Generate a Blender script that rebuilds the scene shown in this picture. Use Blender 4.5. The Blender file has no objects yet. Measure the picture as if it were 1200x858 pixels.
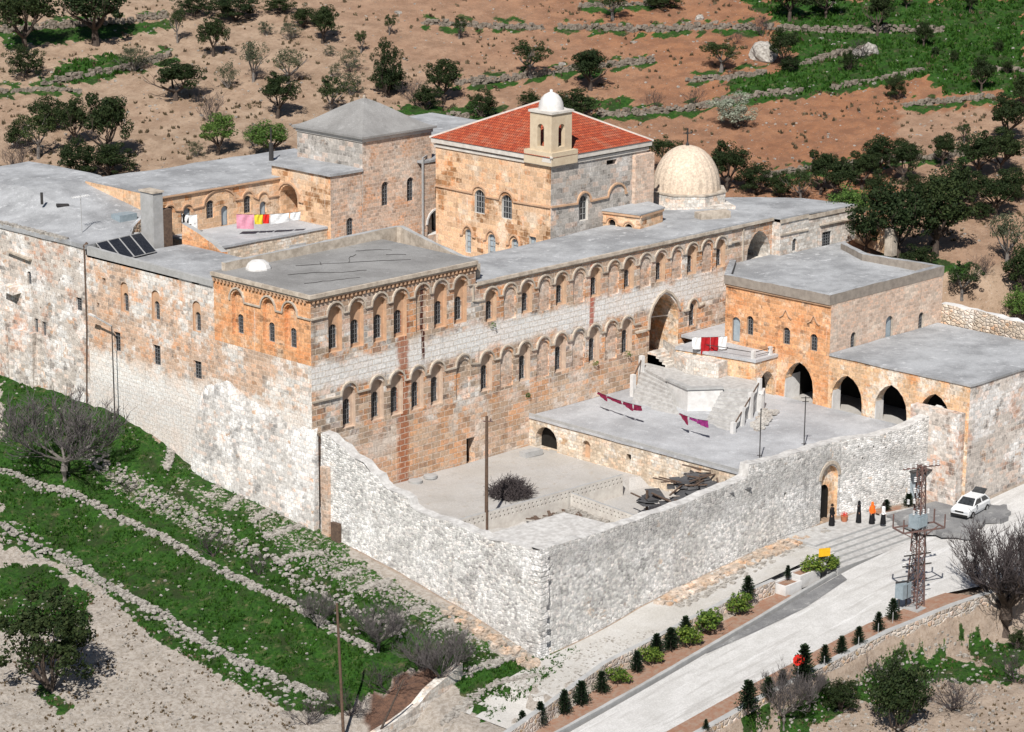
import bpy, math, random
import numpy as np
from mathutils import Vector, Matrix, noise
from mathutils.geometry import delaunay_2d_cdt
scene = bpy.context.scene
COL = scene.collection
R = math.radians
rnd = random.Random(7)

# ------------------------------------------------------------------ camera geometry
FPX = 3000.0; YAW = R(45.7); PITCH = R(14.7); ROLL = R(0.35)
CAM = Vector((-120.56, -138.37, 62.0))
FW = Vector((math.sin(YAW)*math.cos(PITCH), math.cos(YAW)*math.cos(PITCH), -math.sin(PITCH)))
RT = Vector((math.cos(YAW), -math.sin(YAW), 0)); DN = FW.cross(RT)
_c, _s = math.cos(ROLL), math.sin(ROLL)
AX = RT*_c - DN*_s; AY = RT*_s + DN*_c
def ray(px, py): return AX*((px-600)/FPX) + AY*((py-429)/FPX) + FW
def G(px, py, z):
    d = ray(px, py); return CAM + d*((z-CAM.z)/d.z)
def project(X, Y, Z):
    vx, vy, vz = X-CAM.x, Y-CAM.y, Z-CAM.z
    d = vx*FW.x+vy*FW.y+vz*FW.z
    return 600+FPX*(vx*AX.x+vy*AX.y+vz*AX.z)/d, 429+FPX*(vx*AY.x+vy*AY.y+vz*AY.z)/d

# ------------------------------------------------------------------ terrain height
def interp(x, xs, ys): return np.interp(x, xs, ys)
ZB = ([-23.6, -18, -10, -2.6, 4, 13.2, 18, 23.6, 40, 70], [-2.5, -1.2, .2, 1.2, 1.9, 2.7, 4.2, 5.4, 5.8, 7])
ZF = ([-60, -12, 0, 15, 23, 33, 43, 60, 90], [-8.5, -3.6, -2.5, -1.0, -.4, 0, .25, 1.0, 2])
W1 = ([-60, -12.2, 1.6, 15.3, 24.5], [-30.8, -30.4, -28.0, -28.1, -28.6])   # upper retaining wall line
W2 = ([-60, 5.9, 19, 29.2, 60], [-38.3, -38.6, -39.2, -41.0, -47])           # lower retaining wall line
def hmap(x, y):
    x = np.asarray(x, float); y = np.asarray(y, float)
    zb = interp(y, *ZB); zf = interp(x, *ZF)
    left = zb + .13*np.minimum(x, 0) - .6*np.clip((-x-4.6)/.8, 0, 1) - .6*np.clip((-x-9.4)/.8, 0, 1)
    t = np.clip(x/10, 0, 1); inner = left*(1-t)+zf*t
    f = np.clip((-23.5-y)/2.0, 0, 1); fx = np.clip((x+6)/8, 0, 1)
    front = zf*fx+(left)*(1-fx)
    near = np.where(y < -23.5, front*f + (1-f)*np.where(x > 0, zf*t+(1-t)*zb, left), inner)
    w1 = interp(x, *W1); w2 = interp(x, *W2)
    near = near - 1.05*np.clip((w1-.15-y)/.35, 0, 1)*np.clip((25.2-x)/.6, 0, 1)*np.clip((x+16)/3, 0, 1)
    near = np.where(x >= 25, near - 1.0*np.clip((-27.2-y)/3.2, 0, 1)*np.clip((40-x)/8, 0, 1), near)
    near = near - 2.7*np.clip((w2-.3-y)/.6, 0, 1) - .05*np.maximum(w2-y-1, 0)
    d = (x-CAM.x)*math.sin(YAW)+(y-CAM.y)*math.cos(YAW)
    hill = 11.4+.2*(d-215)+1.0*np.sin(x*.045+1.3)*np.sin(y*.05)*np.clip((d-225)/30, 0, 1)
    s = np.clip((d-211)/12, 0, 1); s = s*s*(3-2*s)
    z = near*(1-s)+hill*s
    return z
HS = .5; HX0 = -170.0; HN = 1240
_hx = HX0+HS*np.arange(HN); _HG = hmap(*np.meshgrid(_hx, _hx)).tolist()
def H(x, y):
    u, v = (x-HX0)/HS, (y-HX0)/HS; i, j = int(u), int(v)
    if i < 0 or j < 0 or i >= HN-1 or j >= HN-1: return float(hmap(x, y))
    u -= i; v -= j; r0, r1 = _HG[j], _HG[j+1]
    return (r0[i]*(1-u)+r0[i+1]*u)*(1-v)+(r1[i]*(1-u)+r1[i+1]*u)*v
def _march():
    """distance from the camera to the ground along a raster of sight lines"""
    P, Q = np.meshgrid(np.arange(-40, 1244, 4.0), np.arange(0, 904, 4.0))
    D = [AX[i]*((P-600)/FPX)+AY[i]*((Q-429)/FPX)+FW[i] for i in range(3)]
    t = np.full(P.shape, 120.0); done = np.zeros(P.shape, bool)
    for _ in range(420):
        below = CAM.z+D[2]*t <= hmap(CAM.x+D[0]*t, CAM.y+D[1]*t); done |= below
        if done.all(): break
        t = np.where(done, t, t+1.0)
    lo, hi = t-1.0, t.copy()
    for _ in range(8):
        m = (lo+hi)/2; below = CAM.z+D[2]*m <= hmap(CAM.x+D[0]*m, CAM.y+D[1]*m)
        hi = np.where(below, m, hi); lo = np.where(below, lo, m)
    return hi.tolist()
_TT = _march()
def hit(px, py):
    """where the line of sight of a photo pixel meets the ground"""
    u, v = min(max((px+40)/4, 0), 319.9), min(max(py/4, 0), 224.9); i, j = int(u), int(v); u -= i; v -= j
    t = (_TT[j][i]*(1-u)+_TT[j][i+1]*u)*(1-v)+(_TT[j+1][i]*(1-u)+_TT[j+1][i+1]*u)*v
    p = CAM+ray(px, py)*t; return Vector((p.x, p.y, H(p.x, p.y)))

# ------------------------------------------------------------------ node helpers
class NT:
    def __init__(s, name):
        s.m = bpy.data.materials.new(name); s.m.use_nodes = True
        s.t = s.m.node_tree; s.t.nodes.clear()
        s.out = s.t.nodes.new('ShaderNodeOutputMaterial')
        s.b = s.t.nodes.new('ShaderNodeBsdfPrincipled')
        s.t.links.new(s.b.outputs[0], s.out.inputs[0])
        s.b.inputs['Roughness'].default_value = .9
        s.b.inputs['Specular IOR Level'].default_value = .2
    def put(s, inp, v):
        if isinstance(v, bpy.types.NodeSocket): s.t.links.new(v, inp)
        elif v is not None:
            if inp.type == 'RGBA' and hasattr(v, '__len__') and len(v) == 3: v = (*v, 1)
            inp.default_value = v
    def n(s, ty, props=None, **ins):
        nd = s.t.nodes.new('ShaderNode'+ty)
        for k, v in (props or {}).items(): setattr(nd, k, v)
        for k, v in ins.items():
            k2 = k.replace('_', ' ')
            s.put(nd.inputs[k2] if k2 in nd.inputs else nd.inputs[int(k[1:])], v)
        return nd
    def math(s, op, a, b=0, c=None, clamp=False):
        nd = s.t.nodes.new('ShaderNodeMath'); nd.operation = op; nd.use_clamp = clamp
        s.put(nd.inputs[0], a); s.put(nd.inputs[1], b)
        if c is not None: s.put(nd.inputs[2], c)
        return nd.outputs[0]
    def mix(s, f, a, b, mode='MIX'):
        nd = s.t.nodes.new('ShaderNodeMix'); nd.data_type = 'RGBA'; nd.blend_type = mode
        s.put(nd.inputs[0], f); s.put(nd.inputs[6], a); s.put(nd.inputs[7], b)
        return nd.outputs[2]
    def step(s, v, lo, hi, to0=0., to1=1.):
        nd = s.t.nodes.new('ShaderNodeMapRange'); nd.interpolation_type = 'SMOOTHSTEP'
        s.put(nd.inputs[0], v)
        nd.inputs[1].default_value = lo; nd.inputs[2].default_value = hi
        nd.inputs[3].default_value = to0; nd.inputs[4].default_value = to1
        return nd.outputs[0]
    def noise(s, scale, vec=None, detail=4, rough=.6, off=0):
        nd = s.t.nodes.new('ShaderNodeTexNoise')
        nd.inputs['Scale'].default_value = scale; nd.inputs['Detail'].default_value = detail
        nd.inputs['Roughness'].default_value = rough
        v = vec or s.pos()
        if off:
            a = s.t.nodes.new('ShaderNodeVectorMath'); a.operation = 'ADD'
            s.put(a.inputs[0], v); a.inputs[1].default_value = (off, off*1.7, off*.3); v = a.outputs[0]
        s.t.links.new(v, nd.inputs['Vector'])
        return nd.outputs['Fac']
    def pos(s):
        if not hasattr(s, '_p'): s._p = s.t.nodes.new('ShaderNodeNewGeometry').outputs['Position']
        return s._p
    def xyz(s):
        if not hasattr(s, '_x'):
            nd = s.t.nodes.new('ShaderNodeSeparateXYZ'); s.t.links.new(s.pos(), nd.inputs[0]); s._x = nd.outputs
        return s._x
    def uv(s):
        if not hasattr(s, '_u'): s._u = s.t.nodes.new('ShaderNodeTexCoord').outputs['UV']
        return s._u
    def bump(s, h, strength=.5, dist=.05):
        nd = s.t.nodes.new('ShaderNodeBump'); nd.inputs['Strength'].default_value = strength
        nd.inputs['Distance'].default_value = dist
        s.put(nd.inputs['Height'], h); s.t.links.new(nd.outputs[0], s.b.inputs['Normal'])
    def color(s, c): s.put(s.b.inputs['Base Color'], c); return s.m

def stone(name, c1, c2, mortar, bw=.62, bh=.36, patches=(), bands=(), streaks=(), rubble=False, mort=.02, speck=.25, bump=.6, var=.22, warm=None):
    """masonry: block courses or rubble, each block its own tone, with weathering of its own shape"""
    k = NT(name)
    wob = k.n('VectorMath', {'operation': 'SCALE'}, i0=k.n('TexNoise', Vector=k.pos(), Scale=1.3, Detail=2).outputs['Color'], Scale=.10)
    uvv = k.n('VectorMath', {'operation': 'ADD'}, i0=k.uv(), i1=wob.outputs[0]).outputs[0]
    if rubble:
        sc = k.n('Mapping', Vector=uvv, Scale=(1/bw, 1/bh, 1)).outputs[0]
        v = k.n('TexVoronoi', {'voronoi_dimensions': '2D'}, Vector=sc, Scale=1.0, Randomness=.85)
        ve = k.n('TexVoronoi', {'voronoi_dimensions': '2D', 'feature': 'DISTANCE_TO_EDGE'}, Vector=sc, Scale=1.0, Randomness=.85)
        rv = k.n('SeparateColor', Color=v.outputs['Color']).outputs[0]
        mk = k.step(ve.outputs['Distance'], .02, .09, 1, 0)
        hgt = k.step(ve.outputs['Distance'], .0, .25)
    else:
        br = k.n('TexBrick', {'offset_frequency': 2}, Vector=uvv, Color1=(0, 0, 0), Color2=(1, 1, 1), Mortar=(0.5, .5, .5),
                 Scale=1.0, Mortar_Size=mort, Mortar_Smooth=.3, Bias=0.0, Brick_Width=bw, Row_Height=bh)
        rv = k.n('SeparateColor', Color=br.outputs['Color']).outputs[0]
        mk = br.outputs['Fac']
        hgt = k.math('SUBTRACT', 1, mk)
    big = k.noise(.35, detail=6, rough=.65)
    fine = k.noise(5.0, detail=8, rough=.7)
    t = k.math('ADD', k.math('MULTIPLY', rv, .55), k.math('MULTIPLY', k.step(big, .3, .7), .45))
    c = k.mix(t, c1, c2)
    wn = k.n('TexWhiteNoise', {'noise_dimensions': '1D'}, W=k.math('MULTIPLY', rv, 517.3))
    for i, (col, sc, lo, hi, amt) in enumerate(patches):
        f = k.step(k.math('ADD', k.noise(sc, detail=7, rough=.68, off=13*(i+1)), k.math('MULTIPLY', k.math('SUBTRACT', rv, .5), .10)), lo, hi)
        c = k.mix(k.math('MULTIPLY', f, amt), c, col)
    c = k.mix(1.0, c, k.mix(wn.outputs['Value'], (1-var,)*3, (1+var*.65,)*3), 'MULTIPLY')
    c = k.mix(k.math('MULTIPLY', k.step(wn.outputs['Value'], .80, .86), var if warm is None else warm), c, (.52, .26, .13))
    for (z0, z1, soft, col, amt) in bands:
        zz = k.math('ADD', k.xyz()[2], k.math('MULTIPLY', k.math('SUBTRACT', k.noise(.8, detail=6, off=5), .5), 2.6))
        f = k.math('MULTIPLY', k.step(zz, z0-soft, z0+soft), k.step(zz, z1-soft, z1+soft, 1, 0))
        c = k.mix(k.math('MULTIPLY', f, amt), c, col)
    for (ax, u0, w, z0, z1, col, amt) in streaks:
        uu = k.math('ADD', k.xyz()[ax], k.math('MULTIPLY', k.math('SUBTRACT', k.noise(1.6, detail=5, off=9), .5), min(1.2, w*1.6)))
        f = k.step(k.math('ABSOLUTE', k.math('SUBTRACT', uu, u0)), w*.45, w, 1, 0)
        f = k.math('MULTIPLY', f, k.math('MULTIPLY', k.step(k.xyz()[2], z0-.4, z0+.6), k.step(k.xyz()[2], z1-.2, z1+.2, 1, 0)))
        c = k.mix(k.math('MULTIPLY', f, amt), c, col)
    c = k.mix(mk, c, k.mix(.75, c, mortar))
    c = k.mix(1.0, c, k.mix(k.step(fine, .3, .7), (1-speck,)*3, (1+speck*.5,)*3), 'MULTIPLY')
    dv = k.n('Mapping', Vector=k.pos(), Scale=(1.1, 1.1, .13)).outputs[0]
    drip = k.step(k.noise(1.0, dv, detail=8, rough=.75, off=3), .56, .70)
    c = k.mix(k.math('MULTIPLY', drip, .42), c, tuple(x*.42 for x in c2))
    wash = k.step(k.noise(1.3, dv, detail=8, rough=.75, off=19), .58, .72)
    c = k.mix(k.math('MULTIPLY', wash, .45), c, (.70, .68, .66))
    pits = k.step(k.noise(2.6, detail=10, rough=.85, off=31), .60, .72)
    c = k.mix(k.math('MULTIPLY', pits, .55), c, tuple(x*.35 for x in c2))
    hs = k.n('HueSaturation', Color=c, Saturation=.92, Value=1.30)
    c = k.n('Gamma', Color=hs.outputs[0], Gamma=1.30).outputs[0]
    k.bump(k.math('ADD', hgt, k.math('MULTIPLY', fine, 1.2)), bump, .06)
    return k.color(c)

def plain(name, c1, c2=None, sc=2.0, rough=.85, spec=.2, bumpd=.02, metal=0):
    k = NT(name); c2 = c2 or tuple(x*.75 for x in c1)
    f = k.noise(sc, detail=8, rough=.7)
    k.b.inputs['Roughness'].default_value = rough; k.b.inputs['Specular IOR Level'].default_value = spec
    k.b.inputs['Metallic'].default_value = metal
    k.bump(f, .4, bumpd)
    return k.color(k.mix(k.step(f, .3, .7), c1, c2))

M = {}
ORG = (.50, .25, .125); TAN = (.52, .37, .25); GRY = (.40, .37, .34); WHT = (.66, .65, .63); PNK = (.48, .34, .27); RUST = (.36, .13, .05)
DRK = (.12, .09, .075)
HON = (.60, .31, .14)
M['facade'] = stone('facade_ashlar', (.56, .43, .32), (.42, .345, .285), (.62, .56, .49), .95, .46, mort=.035, bump=.9, var=.38,
    patches=[(WHT, .22, .48, .58, .85), (HON, .30, .51, .60, .85), ((.54, .37, .29), .7, .5, .6, .5), ((.17, .14, .125), 1.4, .57, .65, .6)],
    bands=[(11.9, 13.9, .5, (.68, .675, .665), .9), (2, 7.8, .8, (.60, .42, .29), .35), (16.6, 20, .4, (.36, .25, .18), .5)],
    streaks=[(0, 9.3, .8, 2.6, 16.5, RUST, .8), (0, 11.4, .22, 12.3, 18.2, (.10, .03, .02), .95), (0, 30.6, .35, 9.5, 17, (.40, .10, .05), .8), (0, 38.9, .5, 4, 11.5, (.38, .2, .12), .7)])
M['left_face'] = stone('left_ashlar', (.60, .44, .33), (.48, .38, .31), (.60, .53, .46), .62, .34,
    patches=[(WHT, .18, .44, .56, .9), (HON, .45, .54, .64, .65), ((.27, .24, .22), .9, .55, .64, .6)],
    bands=[(-3, 8.6, 1.0, (.60, .585, .57), .8), (8.0, 10.2, .5, (.70, .69, .67), .6)])
M['left_base'] = stone('battered_stone', (.66, .645, .63), (.50, .47, .44), (.58, .56, .54), .5, .3,
    patches=[((.74, .73, .72), .3, .46, .56, .85), ((.33, .32, .315), .5, .54, .63, .7), ((.54, .34, .20), .9, .62, .68, .7)])
M['orange'] = stone('orange_ashlar', (.66, .37, .19), (.56, .34, .195), (.58, .41, .28), .6, .34,
    patches=[((.66, .55, .44), .45, .50, .62, .7), ((.62, .29, .12), .5, .5, .60, .75), ((.22, .14, .09), .9, .58, .66, .65)])
M['old_wall'] = stone('weathered_ashlar', (.58, .54, .50), (.50, .45, .41), (.58, .54, .50), .6, .34,
    patches=[((.52, .32, .23), .25, .52, .61, .75), ((.72, .71, .70), .35, .47, .58, .85), ((.22, .20, .185), .8, .54, .63, .7), ((.55, .32, .16), .6, .60, .67, .6)])
M['pinkwall'] = stone('pink_ashlar', (.56, .43, .34), (.46, .36, .30), (.58, .51, .44), .5, .3,
    patches=[((.60, .33, .18), .5, .52, .62, .6), ((.58, .53, .48), .4, .50, .62, .7), ((.24, .19, .16), 1.6, .57, .65, .6)])
M['church_left'] = stone('church_ashlar', (.64, .44, .28), (.56, .41, .29), (.62, .50, .38), .75, .45,
    patches=[((.66, .57, .47), .3, .5, .62, .7), ((.27, .14, .055), .27, .56, .63, .85), ((.62, .29, .12), .7, .55, .65, .6)], speck=.2)
M['church_right'] = stone('church_grey_ashlar', (.46, .43, .40), (.38, .36, .335), (.50, .475, .45), .75, .45,
    patches=[((.54, .38, .27), .5, .57, .66, .5), ((.60, .58, .56), .3, .5, .62, .7), ((.17, .155, .145), 1.0, .57, .65, .6)])
M['rubble'] = stone('rubble_wall', (.70, .69, .675), (.52, .51, .495), (.56, .545, .53), .30, .18, rubble=True, var=.27, warm=.06,
    patches=[((.76, .755, .75), .22, .46, .58, .8), ((.56, .45, .34), .5, .61, .69, .5), ((.30, .29, .28), .32, .55, .66, .65), ((.44, .43, .42), 1.3, .55, .62, .6)], bump=.6, speck=.3)
M['rubble_dark'] = stone('rubble_front_wall', (.66, .65, .635), (.49, .48, .465), (.53, .52, .505), .30, .18, rubble=True, var=.27, warm=.06,
    patches=[((.74, .735, .73), .25, .47, .6, .7), ((.42, .41, .40), 1.2, .54, .62, .6), ((.56, .42, .30), .6, .62, .70, .6), ((.19, .185, .18), .55, .60, .68, .5)],
    bands=[(3.3, 5.3, .9, (.30, .295, .29), .40)], bump=.6, speck=.3)
M['rubble_warm'] = stone('rubble_warm_wall', (.62, .55, .47), (.44, .36, .28), (.36, .32, .28), .42, .3, rubble=True,
    patches=[((.68, .66, .63), .35, .5, .62, .6), ((.56, .33, .17), .6, .56, .66, .6)], bump=1.0)
M['retain'] = stone('retaining_rubble', (.60, .54, .48), (.34, .28, .24), (.54, .52, .50), .42, .36, rubble=True,
    patches=[((.58, .40, .2), 1.5, .55, .62, .6), ((.70, .69, .68), 1.1, .55, .62, .6)], bump=.8)
M['whitewall'] = stone('whitewashed_stone', (.64, .62, .59), (.52, .49, .45), (.50, .45, .40), .55, .32,
    patches=[((.38, .33, .29), .6, .53, .64, .7), ((.56, .40, .28), 1.1, .57, .66, .55)])
M['arcade'] = stone('arcade_ashlar', (.64, .43, .26), (.56, .42, .29), (.60, .49, .38), .6, .36,
    patches=[((.70, .66, .60), .4, .48, .6, .75), ((.64, .29, .10), .45, .54, .64, .7), ((.22, .16, .11), 1.2, .59, .67, .6)])
M['pinkface'] = stone('block_side_ashlar', (.60, .46, .37), (.53, .43, .36), (.58, .51, .45), .5, .28,
    patches=[((.66, .58, .50), .4, .5, .62, .6), ((.52, .31, .2), .7, .6, .7, .4)], speck=.2)
M['yardwall'] = stone('yard_wall_stone', (.64, .57, .48), (.50, .40, .30), (.46, .39, .31), .5, .26,
    patches=[((.68, .67, .64), .5, .48, .6, .7), ((.54, .33, .17), .8, .58, .68, .6), ((.25, .21, .17), 1.2, .6, .68, .5)])
def roofmat(name, c1, c2, stain=(.62, .62, .62), amt=.5):
    k = NT(name)
    a = k.noise(.25, detail=9, rough=.7); b = k.noise(1.2, detail=8, rough=.7, off=4); f = k.noise(14, detail=4, off=8)
    c = k.mix(k.step(a, .35, .65), c1, c2)
    c = k.mix(k.math('MULTIPLY', k.step(b, .55, .68), amt), c, stain)
    c = k.mix(k.math('MULTIPLY', k.step(k.noise(.6, detail=9, rough=.8, off=17), .56, .66), .35), c, tuple(x*.6 for x in c2))
    c = k.mix(1, c, k.mix(k.step(f, .3, .7), (.84,)*3, (1.12,)*3), 'MULTIPLY')
    st = k.step(k.noise(2.4, detail=11, rough=.85, off=23), .60, .68); c = k.mix(k.math('MULTIPLY', st, .4), c, tuple(x*.45 for x in c2))
    st2 = k.step(k.noise(1.7, detail=11, rough=.85, off=57), .60, .66); c = k.mix(k.math('MULTIPLY', st2, .35), c, tuple(min(1, x*1.5) for x in c1))
    k.bump(k.math('ADD', b, k.math('MULTIPLY', f, .3)), .35, .06)
    return k.color(c)
M['roof'] = roofmat('roof_cement', (.41, .42, .435), (.25, .255, .265), (.55, .56, .575), .8)
M['roof_dark'] = roofmat('roof_grey_felt', (.30, .295, .29), (.22, .215, .21), (.36, .355, .35), .5)
M['terrace'] = roofmat('terrace_cement', (.47, .48, .50), (.33, .335, .35), (.56, .57, .59), .7)
M['yard'] = roofmat('yard_cement', (.40, .38, .355), (.44, .425, .41), (.34, .28, .22))
M['white'] = plain('white_plaster', (.70, .69, .68), (.54, .525, .51), 1.5)
M['walltop'] = plain('pale_wall_top', (.62, .61, .595), (.40, .385, .37), 2.2)
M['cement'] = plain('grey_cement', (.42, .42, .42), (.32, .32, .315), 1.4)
M['trim'] = plain('stone_trim', (.58, .51, .43), (.32, .27, .22), 1.6)
M['nichepale'] = plain('niche_plaster', (.58, .45, .35), (.44, .33, .26), 2.2)
M['nichemid'] = plain('niche_warm_plaster', (.58, .41, .28), (.42, .29, .21), 2.2)
M['trimwhite'] = plain('pale_stone_trim', (.66, .63, .58), (.5, .46, .42), 1.6)
M['trimorange'] = plain('warm_stone_trim', (.60, .38, .24), (.42, .28, .19), 1.6)
M['domestone'] = stone('dome_stone', (.66, .56, .46), (.58, .49, .40), (.56, .47, .38), .5, .3, patches=[((.50, .42, .35), .8, .54, .64, .6)], speck=.25, var=.1)
M['beigestone'] = plain('belfry_stone', (.62, .52, .38), (.52, .42, .30), 1.3)
M['glass'] = plain('dark_window_glass', (.012, .014, .016), (.05, .055, .06), 3, .25, .5, 0)
M['bluegrey'] = plain('painted_door', (.36, .42, .46), (.28, .33, .37), 3, .5)
M['iron'] = plain('dark_iron', (.05, .045, .045), (.03, .03, .03), 6, .5, .4)
M['grille'] = plain('window_grille', (.22, .23, .24), (.12, .12, .13), 6, .5, .4)
M['pipe'] = plain('grey_pipe', (.42, .42, .42), (.3, .3, .3), 4, .5)
M['rustiron'] = plain('red_lead_steel', (.19, .10, .085), (.12, .10, .095), 3, .6)
M['void'] = plain('interior_shade', (.02, .018, .016), (.012, .011, .01), 2)  # near-black colour stands in for the shade inside openings
M['wood'] = plain('dark_weathered_wood', (.16, .11, .08), (.08, .055, .045), 5)
M['poletimber'] = plain('pole_timber', (.14, .09, .065), (.08, .055, .04), 5)
M['bark'] = plain('bark', (.10, .075, .06), (.05, .04, .035), 6)
M['barkgrey'] = plain('grey_bark', (.20, .18, .165), (.10, .09, .085), 6)
M['twig'] = plain('twigs', (.085, .07, .068), (.035, .03, .034), 6)
M['twigpale'] = plain('pale_twigs', (.14, .125, .122), (.06, .055, .058), 6)
M['twigpurple'] = plain('brown_purple_twigs', (.13, .085, .08), (.06, .04, .045), 6)
M['stonebit'] = plain('loose_stone', (.47, .445, .41), (.20, .18, .16), 3.5)
M['stonehill'] = plain('hillside_stone', (.30, .26, .22), (.15, .125, .10), 2.5)
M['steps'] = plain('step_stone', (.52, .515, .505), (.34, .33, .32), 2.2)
def roadmat():
    k = NT('dusty_gravel_road')
    st = k.n('Mapping', Vector=k.pos(), Scale=(.12, 1.5, 1)).outputs[0]; tr_ = k.noise(1.0, st, detail=7, rough=.65)
    n = k.noise(.5, detail=10, rough=.75, off=3); f = k.noise(9, detail=6, rough=.8, off=6)
    c = k.mix(k.step(n, .35, .65), (.60, .59, .58), (.50, .49, .475))
    c = k.mix(k.math('MULTIPLY', k.step(tr_, .52, .64), .6), c, (.40, .385, .37))
    c = k.mix(k.math('MULTIPLY', k.step(k.noise(.8, st, detail=6, off=9), .56, .66), .7), c, (.68, .675, .67))
    c = k.mix(1, c, k.mix(k.step(f, .3, .7), (.78,)*3, (1.12,)*3), 'MULTIPLY')
    c = k.mix(k.math('MULTIPLY', k.step(k.noise(3.2, detail=9, rough=.85, off=12), .60, .66), .5), c, (.33, .29, .25))
    k.bump(f, .5, .06)
    return k.color(c)
M['gravelroad'] = roadmat()
M['pathmat'] = roofmat('pale_path', (.50, .485, .465), (.43, .41, .38), (.58, .575, .56), .7)
M['asphalt'] = roofmat('worn_asphalt', (.25, .25, .25), (.15, .15, .155), (.40, .395, .385), .8)
M['sheeting'] = roofmat('dark_sheeting', (.13, .13, .135), (.07, .07, .075), (.24, .23, .22), .6)
M['bed'] = plain('red_earth', (.27, .135, .085), (.30, .22, .17), 2.6)
M['tank'] = plain('galvanised_tank', (.30, .36, .40), (.22, .27, .30), 3, .5, .4)
M['panel'] = plain('solar_glass', (.015, .017, .022), (.03, .032, .04), 5, .2, .5, 0)
M['ceramic'] = plain('glazed_insulator', (.7, .7, .7), (.5, .5, .5), 3, .3, .5)
def flat(name, c, rough=.8): return plain(name, c, tuple(x*.8 for x in c), 4, rough)
M['carpaint'] = flat('white_car_paint', (.78, .79, .80), .3)
M['rubber'] = flat('tyre_rubber', (.02, .02, .02))
M['lens'] = flat('headlight_lens', (.6, .62, .65), .1)
M['red'] = flat('red_cloth', (.38, .015, .02)); M['whitecloth'] = flat('white_cloth', (.8, .8, .8))
M['pink'] = flat('pink_cloth', (.72, .32, .42)); M['yellow'] = flat('yellow_cloth', (.75, .6, .05))
M['brightred'] = flat('bright_red', (.7, .03, .02)); M['maroon'] = flat('maroon_cloth', (.20, .015, .05))
M['purple'] = flat('purple_cloth', (.26, .03, .17)); M['black'] = flat('black_cloth', (.012, .012, .014))
M['orangecloth'] = flat('orange_cloth', (.85, .16, .02)); M['skin'] = flat('skin', (.45, .26, .18))
M['hair'] = flat('dark_hair', (.02, .015, .012)); M['signyellow'] = flat('yellow_sign', (.8, .45, .02), .5)
M['parapet'] = plain('weathered_parapet', (.33, .29, .25), (.22, .19, .165), 1.8)
M['terracotta'] = flat('terracotta', (.45, .17, .09))
def tiles():
    k = NT('red_roof_tiles')
    br = k.n('TexBrick', Vector=k.uv(), Color1=(0, 0, 0), Color2=(1, 1, 1), Mortar=(.2, .2, .2), Scale=1.0, Mortar_Size=.025, Brick_Width=.24, Row_Height=.38)
    rv = k.n('SeparateColor', Color=br.outputs['Color']).outputs[0]
    c = k.mix(rv, (.50, .105, .045), (.34, .06, .03))
    c = k.mix(k.math('MULTIPLY', k.step(k.noise(.8, detail=9, rough=.75), .48, .62), .6), c, (.44, .19, .12))
    c = k.mix(br.outputs['Fac'], c, (.12, .03, .02))
    w = k.n('TexWave', Vector=k.uv(), Scale=.66*2, Distortion=.0)
    k.bump(k.math('ADD', w.outputs['Fac'], k.math('MULTIPLY', br.outputs['Fac'], -1)), .7, .05)
    return k.color(c)
M['tiles'] = tiles()
def leafmat(name, c1, c2, trans=.25):
    k = NT(name)
    oi = k.t.nodes.new('ShaderNodeObjectInfo').outputs['Random']
    at = k.n('Attribute', {'attribute_name': 'tone'}).outputs['Fac']
    c = k.mix(at, c1, c2)
    c = k.mix(1, c, k.mix(oi, (.8, .85, .8), (1.2, 1.12, 1.0)), 'MULTIPLY')
    k.b.inputs['Roughness'].default_value = .7
    k.color(c)
    tr = k.n('BsdfTranslucent', Color=c); ms = k.n('MixShader', i0=trans, i1=k.b.outputs[0], i2=tr.outputs[0])
    k.t.links.new(ms.outputs[0], k.out.inputs[0])
    return k.m
M['leaf_oak'] = leafmat('evergreen_leaves', (.009, .022, .007), (.042, .062, .022))
M['leaf_grey'] = leafmat('greygreen_leaves', (.045, .06, .038), (.11, .125, .08))
M['leaf_bright'] = leafmat('bright_leaves', (.035, .09, .02), (.12, .20, .05))
M['leaf_pale'] = leafmat('pale_blossom_leaves', (.20, .24, .18), (.50, .52, .46))
M['leaf_mid'] = leafmat('midgreen_leaves', (.018, .036, .012), (.055, .082, .028))
M['leaf_conifer'] = leafmat('conifer_needles', (.012, .028, .014), (.035, .06, .03), .1)
M['leaf_shrub'] = leafmat('garden_shrub_leaves', (.035, .09, .018), (.20, .27, .045))
M['grassblade'] = leafmat('grass_blades', (.012, .050, .006), (.045, .115, .014), .2)
M['leaf_red'] = leafmat('reddish_dry_leaves', (.16, .09, .075), (.30, .2, .16))
M['weed'] = leafmat('dry_weeds', (.07, .055, .035), (.16, .12, .08), .1)

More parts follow.
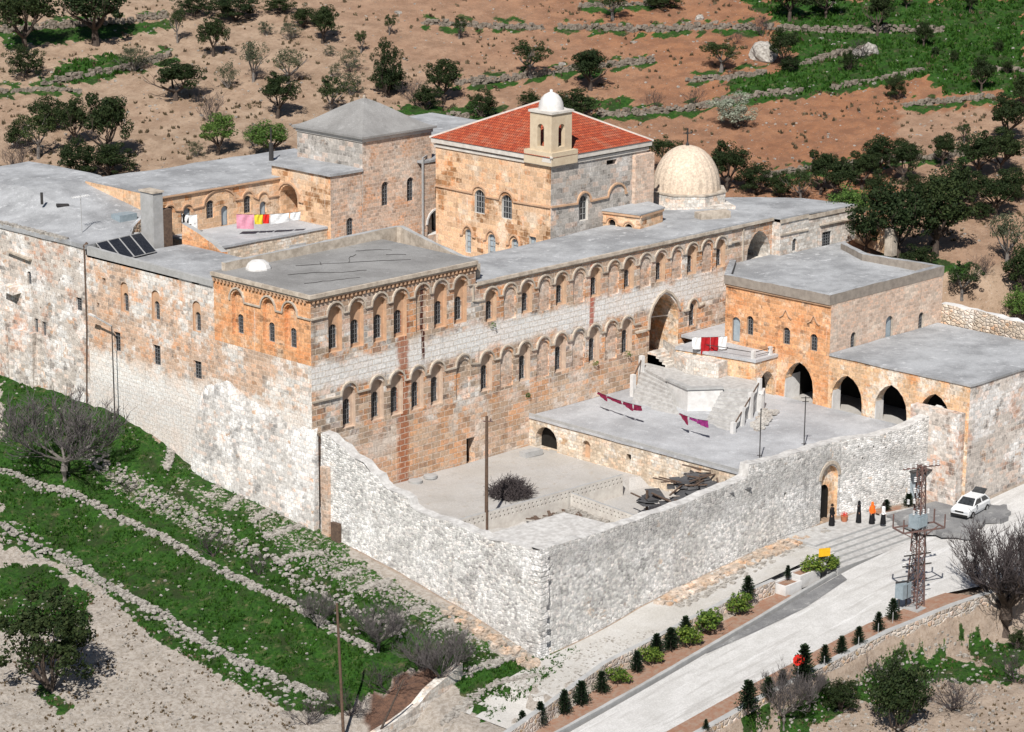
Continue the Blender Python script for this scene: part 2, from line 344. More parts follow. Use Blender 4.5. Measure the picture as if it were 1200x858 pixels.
# ------------------------------------------------------------------ mesh builder
class MB:
    def __init__(s): s.v = []; s.f = []; s.uv = []; s.mi = []; s.tone = None
    def face(s, pts, uvs=None, mi=0):
        i = len(s.v); s.v += [tuple(p) for p in pts]; s.f.append(tuple(range(i, i+len(pts))))
        if uvs is None: uvs = boxuv(pts)
        s.uv.append([tuple(u) for u in uvs]); s.mi.append(mi)
    def poly(s, pts, z, mi=0, up=True):
        s.face([(p[0], p[1], z) for p in (pts if up else pts[::-1])], None, mi)
    def box(s, x0, y0, z0, x1, y1, z1, mi=0, top=None, bottom=True):
        p = [(x0, y0), (x1, y0), (x1, y1), (x0, y1)]; s.prism(p, z0, z1, mi, top, bottom)
    def prism(s, p, z0, z1, mi=0, top=None, bottom=True):
        if area(p) < 0: p = p[::-1]
        n = len(p); acc = 0
        for i in range(n):
            a, b = p[i], p[(i+1) % n]; L = math.hypot(b[0]-a[0], b[1]-a[1])
            za0, za1 = (z0, z1) if not callable(z1) else (z0, z1(a)); zb1 = z1(b) if callable(z1) else z1
            s.face([(a[0], a[1], z0), (b[0], b[1], z0), (b[0], b[1], zb1), (a[0], a[1], za1)],
                   [(acc, z0), (acc+L, z0), (acc+L, zb1), (acc, za1)], mi); acc += L
        zt = (lambda q: z1(q)) if callable(z1) else (lambda q: z1)
        s.face([(q[0], q[1], zt(q)) for q in p], [(q[0], q[1]) for q in p], mi if top is None else top)
        if bottom: s.face([(q[0], q[1], z0) for q in p[::-1]], [(q[0], q[1]) for q in p[::-1]], mi)
    def beam(s, a, b, w, h=None, mi=0, up=Vector((0, 0, 1))):
        a = Vector(a); b = Vector(b); h = h or w; d = (b-a).normalized()
        if abs(d.dot(up)) > .98: up = Vector((1, 0, 0))
        sx = d.cross(up).normalized()*w/2; sz = sx.cross(d).normalized()*h/2
        c = [[p+sx*i+sz*j for i, j in ((-1, -1), (1, -1), (1, 1), (-1, 1))] for p in (a, b)]
        for i in range(4):
            j = (i+1) % 4; s.face([c[0][i], c[0][j], c[1][j], c[1][i]], None, mi)
        s.face(c[0][::-1], None, mi); s.face(c[1], None, mi)
    def tube(s, pts, rs, n=6, mi=0, cap=True):
        rings = []
        for i, p in enumerate(pts):
            p = Vector(p); d = (Vector(pts[min(i+1, len(pts)-1)])-Vector(pts[max(i-1, 0)])).normalized()
            u = d.cross(Vector((0, 0, 1)));
            if u.length < .05: u = d.cross(Vector((1, 0, 0)))
            u.normalize(); w = d.cross(u)
            r = rs[i] if hasattr(rs, '__len__') else rs
            rings.append([p+(u*math.cos(2*math.pi*k/n)+w*math.sin(2*math.pi*k/n))*r for k in range(n)])
        base = len(s.v)
        for rg in rings: s.v += [tuple(q) for q in rg]
        for i in range(len(rings)-1):
            for k in range(n):
                k2 = (k+1) % n
                s.f.append((base+i*n+k2, base+i*n+k, base+(i+1)*n+k, base+(i+1)*n+k2)); s.uv.append([(k/n, i), (k2/n, i), (k2/n, i+1), (k/n, i+1)]); s.mi.append(mi)
        if cap:
            for st, rev in ((0, False), (len(rings)-1, True)):
                idx = [base+st*n+k for k in range(n)]
                s.f.append(tuple(idx[::-1] if rev else idx)); s.uv.append([(0, 0)]*n); s.mi.append(mi)
    def lathe(s, cx, cy, prof, n=24, mi=0, rib=0, a0=0):
        base = len(s.v)
        for r, z in prof:
            for k in range(n):
                a = a0+2*math.pi*k/n; rr = r*(1-rib*(k % 2)) if r > .05 else r
                s.v.append((cx+rr*math.cos(a), cy+rr*math.sin(a), z))
        for i in range(len(prof)-1):
            for k in range(n):
                k2 = (k+1) % n
                s.f.append((base+i*n+k, base+i*n+k2, base+(i+1)*n+k2, base+(i+1)*n+k))
                s.uv.append([(k/n, i), ((k+1)/n, i), ((k+1)/n, i+1), (k/n, i+1)]); s.mi.append(mi)
        s.f.append(tuple(base+(len(prof)-1)*n+k for k in range(n))); s.uv.append([(0, 0)]*n); s.mi.append(mi)
    def rock(s, c, r, rg, mi=0, flat=.7):
        pts = []
        for (a, b, d) in ((-1, -1, -1), (1, -1, -1), (1, 1, -1), (-1, 1, -1), (-1, -1, 1), (1, -1, 1), (1, 1, 1), (-1, 1, 1)):
            pts.append((c[0]+a*r*rg.uniform(.55, 1), c[1]+b*r*rg.uniform(.55, 1), c[2]+d*r*flat*rg.uniform(.5, 1)))
        for q in ((0, 3, 2, 1), (4, 5, 6, 7), (0, 1, 5, 4), (1, 2, 6, 5), (2, 3, 7, 6), (3, 0, 4, 7)):
            s.face([pts[i] for i in q], [(0, 0)]*4, mi)
    def build(s, name, mats, parent=None, smooth=False, local=False):
        me = bpy.data.meshes.new(name)
        me.from_pydata(s.v, [], s.f)
        ul = me.uv_layers.new(name='UVMap')
        fl = [c for u in s.uv for p in u for c in p]
        ul.data.foreach_set('uv', fl)
        mats = mats if isinstance(mats, (list, tuple)) else [mats]
        for m in mats: me.materials.append(M[m] if isinstance(m, str) else m)
        me.polygons.foreach_set('material_index', s.mi)
        if smooth: me.polygons.foreach_set('use_smooth', [True]*len(s.f))
        if s.tone is not None:
            at = me.attributes.new('tone', 'FLOAT', 'FACE'); at.data.foreach_set('value', s.tone)
        me.update()
        o = bpy.data.objects.new(name, me); COL.objects.link(o)
        if parent:
            o.parent = parent
            if parent.type == 'EMPTY' and not local: o.matrix_parent_inverse = Matrix.Translation(-parent.location)
        return o
def area(p): return sum(p[i][0]*p[(i+1) % len(p)][1]-p[(i+1) % len(p)][0]*p[i][1] for i in range(len(p)))
def boxuv(pts):
    a, b, c = (Vector(pts[i]) for i in (0, 1, 2)); n = (b-a).cross(c-a)
    if n.length < 1e-9: return [(0, 0)]*len(pts)
    n.normalize()
    if abs(n.z) > .7: return [(p[0], p[1]) for p in pts]
    t = Vector((-n.y, n.x, 0)).normalized()
    return [(p[0]*t.x+p[1]*t.y, p[2]) for p in pts]
def tag(o, label, cat=None, group=None, kind=None):
    if label: o['label'] = label
    if cat: o['category'] = cat
    if group: o['group'] = group
    if kind: o['kind'] = kind
    return o
def thing(name, label, cat, loc=(0, 0, 0), rz=0, group=None):
    o = bpy.data.objects.new(name, None); o.location = loc; o.rotation_euler = (0, 0, rz); COL.objects.link(o)
    o.empty_display_size = .5
    return tag(o, label, cat, group)
def struct(o): o['kind'] = 'structure'; return o
def copy_thing(root, loc, rz=0, sc=None, label=None, group=None):
    def cp(o, par):
        c = o.copy(); COL.objects.link(c)
        if par: c.parent = par; c.matrix_parent_inverse = o.matrix_parent_inverse
        for ch in kids.get(o, ()): cp(ch, c)
        return c
    kids = {}
    def walk(o):
        kids[o] = list(o.children)
        for ch in kids[o]: walk(ch)
    walk(root)
    r = cp(root, None); r.location = loc; r.rotation_euler = (0, 0, rz)
    if sc: r.scale = (sc, sc, sc) if not hasattr(sc, '__len__') else sc
    if label: r['label'] = label
    if group: r['group'] = group
    return r

# ------------------------------------------------------------------ walls with real openings
def arch_pts(uc, z0, w, h, kind='round', n=8):
    """opening outline, counter-clockwise from the lower left; h is the full height"""
    l, r = uc-w/2, uc+w/2
    if kind == 'rect': return [(l, z0), (r, z0), (r, z0+h), (l, z0+h)]
    if kind == 'round': rise = w/2
    elif kind == 'seg': rise = w*.3
    else: rise = w*.72
    sp = z0+h-rise; pts = [(l, z0), (r, z0)]
    if kind == 'round':
        for i in range(n+1):
            a = math.pi*i/n; pts.append((uc+w/2*math.cos(a), sp+rise*math.sin(a)))
    elif kind == 'seg':
        for i in range(n+1):
            a = math.pi*i/n; pts.append((uc+w/2*math.cos(a), sp+rise*math.sin(a)))
    else:
        for i in range(n//2+1):
            t = i/(n//2); pts.append((r-(w/2)*(1-math.cos(t*math.pi/2)), sp+rise*math.sin(t*math.pi/2)*(1-.06*math.sin(t*math.pi))))
        for i in range(n//2-1, -1, -1):
            t = i/(n//2); pts.append((l+(w/2)*(1-math.cos(t*math.pi/2)), sp+rise*math.sin(t*math.pi/2)*(1-.06*math.sin(t*math.pi))))
    return pts
def inpoly(x, y, p):
    c = False; n = len(p); j = n-1
    for i in range(n):
        if (p[i][1] > y) != (p[j][1] > y) and x < (p[j][0]-p[i][0])*(y-p[i][1])/(p[j][1]-p[i][1])+p[i][0]: c = not c
        j = i
    return c
def tri_region(outer, holes):
    vs = []; es = []
    for lp in [outer]+holes:
        b = len(vs); vs += [Vector(p) for p in lp]; es += [(b+i, b+(i+1) % len(lp)) for i in range(len(lp))]
    r = delaunay_2d_cdt(vs, es, [], 0, 1e-5)
    out = []
    for f in r[2]:
        c = [r[0][i] for i in f]; cx = sum(p.x for p in c)/3; cy = sum(p.y for p in c)/3
        if not inpoly(cx, cy, outer) or any(inpoly(cx, cy, h) for h in holes): continue
        p = [(q.x, q.y) for q in c]
        if area(p) < 0: p = p[::-1]
        out.append(p)
    return out
class Face:
    """a vertical wall plane from A to B (left to right as seen from outside)"""
    def __init__(s, A, B):
        s.A = Vector((A[0], A[1], 0)); s.d = (Vector((B[0], B[1], 0))-s.A); s.L = s.d.length; s.d.normalize()
        s.n = Vector((s.d.y, -s.d.x, 0))
    def P(s, u, z, dep=0): q = s.A+s.d*u-s.n*dep; return (q.x, q.y, z)
def wall(mb, fc, outline, openings, mi=0, dep=0.0):
    """openings: dicts(o=outline, d=depth, mi=jamb material, back=material or None, kids=[...])"""
    for t in tri_region(outline, [op['o'] for op in openings]):
        mb.face([fc.P(u, z, dep) for u, z in t], t, mi)
    for op in openings:
        o = op['o']; d2 = dep+op['d']; jm = op.get('mi', mi); acc = 0
        if area(o) < 0: o = o[::-1]
        for i in range(len(o)):
            a, b = o[i], o[(i+1) % len(o)]; L = math.hypot(a[0]-b[0], a[1]-b[1])
            mb.face([fc.P(b[0], b[1], dep), fc.P(a[0], a[1], dep), fc.P(a[0], a[1], d2), fc.P(b[0], b[1], d2)],
                    [(0, acc+L), (0, acc), (op['d'], acc), (op['d'], acc+L)], jm); acc += L
        if op.get('back') is not None: wall(mb, fc, o, op.get('kids', []), op['back'], d2)
def window_part(parent, fc, o, dep, kind='grille', mat='glass', name='window', fr='grille', nx=2, nz=4):
    mb = MB()
    for t in tri_region(o, []): mb.face([fc.P(u, z, dep-.02) for u, z in t], t)
    w = mb.build(name, mat, parent)
    g = MB(); us = [p[0] for p in o]; zs = [p[1] for p in o]; u0, u1, z0, z1 = min(us), max(us), min(zs), max(zs)
    for i in range(len(o)):
        a, b = o[i], o[(i+1) % len(o)]; g.beam(fc.P(a[0], a[1], dep-.06), fc.P(b[0], b[1], dep-.06), .07, .05)
    if kind == 'grille':
        for i in range(1, nx+1):
            u = u0+(u1-u0)*i/(nx+1); zt = z1 if abs(u-(u0+u1)/2) < .15 else z1-(u1-u0)*.12
            g.beam(fc.P(u, z0, dep-.08), fc.P(u, zt, dep-.08), .035)
        for i in range(1, nz+1):
            z = z0+(z1-z0)*i/(nz+1)*.96; g.beam(fc.P(u0, z, dep-.08), fc.P(u1, z, dep-.08), .035)
    g.build('frame' if name != 'door' else 'door_frame', fr, w)
    return w
def ribbon(mb, fc, path, w, proud, mi=0, dep0=0.0):
    """moulding of square section following a path in the wall plane"""
    n = len(path); off = []
    for i in range(n):
        a = Vector(path[max(i-1, 0)]); b = Vector(path[min(i+1, n-1)]); d = (b-a)
        d = d.normalized() if d.length > 1e-6 else Vector((1, 0)); off.append(Vector((-d.y, d.x))*w/2)
    for i in range(n-1):
        p, q = Vector(path[i]), Vector(path[i+1]); a, b = off[i], off[i+1]
        lo0, hi0, lo1, hi1 = p-a, p+a, q-b, q+b
        F = lambda v, dd: fc.P(v.x, v.y, dd)
        mb.face([F(lo0, -proud), F(lo1, -proud), F(hi1, -proud), F(hi0, -proud)], None, mi)
        mb.face([F(hi0, -proud), F(hi1, -proud), F(hi1, .02), F(hi0, .02)], None, mi)
        mb.face([F(lo0, .02), F(lo1, .02), F(lo1, -proud), F(lo0, -proud)], None, mi)
    for i, fl in ((0, 0), (n-1, 1)):
        p = Vector(path[i]); a = off[i]; pts = [fc.P((p-a).x, (p-a).y, -proud), fc.P((p+a).x, (p+a).y, -proud), fc.P((p+a).x, (p+a).y, .02), fc.P((p-a).x, (p-a).y, .02)]
        mb.face(pts if fl else pts[::-1], None, mi)
def ribs(name, mat, parent, items):
    for f, path, w, pr in items:
        mb = MB(); ribbon(mb, f, path, w, pr); mb.build(name, mat, parent)
def comb(fc, u0, u1, z0, z1, pitch, tooth, proud, name, mat, parent):
    pts = [(u0, z1)]; u = u0+.1
    zt = z1-.06
    low = [(u0, zt)]
    while u+tooth < u1:
        low += [(u, zt), (u, z0), (u+tooth, z0), (u+tooth, zt)]; u += pitch
    low += [(u1, zt), (u1, z1)]
    o = low+[(u0, z1)]
    if area(o) < 0: o = o[::-1]
    mb = MB()
    for t in tri_region(o, []): mb.face([fc.P(a, b, -proud) for a, b in t], t)
    for i in range(len(o)):
        a, b = o[i], o[(i+1) % len(o)]; mb.face([fc.P(a[0], a[1], .01), fc.P(b[0], b[1], .01), fc.P(b[0], b[1], -proud), fc.P(a[0], a[1], -proud)])
    return mb.build(name, mat, parent)
def hood_path(u, zs, w, zt, n=8):
    """arch moulding path: from springing zs over the arch to springing"""
    return [(u-w/2*math.cos(math.pi*i/n), zs+(zt-zs)*math.sin(math.pi*i/n)) for i in range(n+1)]
def rough_top(o, amp=.06, seed=0):
    me = o.data
    for v in me.vertices:
        q = noise.noise_vector(v.co*.9+Vector((seed, 0, 0)))*amp
        v.co += Vector((q.x, q.y, q.z*1.3))
    me.update()
def roof_slab(name, pts, z, mat, parent, thick=.25, cell=1.0, amp=.03, seed=1):
    """flat hand-laid roof: a gently uneven sheet with a turned-down rim"""
    mb = MB(); n = len(pts)
    if area(pts) < 0: pts = pts[::-1]
    edge = []
    for i in range(n):
        a, b = pts[i], pts[(i+1) % n]; k = max(1, int(math.hypot(a[0]-b[0], a[1]-b[1])/cell))
        edge += [(a[0]+(b[0]-a[0])*j/k, a[1]+(b[1]-a[1])*j/k) for j in range(k)]
    rg = random.Random(seed); vs = [Vector(p) for p in edge]; m = len(edge); es = [(i, (i+1) % m) for i in range(m)]
    xs = [p[0] for p in pts]; ys = [p[1] for p in pts]
    x = min(xs)+cell*.6
    while x < max(xs):
        y = min(ys)+cell*.6
        while y < max(ys):
            q = (x+rg.uniform(-.2, .2), y+rg.uniform(-.2, .2))
            if inpoly(q[0], q[1], pts) and min((Vector(q)-v).length for v in vs[:m]) > cell*.45: vs.append(Vector(q))
            y += cell
        x += cell
    r = delaunay_2d_cdt(vs, es, [], 1, 1e-5)
    zf = z if callable(z) else (lambda X, Y: z)
    hz = lambda p: zf(p[0], p[1])+amp*2*noise.noise(Vector((p[0]*.35, p[1]*.35, seed)))
    for f in r[2]:
        p = [(r[0][i].x, r[0][i].y) for i in f]
        if area(p) < 0: p = p[::-1]
        mb.face([(q[0], q[1], hz(q)) for q in p], p)
    for i in range(m):
        a, b = edge[i], edge[(i+1) % m]
        mb.face([(a[0], a[1], hz(a)-thick), (b[0], b[1], hz(b)-thick), (b[0], b[1], hz(b)), (a[0], a[1], hz(a))])
    return mb.build(name, mat, parent)
def parapet(name, pts, z0, z1, t, mat, parent=None, closed=False, rough=.05, seed=0, cell=.8):
    """low wall following a path of centre points; z1 may be a list per point"""
    mb = MB(); P = [Vector((p[0], p[1])) for p in pts]; n = len(P)
    Z1 = list(z1) if hasattr(z1, '__len__') else [z1]*n; Z0 = list(z0) if hasattr(z0, '__len__') else [z0]*n
    Q = []; segs = n if closed else n-1
    for i in range(segs):
        a, b = P[i], P[(i+1) % n]; k = max(1, int((b-a).length/cell))
        for j in range(k+(1 if (not closed and i == segs-1) else 0)):
            f = j/k; Q.append((a.lerp(b, f), Z0[i]*(1-f)+Z0[(i+1) % n]*f, Z1[i]*(1-f)+Z1[(i+1) % n]*f, i, f))
    m = len(Q); off = []
    for i in range(m):
        if closed: a, b = Q[i-1][0], Q[(i+1) % m][0]
        else: a, b = Q[max(i-1, 0)][0], Q[min(i+1, m-1)][0]
        pa = Q[i-1][0] if (closed or i > 0) else None
        d1 = (Q[i][0]-pa).normalized() if pa is not None else None
        nb = Q[(i+1) % m][0] if (closed or i < m-1) else None
        d2 = (nb-Q[i][0]).normalized() if nb is not None else None
        if d1 is None: d = d2; sc = 1
        elif d2 is None: d = d1; sc = 1
        else:
            d = (d1+d2); d = d.normalized() if d.length > 1e-3 else d1; sc = 1/max(.4, d.dot(d1))
        off.append(Vector((-d.y, d.x))*t/2*sc)
    acc = 0; rg = random.Random(seed+5)
    jit = [(rg.uniform(-1, 1)*rough, rg.uniform(-1, 1)*rough) for _ in range(m)]
    mm = m if closed else m-1
    V = lambda i, sd, z: (Q[i][0].x+off[i].x*sd, Q[i][0].y+off[i].y*sd, z)
    for i in range(mm):
        j = (i+1) % m; L = (Q[j][0]-Q[i][0]).length
        ti, tj = Q[i][2]+jit[i][0], Q[j][2]+jit[j][0]; si, sj = Q[i][2]+jit[i][1], Q[j][2]+jit[j][1]
        bi, bj = Q[i][1], Q[j][1]
        mb.face([V(i, -1, bi), V(j, -1, bj), V(j, -1, tj), V(i, -1, ti)], [(acc, bi), (acc+L, bj), (acc+L, tj), (acc, ti)])
        mb.face([V(j, 1, bj), V(i, 1, bi), V(i, 1, si), V(j, 1, sj)], [(acc+L, bj), (acc, bi), (acc, si), (acc+L, sj)])
        mb.face([V(i, -1, ti), V(j, -1, tj), V(j, 1, sj), V(i, 1, si)], [(acc, 0), (acc+L, 0), (acc+L, t), (acc, t)], 1 if isinstance(mat, (list, tuple)) else 0)
        acc += L
    if not closed:
        mb.face([V(0, 1, Q[0][1]), V(0, -1, Q[0][1]), V(0, -1, Q[0][2]+jit[0][0]), V(0, 1, Q[0][2]+jit[0][1])])
        e = m-1; mb.face([V(e, -1, Q[e][1]), V(e, 1, Q[e][1]), V(e, 1, Q[e][2]+jit[e][1]), V(e, -1, Q[e][2]+jit[e][0])])
    return mb.build(name, mat, parent)
# ================================================================== MONASTERY
def op(u, z, w, h, kind='round', d=.4, back=None, kids=(), mi=None):
    r = dict(o=arch_pts(u, z, w, h, kind), d=d, back=back, kids=list(kids))
    if mi is not None: r['mi'] = mi
    return r
def box_outline(u0, u1, z0, z1): return [(u0, z0), (u1, z0), (u1, z1), (u0, z1)]

# ---- front arcaded block
blk = thing('monastery_block', 'tall arcaded stone corner block with flat cracked grey roof and orange left face', 'building', (8.5, 5.5, 3))
FB = Face((0, 0), (17.1, 0)); FL = Face((0, 11.2), (0, 0))
mb = MB(); ops = []; wins = []
def niche(u, z0, w, h, win=None, d=.40, back=1):
    kids = []
    if win: kids = [op(u+win[0], win[1], win[2], win[3], 'round', .22, None, mi=0)]
    return op(u, z0, w, h, 'round', d, back, kids, mi=(back if win else 0))
for u in (2.4, 4.58, 6.92, 9.02, 13.28, 15.45):
    ops.append(niche(u, 14.55, 1.36, 3.5, (.08, 14.75, .8, 1.85))); wins.append((FB, arch_pts(u+.08, 14.75, .8, 1.85, 'round'), .6))
ops.append(niche(11.32, 14.6, 1.3, 3.45, None, .16, 0))
for u in (3.7, 6.6, 8.62, 10.8, 12.88):
    ops.append(niche(u, 8.45, 1.3, 3.2, (.08, 8.6, .72, 2.0), back=5)); wins.append((FB, arch_pts(u+.08, 8.6, .72, 2.0, 'round'), .6))
ops.append(niche(15.72, 8.4, 1.5, 3.25, None, .14, 0))
ops.append(op(16.95-.35, 2.85, .95, 2.15, 'rect', .8, 4))
wall(mb, FB, box_outline(0, 17.1, 2.5, 19.0), ops, 0)
lops = []
LU = lambda Y: 11.2-Y
for Y in (8.4, 4.77, 2.28):
    lops.append(op(LU(Y), 14.75, 1.35, 3.45, 'round', .32, 3, [op(LU(Y)+.0, 14.85, .72, 1.5, 'round', .2, None, mi=2)], mi=3))
    wins.append((FL, arch_pts(LU(Y), 14.85, .72, 1.5, 'round'), .5))
wall(mb, FL, box_outline(0, 11.2, 13.9, 19.0), lops, 3)
wall(mb, FL, box_outline(0, 11.2, -4, 13.9), [], 2)
mb.face([(17.1, 0, 17), (17.1, 11.2, 17), (17.1, 11.2, 19), (17.1, 0, 19)], None, 0)
mb.face([(17.1, 11.2, 12), (0, 11.2, 12), (0, 11.2, 19), (17.1, 11.2, 19)], None, 0)
mb.build('wall', ['facade', 'trimorange', 'left_face', 'orange', 'void', 'nichepale'], blk)
for f, o_, d_ in wins: window_part(blk, f, o_, d_)
sc_ = []
pth = [(0, 17.44)]
for u in (2.4, 4.58, 6.92, 9.02, 11.32, 13.28, 15.45): pth += hood_path(u, 17.45, 1.72, 18.42)
pth += [(16.75, 17.42), (16.8, 16.1), (17.1, 16.08)]; sc_.append((FB, pth, .13, .14))
pth = [(2.0, 17.45)]
for Y in (8.4, 4.77, 2.28): pth += hood_path(LU(Y), 17.45, 1.75, 18.45)
pth += [(11.2, 17.44)]; sc_.append((FL, pth, .13, .12))
pth = [(0, 11.12), (2.7, 11.1)]
for u in (3.7, 6.6, 8.62, 10.8, 12.88, 15.72): pth += hood_path(u, 11.08, 1.66, 12.02)
pth += [(17.1, 11.0)]; sc_.append((FB, pth, .13, .16))
ribs('string_course', 'trim', blk, sc_)
mb = MB(); P = FB.P
for (z0, z1, pr) in ((18.88, 19.04, .20), (19.04, 19.32, .32)):
    mb.prism([(-pr, -pr), (17.1, -pr), (17.1, .1), (.1, .1), (.1, 11.2), (-pr, 11.2)], z0, z1)
mb.build('cornice', 'trim', blk)
comb(FB, 0, 17.1, 18.60, 18.88, .42, .17, .18, 'dentils', 'trimorange', blk); comb(FL, 0, 11.1, 18.60, 18.88, .42, .17, .18, 'dentils', 'trimorange', blk)
rs = roof_slab('roof', [(-.1, -.1), (17.2, -.1), (17.2, 11.2), (-.1, 11.2)], 19.34, 'roof_dark', blk, .1, 1.2, .02, 3)
mb = MB()
rg = random.Random(5)
for path in ([(3, 6), (5.2, 5.2), (6.5, 3.9), (9, 3.0)], [(5.5, 8), (8, 6.8), (11, 5.2), (14, 3.2)], [(7.2, 6.9), (8.1, 8.0)], [(9.4, 6.1), (10.6, 7.4), (12, 7.9)], [(2, 3), (4.5, 2.2), (7, 1.4)], [(13.4, 6.2), (14.8, 4.8)], [(12.6, 8.8), (14.3, 7.9), (14.9, 6.9)]):
    pts = []
    for a, b in zip(path[:-1], path[1:]):
        for j in range(5):
            f = j/5; pts.append((a[0]*(1-f)+b[0]*f+rg.uniform(-.09, .09), a[1]*(1-f)+b[1]*f+rg.uniform(-.09, .09)))
    mb = MB(); mb.tube([(p[0], p[1], 19.365) for p in pts], .02, 4); mb.build('tar_crack', 'iron', blk)
mb = MB(); mb.lathe(2.9, 9.3, [(1.0, 19.2), (1.0, 19.45), (.85, 19.75), (.55, 19.98), (.1, 20.06)], 12)
tag(mb.build('roof_dome', 'white', blk), 'low whitewashed bump on the block roof')
# small battered masonry against its foot
but = MB(); rg = random.Random(2)
ys = [14.2, 13.4, 12.6, 11, 9.5, 7.5, 5.5, 3.5, 1.5, -.6]; zt = [4.5, 7.6, 9.0, 9.7, 9.8, 9.4, 8.7, 8.5, 7.9, 8.3]
cols = []
for i in range(len(ys)-1):
    for j in range(4): f = j/4; cols.append((ys[i]+(ys[i+1]-ys[i])*f, zt[i]+(zt[i+1]-zt[i])*f+rg.uniform(-.25, .25)))
cols.append((ys[-1], zt[-1]))
for (a, za), (b, zb_) in zip(cols[:-1], cols[1:]):
    for r_ in range(6):
        f0, f1 = r_/6, (r_+1)/6
        g = lambda Y, zt_, f: (-.62*(1-f)-.16+.10*noise.noise(Vector((Y*.7, f*4, 0))), Y, -4+(zt_+4)*f)
        p0, p1, p2, p3 = g(a, za, f0), g(b, zb_, f0), g(b, zb_, f1), g(a, za, f1)
        but.face([p0, p1, p2, p3], [(-a, p0[2]), (-b, p1[2]), (-b, p2[2]), (-a, p3[2])])
    but.face([g(a, za, 1), g(b, zb_, 1), (.02, b, zb_+1.0), (.02, a, za+1.0)], [(-a, za), (-b, zb_), (-b, zb_+.6), (-a, za+.6)])
e_ = cols[-1]; but.face([(-.78, e_[0], -4), (.05, e_[0], -4), (.05, e_[0], e_[1]+.5), (-.16, e_[0], e_[1])])
e_ = cols[0]; but.face([(.05, e_[0], -4), (-.78, e_[0], -4), (-.16, e_[0], e_[1]), (.05, e_[0], e_[1]+.5)])
but.build('battered_base', ['left_base'], blk)

# ---- long arcaded wing
wing = thing('arcaded_wing', 'long arcaded stone wing with two rows of arches and a great pointed doorway', 'building', (36, 3, 4))
WX0, WX1 = 17.1, 54.0
FW_ = Face((WX0, 0), (WX1, 0)); U = lambda x: x-WX0
mb = MB(); ops = []; wins = []
for x in (18.84, 22.9, 26.9, 31.01, 35.11, 39.1, 43.16, 47.0):
    ops.append(niche(U(x), 14.1, 1.22, 2.5, (.08, 14.2, .76, 1.5))); wins.append((FW_, arch_pts(U(x)+.08, 14.2, .76, 1.5), .6))
for x in (20.93, 24.94, 29.0, 33.2, 37.17, 41.2, 45.15): ops.append(niche(U(x), 13.95, 1.36, 2.6, None, .13, 2))
for x in (18.34, 22.68, 26.87, 30.94, 34.99):
    ops.append(niche(U(x), 8.5, 1.3, 3.05, (.08, 8.6, .72, 1.95), back=6)); wins.append((FW_, arch_pts(U(x)+.08, 8.6, .72, 1.95), .6))
for x in (20.63, 24.83, 29.03, 33.02): ops.append(niche(U(x), 8.45, 1.45, 3.05, None, .13, 2))
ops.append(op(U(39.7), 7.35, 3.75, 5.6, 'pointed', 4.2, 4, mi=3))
ops.append(niche(U(43.45), 9.4, 1.0, 2.35, (0, 9.5, .8, 2.0), .2)); wins.append((FW_, arch_pts(U(43.45), 9.5, .8, 2.0), .4))
ops.append(op(U(52.2), 13.9, 3.3, 2.75, 'pointed', 2.6, 5, mi=5))
wall(mb, FW_, box_outline(0, WX1-WX0, 2.5, 17.2), ops, 0)
back = [(54, -.9), (65, -.9), (63.6, 4.2), (58.6, 9.0), (50, 8.5), (39.5, 7.6), (17.1, 7.0)]
for a, b in zip(back[2:-1], back[3:]): mb.face([(a[0], a[1], 10), (b[0], b[1], 10), (b[0], b[1], 17.2), (a[0], a[1], 17.2)], None, 0)
mb.face([(65, -.9, 12), (63.6, 4.2, 12), (63.6, 4.2, 17.2), (65, -.9, 17.2)], None, 5)
FX = Face((54, -.9), (65, -.9)); xo = []
xo.append(op(2.1, 14.35, .62, 1.15, 'round', .25)); wins.append((FX, arch_pts(2.1, 14.35, .62, 1.15), .25))
xo.append(op(6.75, 14.05, 1.35, 1.4, 'rect', .22)); wins.append((FX, arch_pts(6.75, 14.05, 1.35, 1.4, 'rect'), .22))
wall(mb, FX, box_outline(0, 11, 12.5, 17.2), xo, 5)
mb.face([(54, 0, 12.5), (54, -.9, 12.5), (54, -.9, 17.2), (54, 0, 17.2)], None, 5)
mb.build('wall', ['facade', 'nichemid', 'pinkwall', 'arcade', 'orange', 'whitewall', 'nichepale'], wing)
for f, o_, d_ in wins: window_part(wing, f, o_, d_, nx=2 if d_ > .24 else 3)
sc_ = []
pth = [(0, 16.05)]
for x in sorted((18.84, 22.9, 26.9, 31.01, 35.11, 39.1, 43.16, 47.0, 20.93, 24.94, 29.0, 33.2, 37.17, 41.2, 45.15)): pth += hood_path(U(x), 16.02, 1.66, 16.93)
pth += [(U(48.3), 16.0)]; sc_.append((FW_, pth, .12, .13))
pth = [(0, 11.0)]
for x in (18.34, 20.63, 22.68, 24.83, 26.87, 29.03, 30.94, 33.02, 34.99): pth += hood_path(U(x), 10.95, 1.62, 11.85)
pth += [(U(36.6), 10.9)]; sc_.append((FW_, pth, .13, .15))
sc_.append((FW_, [(U(37.65), 10.2)]+[(a*1.0, b) for a, b in [(p[0], p[1]) for p in arch_pts(U(39.7), 7.3, 4.25, 5.95, 'pointed')[2:][::-1]] if b > 10.2], .2, .16))
sc_.append((FW_, hood_path(U(43.45), 11.15, 1.3, 11.95)+[(U(44.9), 11.3)], .13, .14))
sc_.append((FW_, [(U(36.0), 10.25), (U(37.3), 10.25)], .18, .3))
sc_.append((FW_, [(U(42.2), 11.1), (U(42.8), 11.1)], .16, .25))
sc_.append((FW_, [(U(48.2), 16.15), (U(49.3), 16.15)], .14, .2))
ribs('string_course', 'trim', wing, sc_); sc_ = []
sc_.append((FW_, [(0, 17.25), (U(49.9), 17.25)], .14, .12))
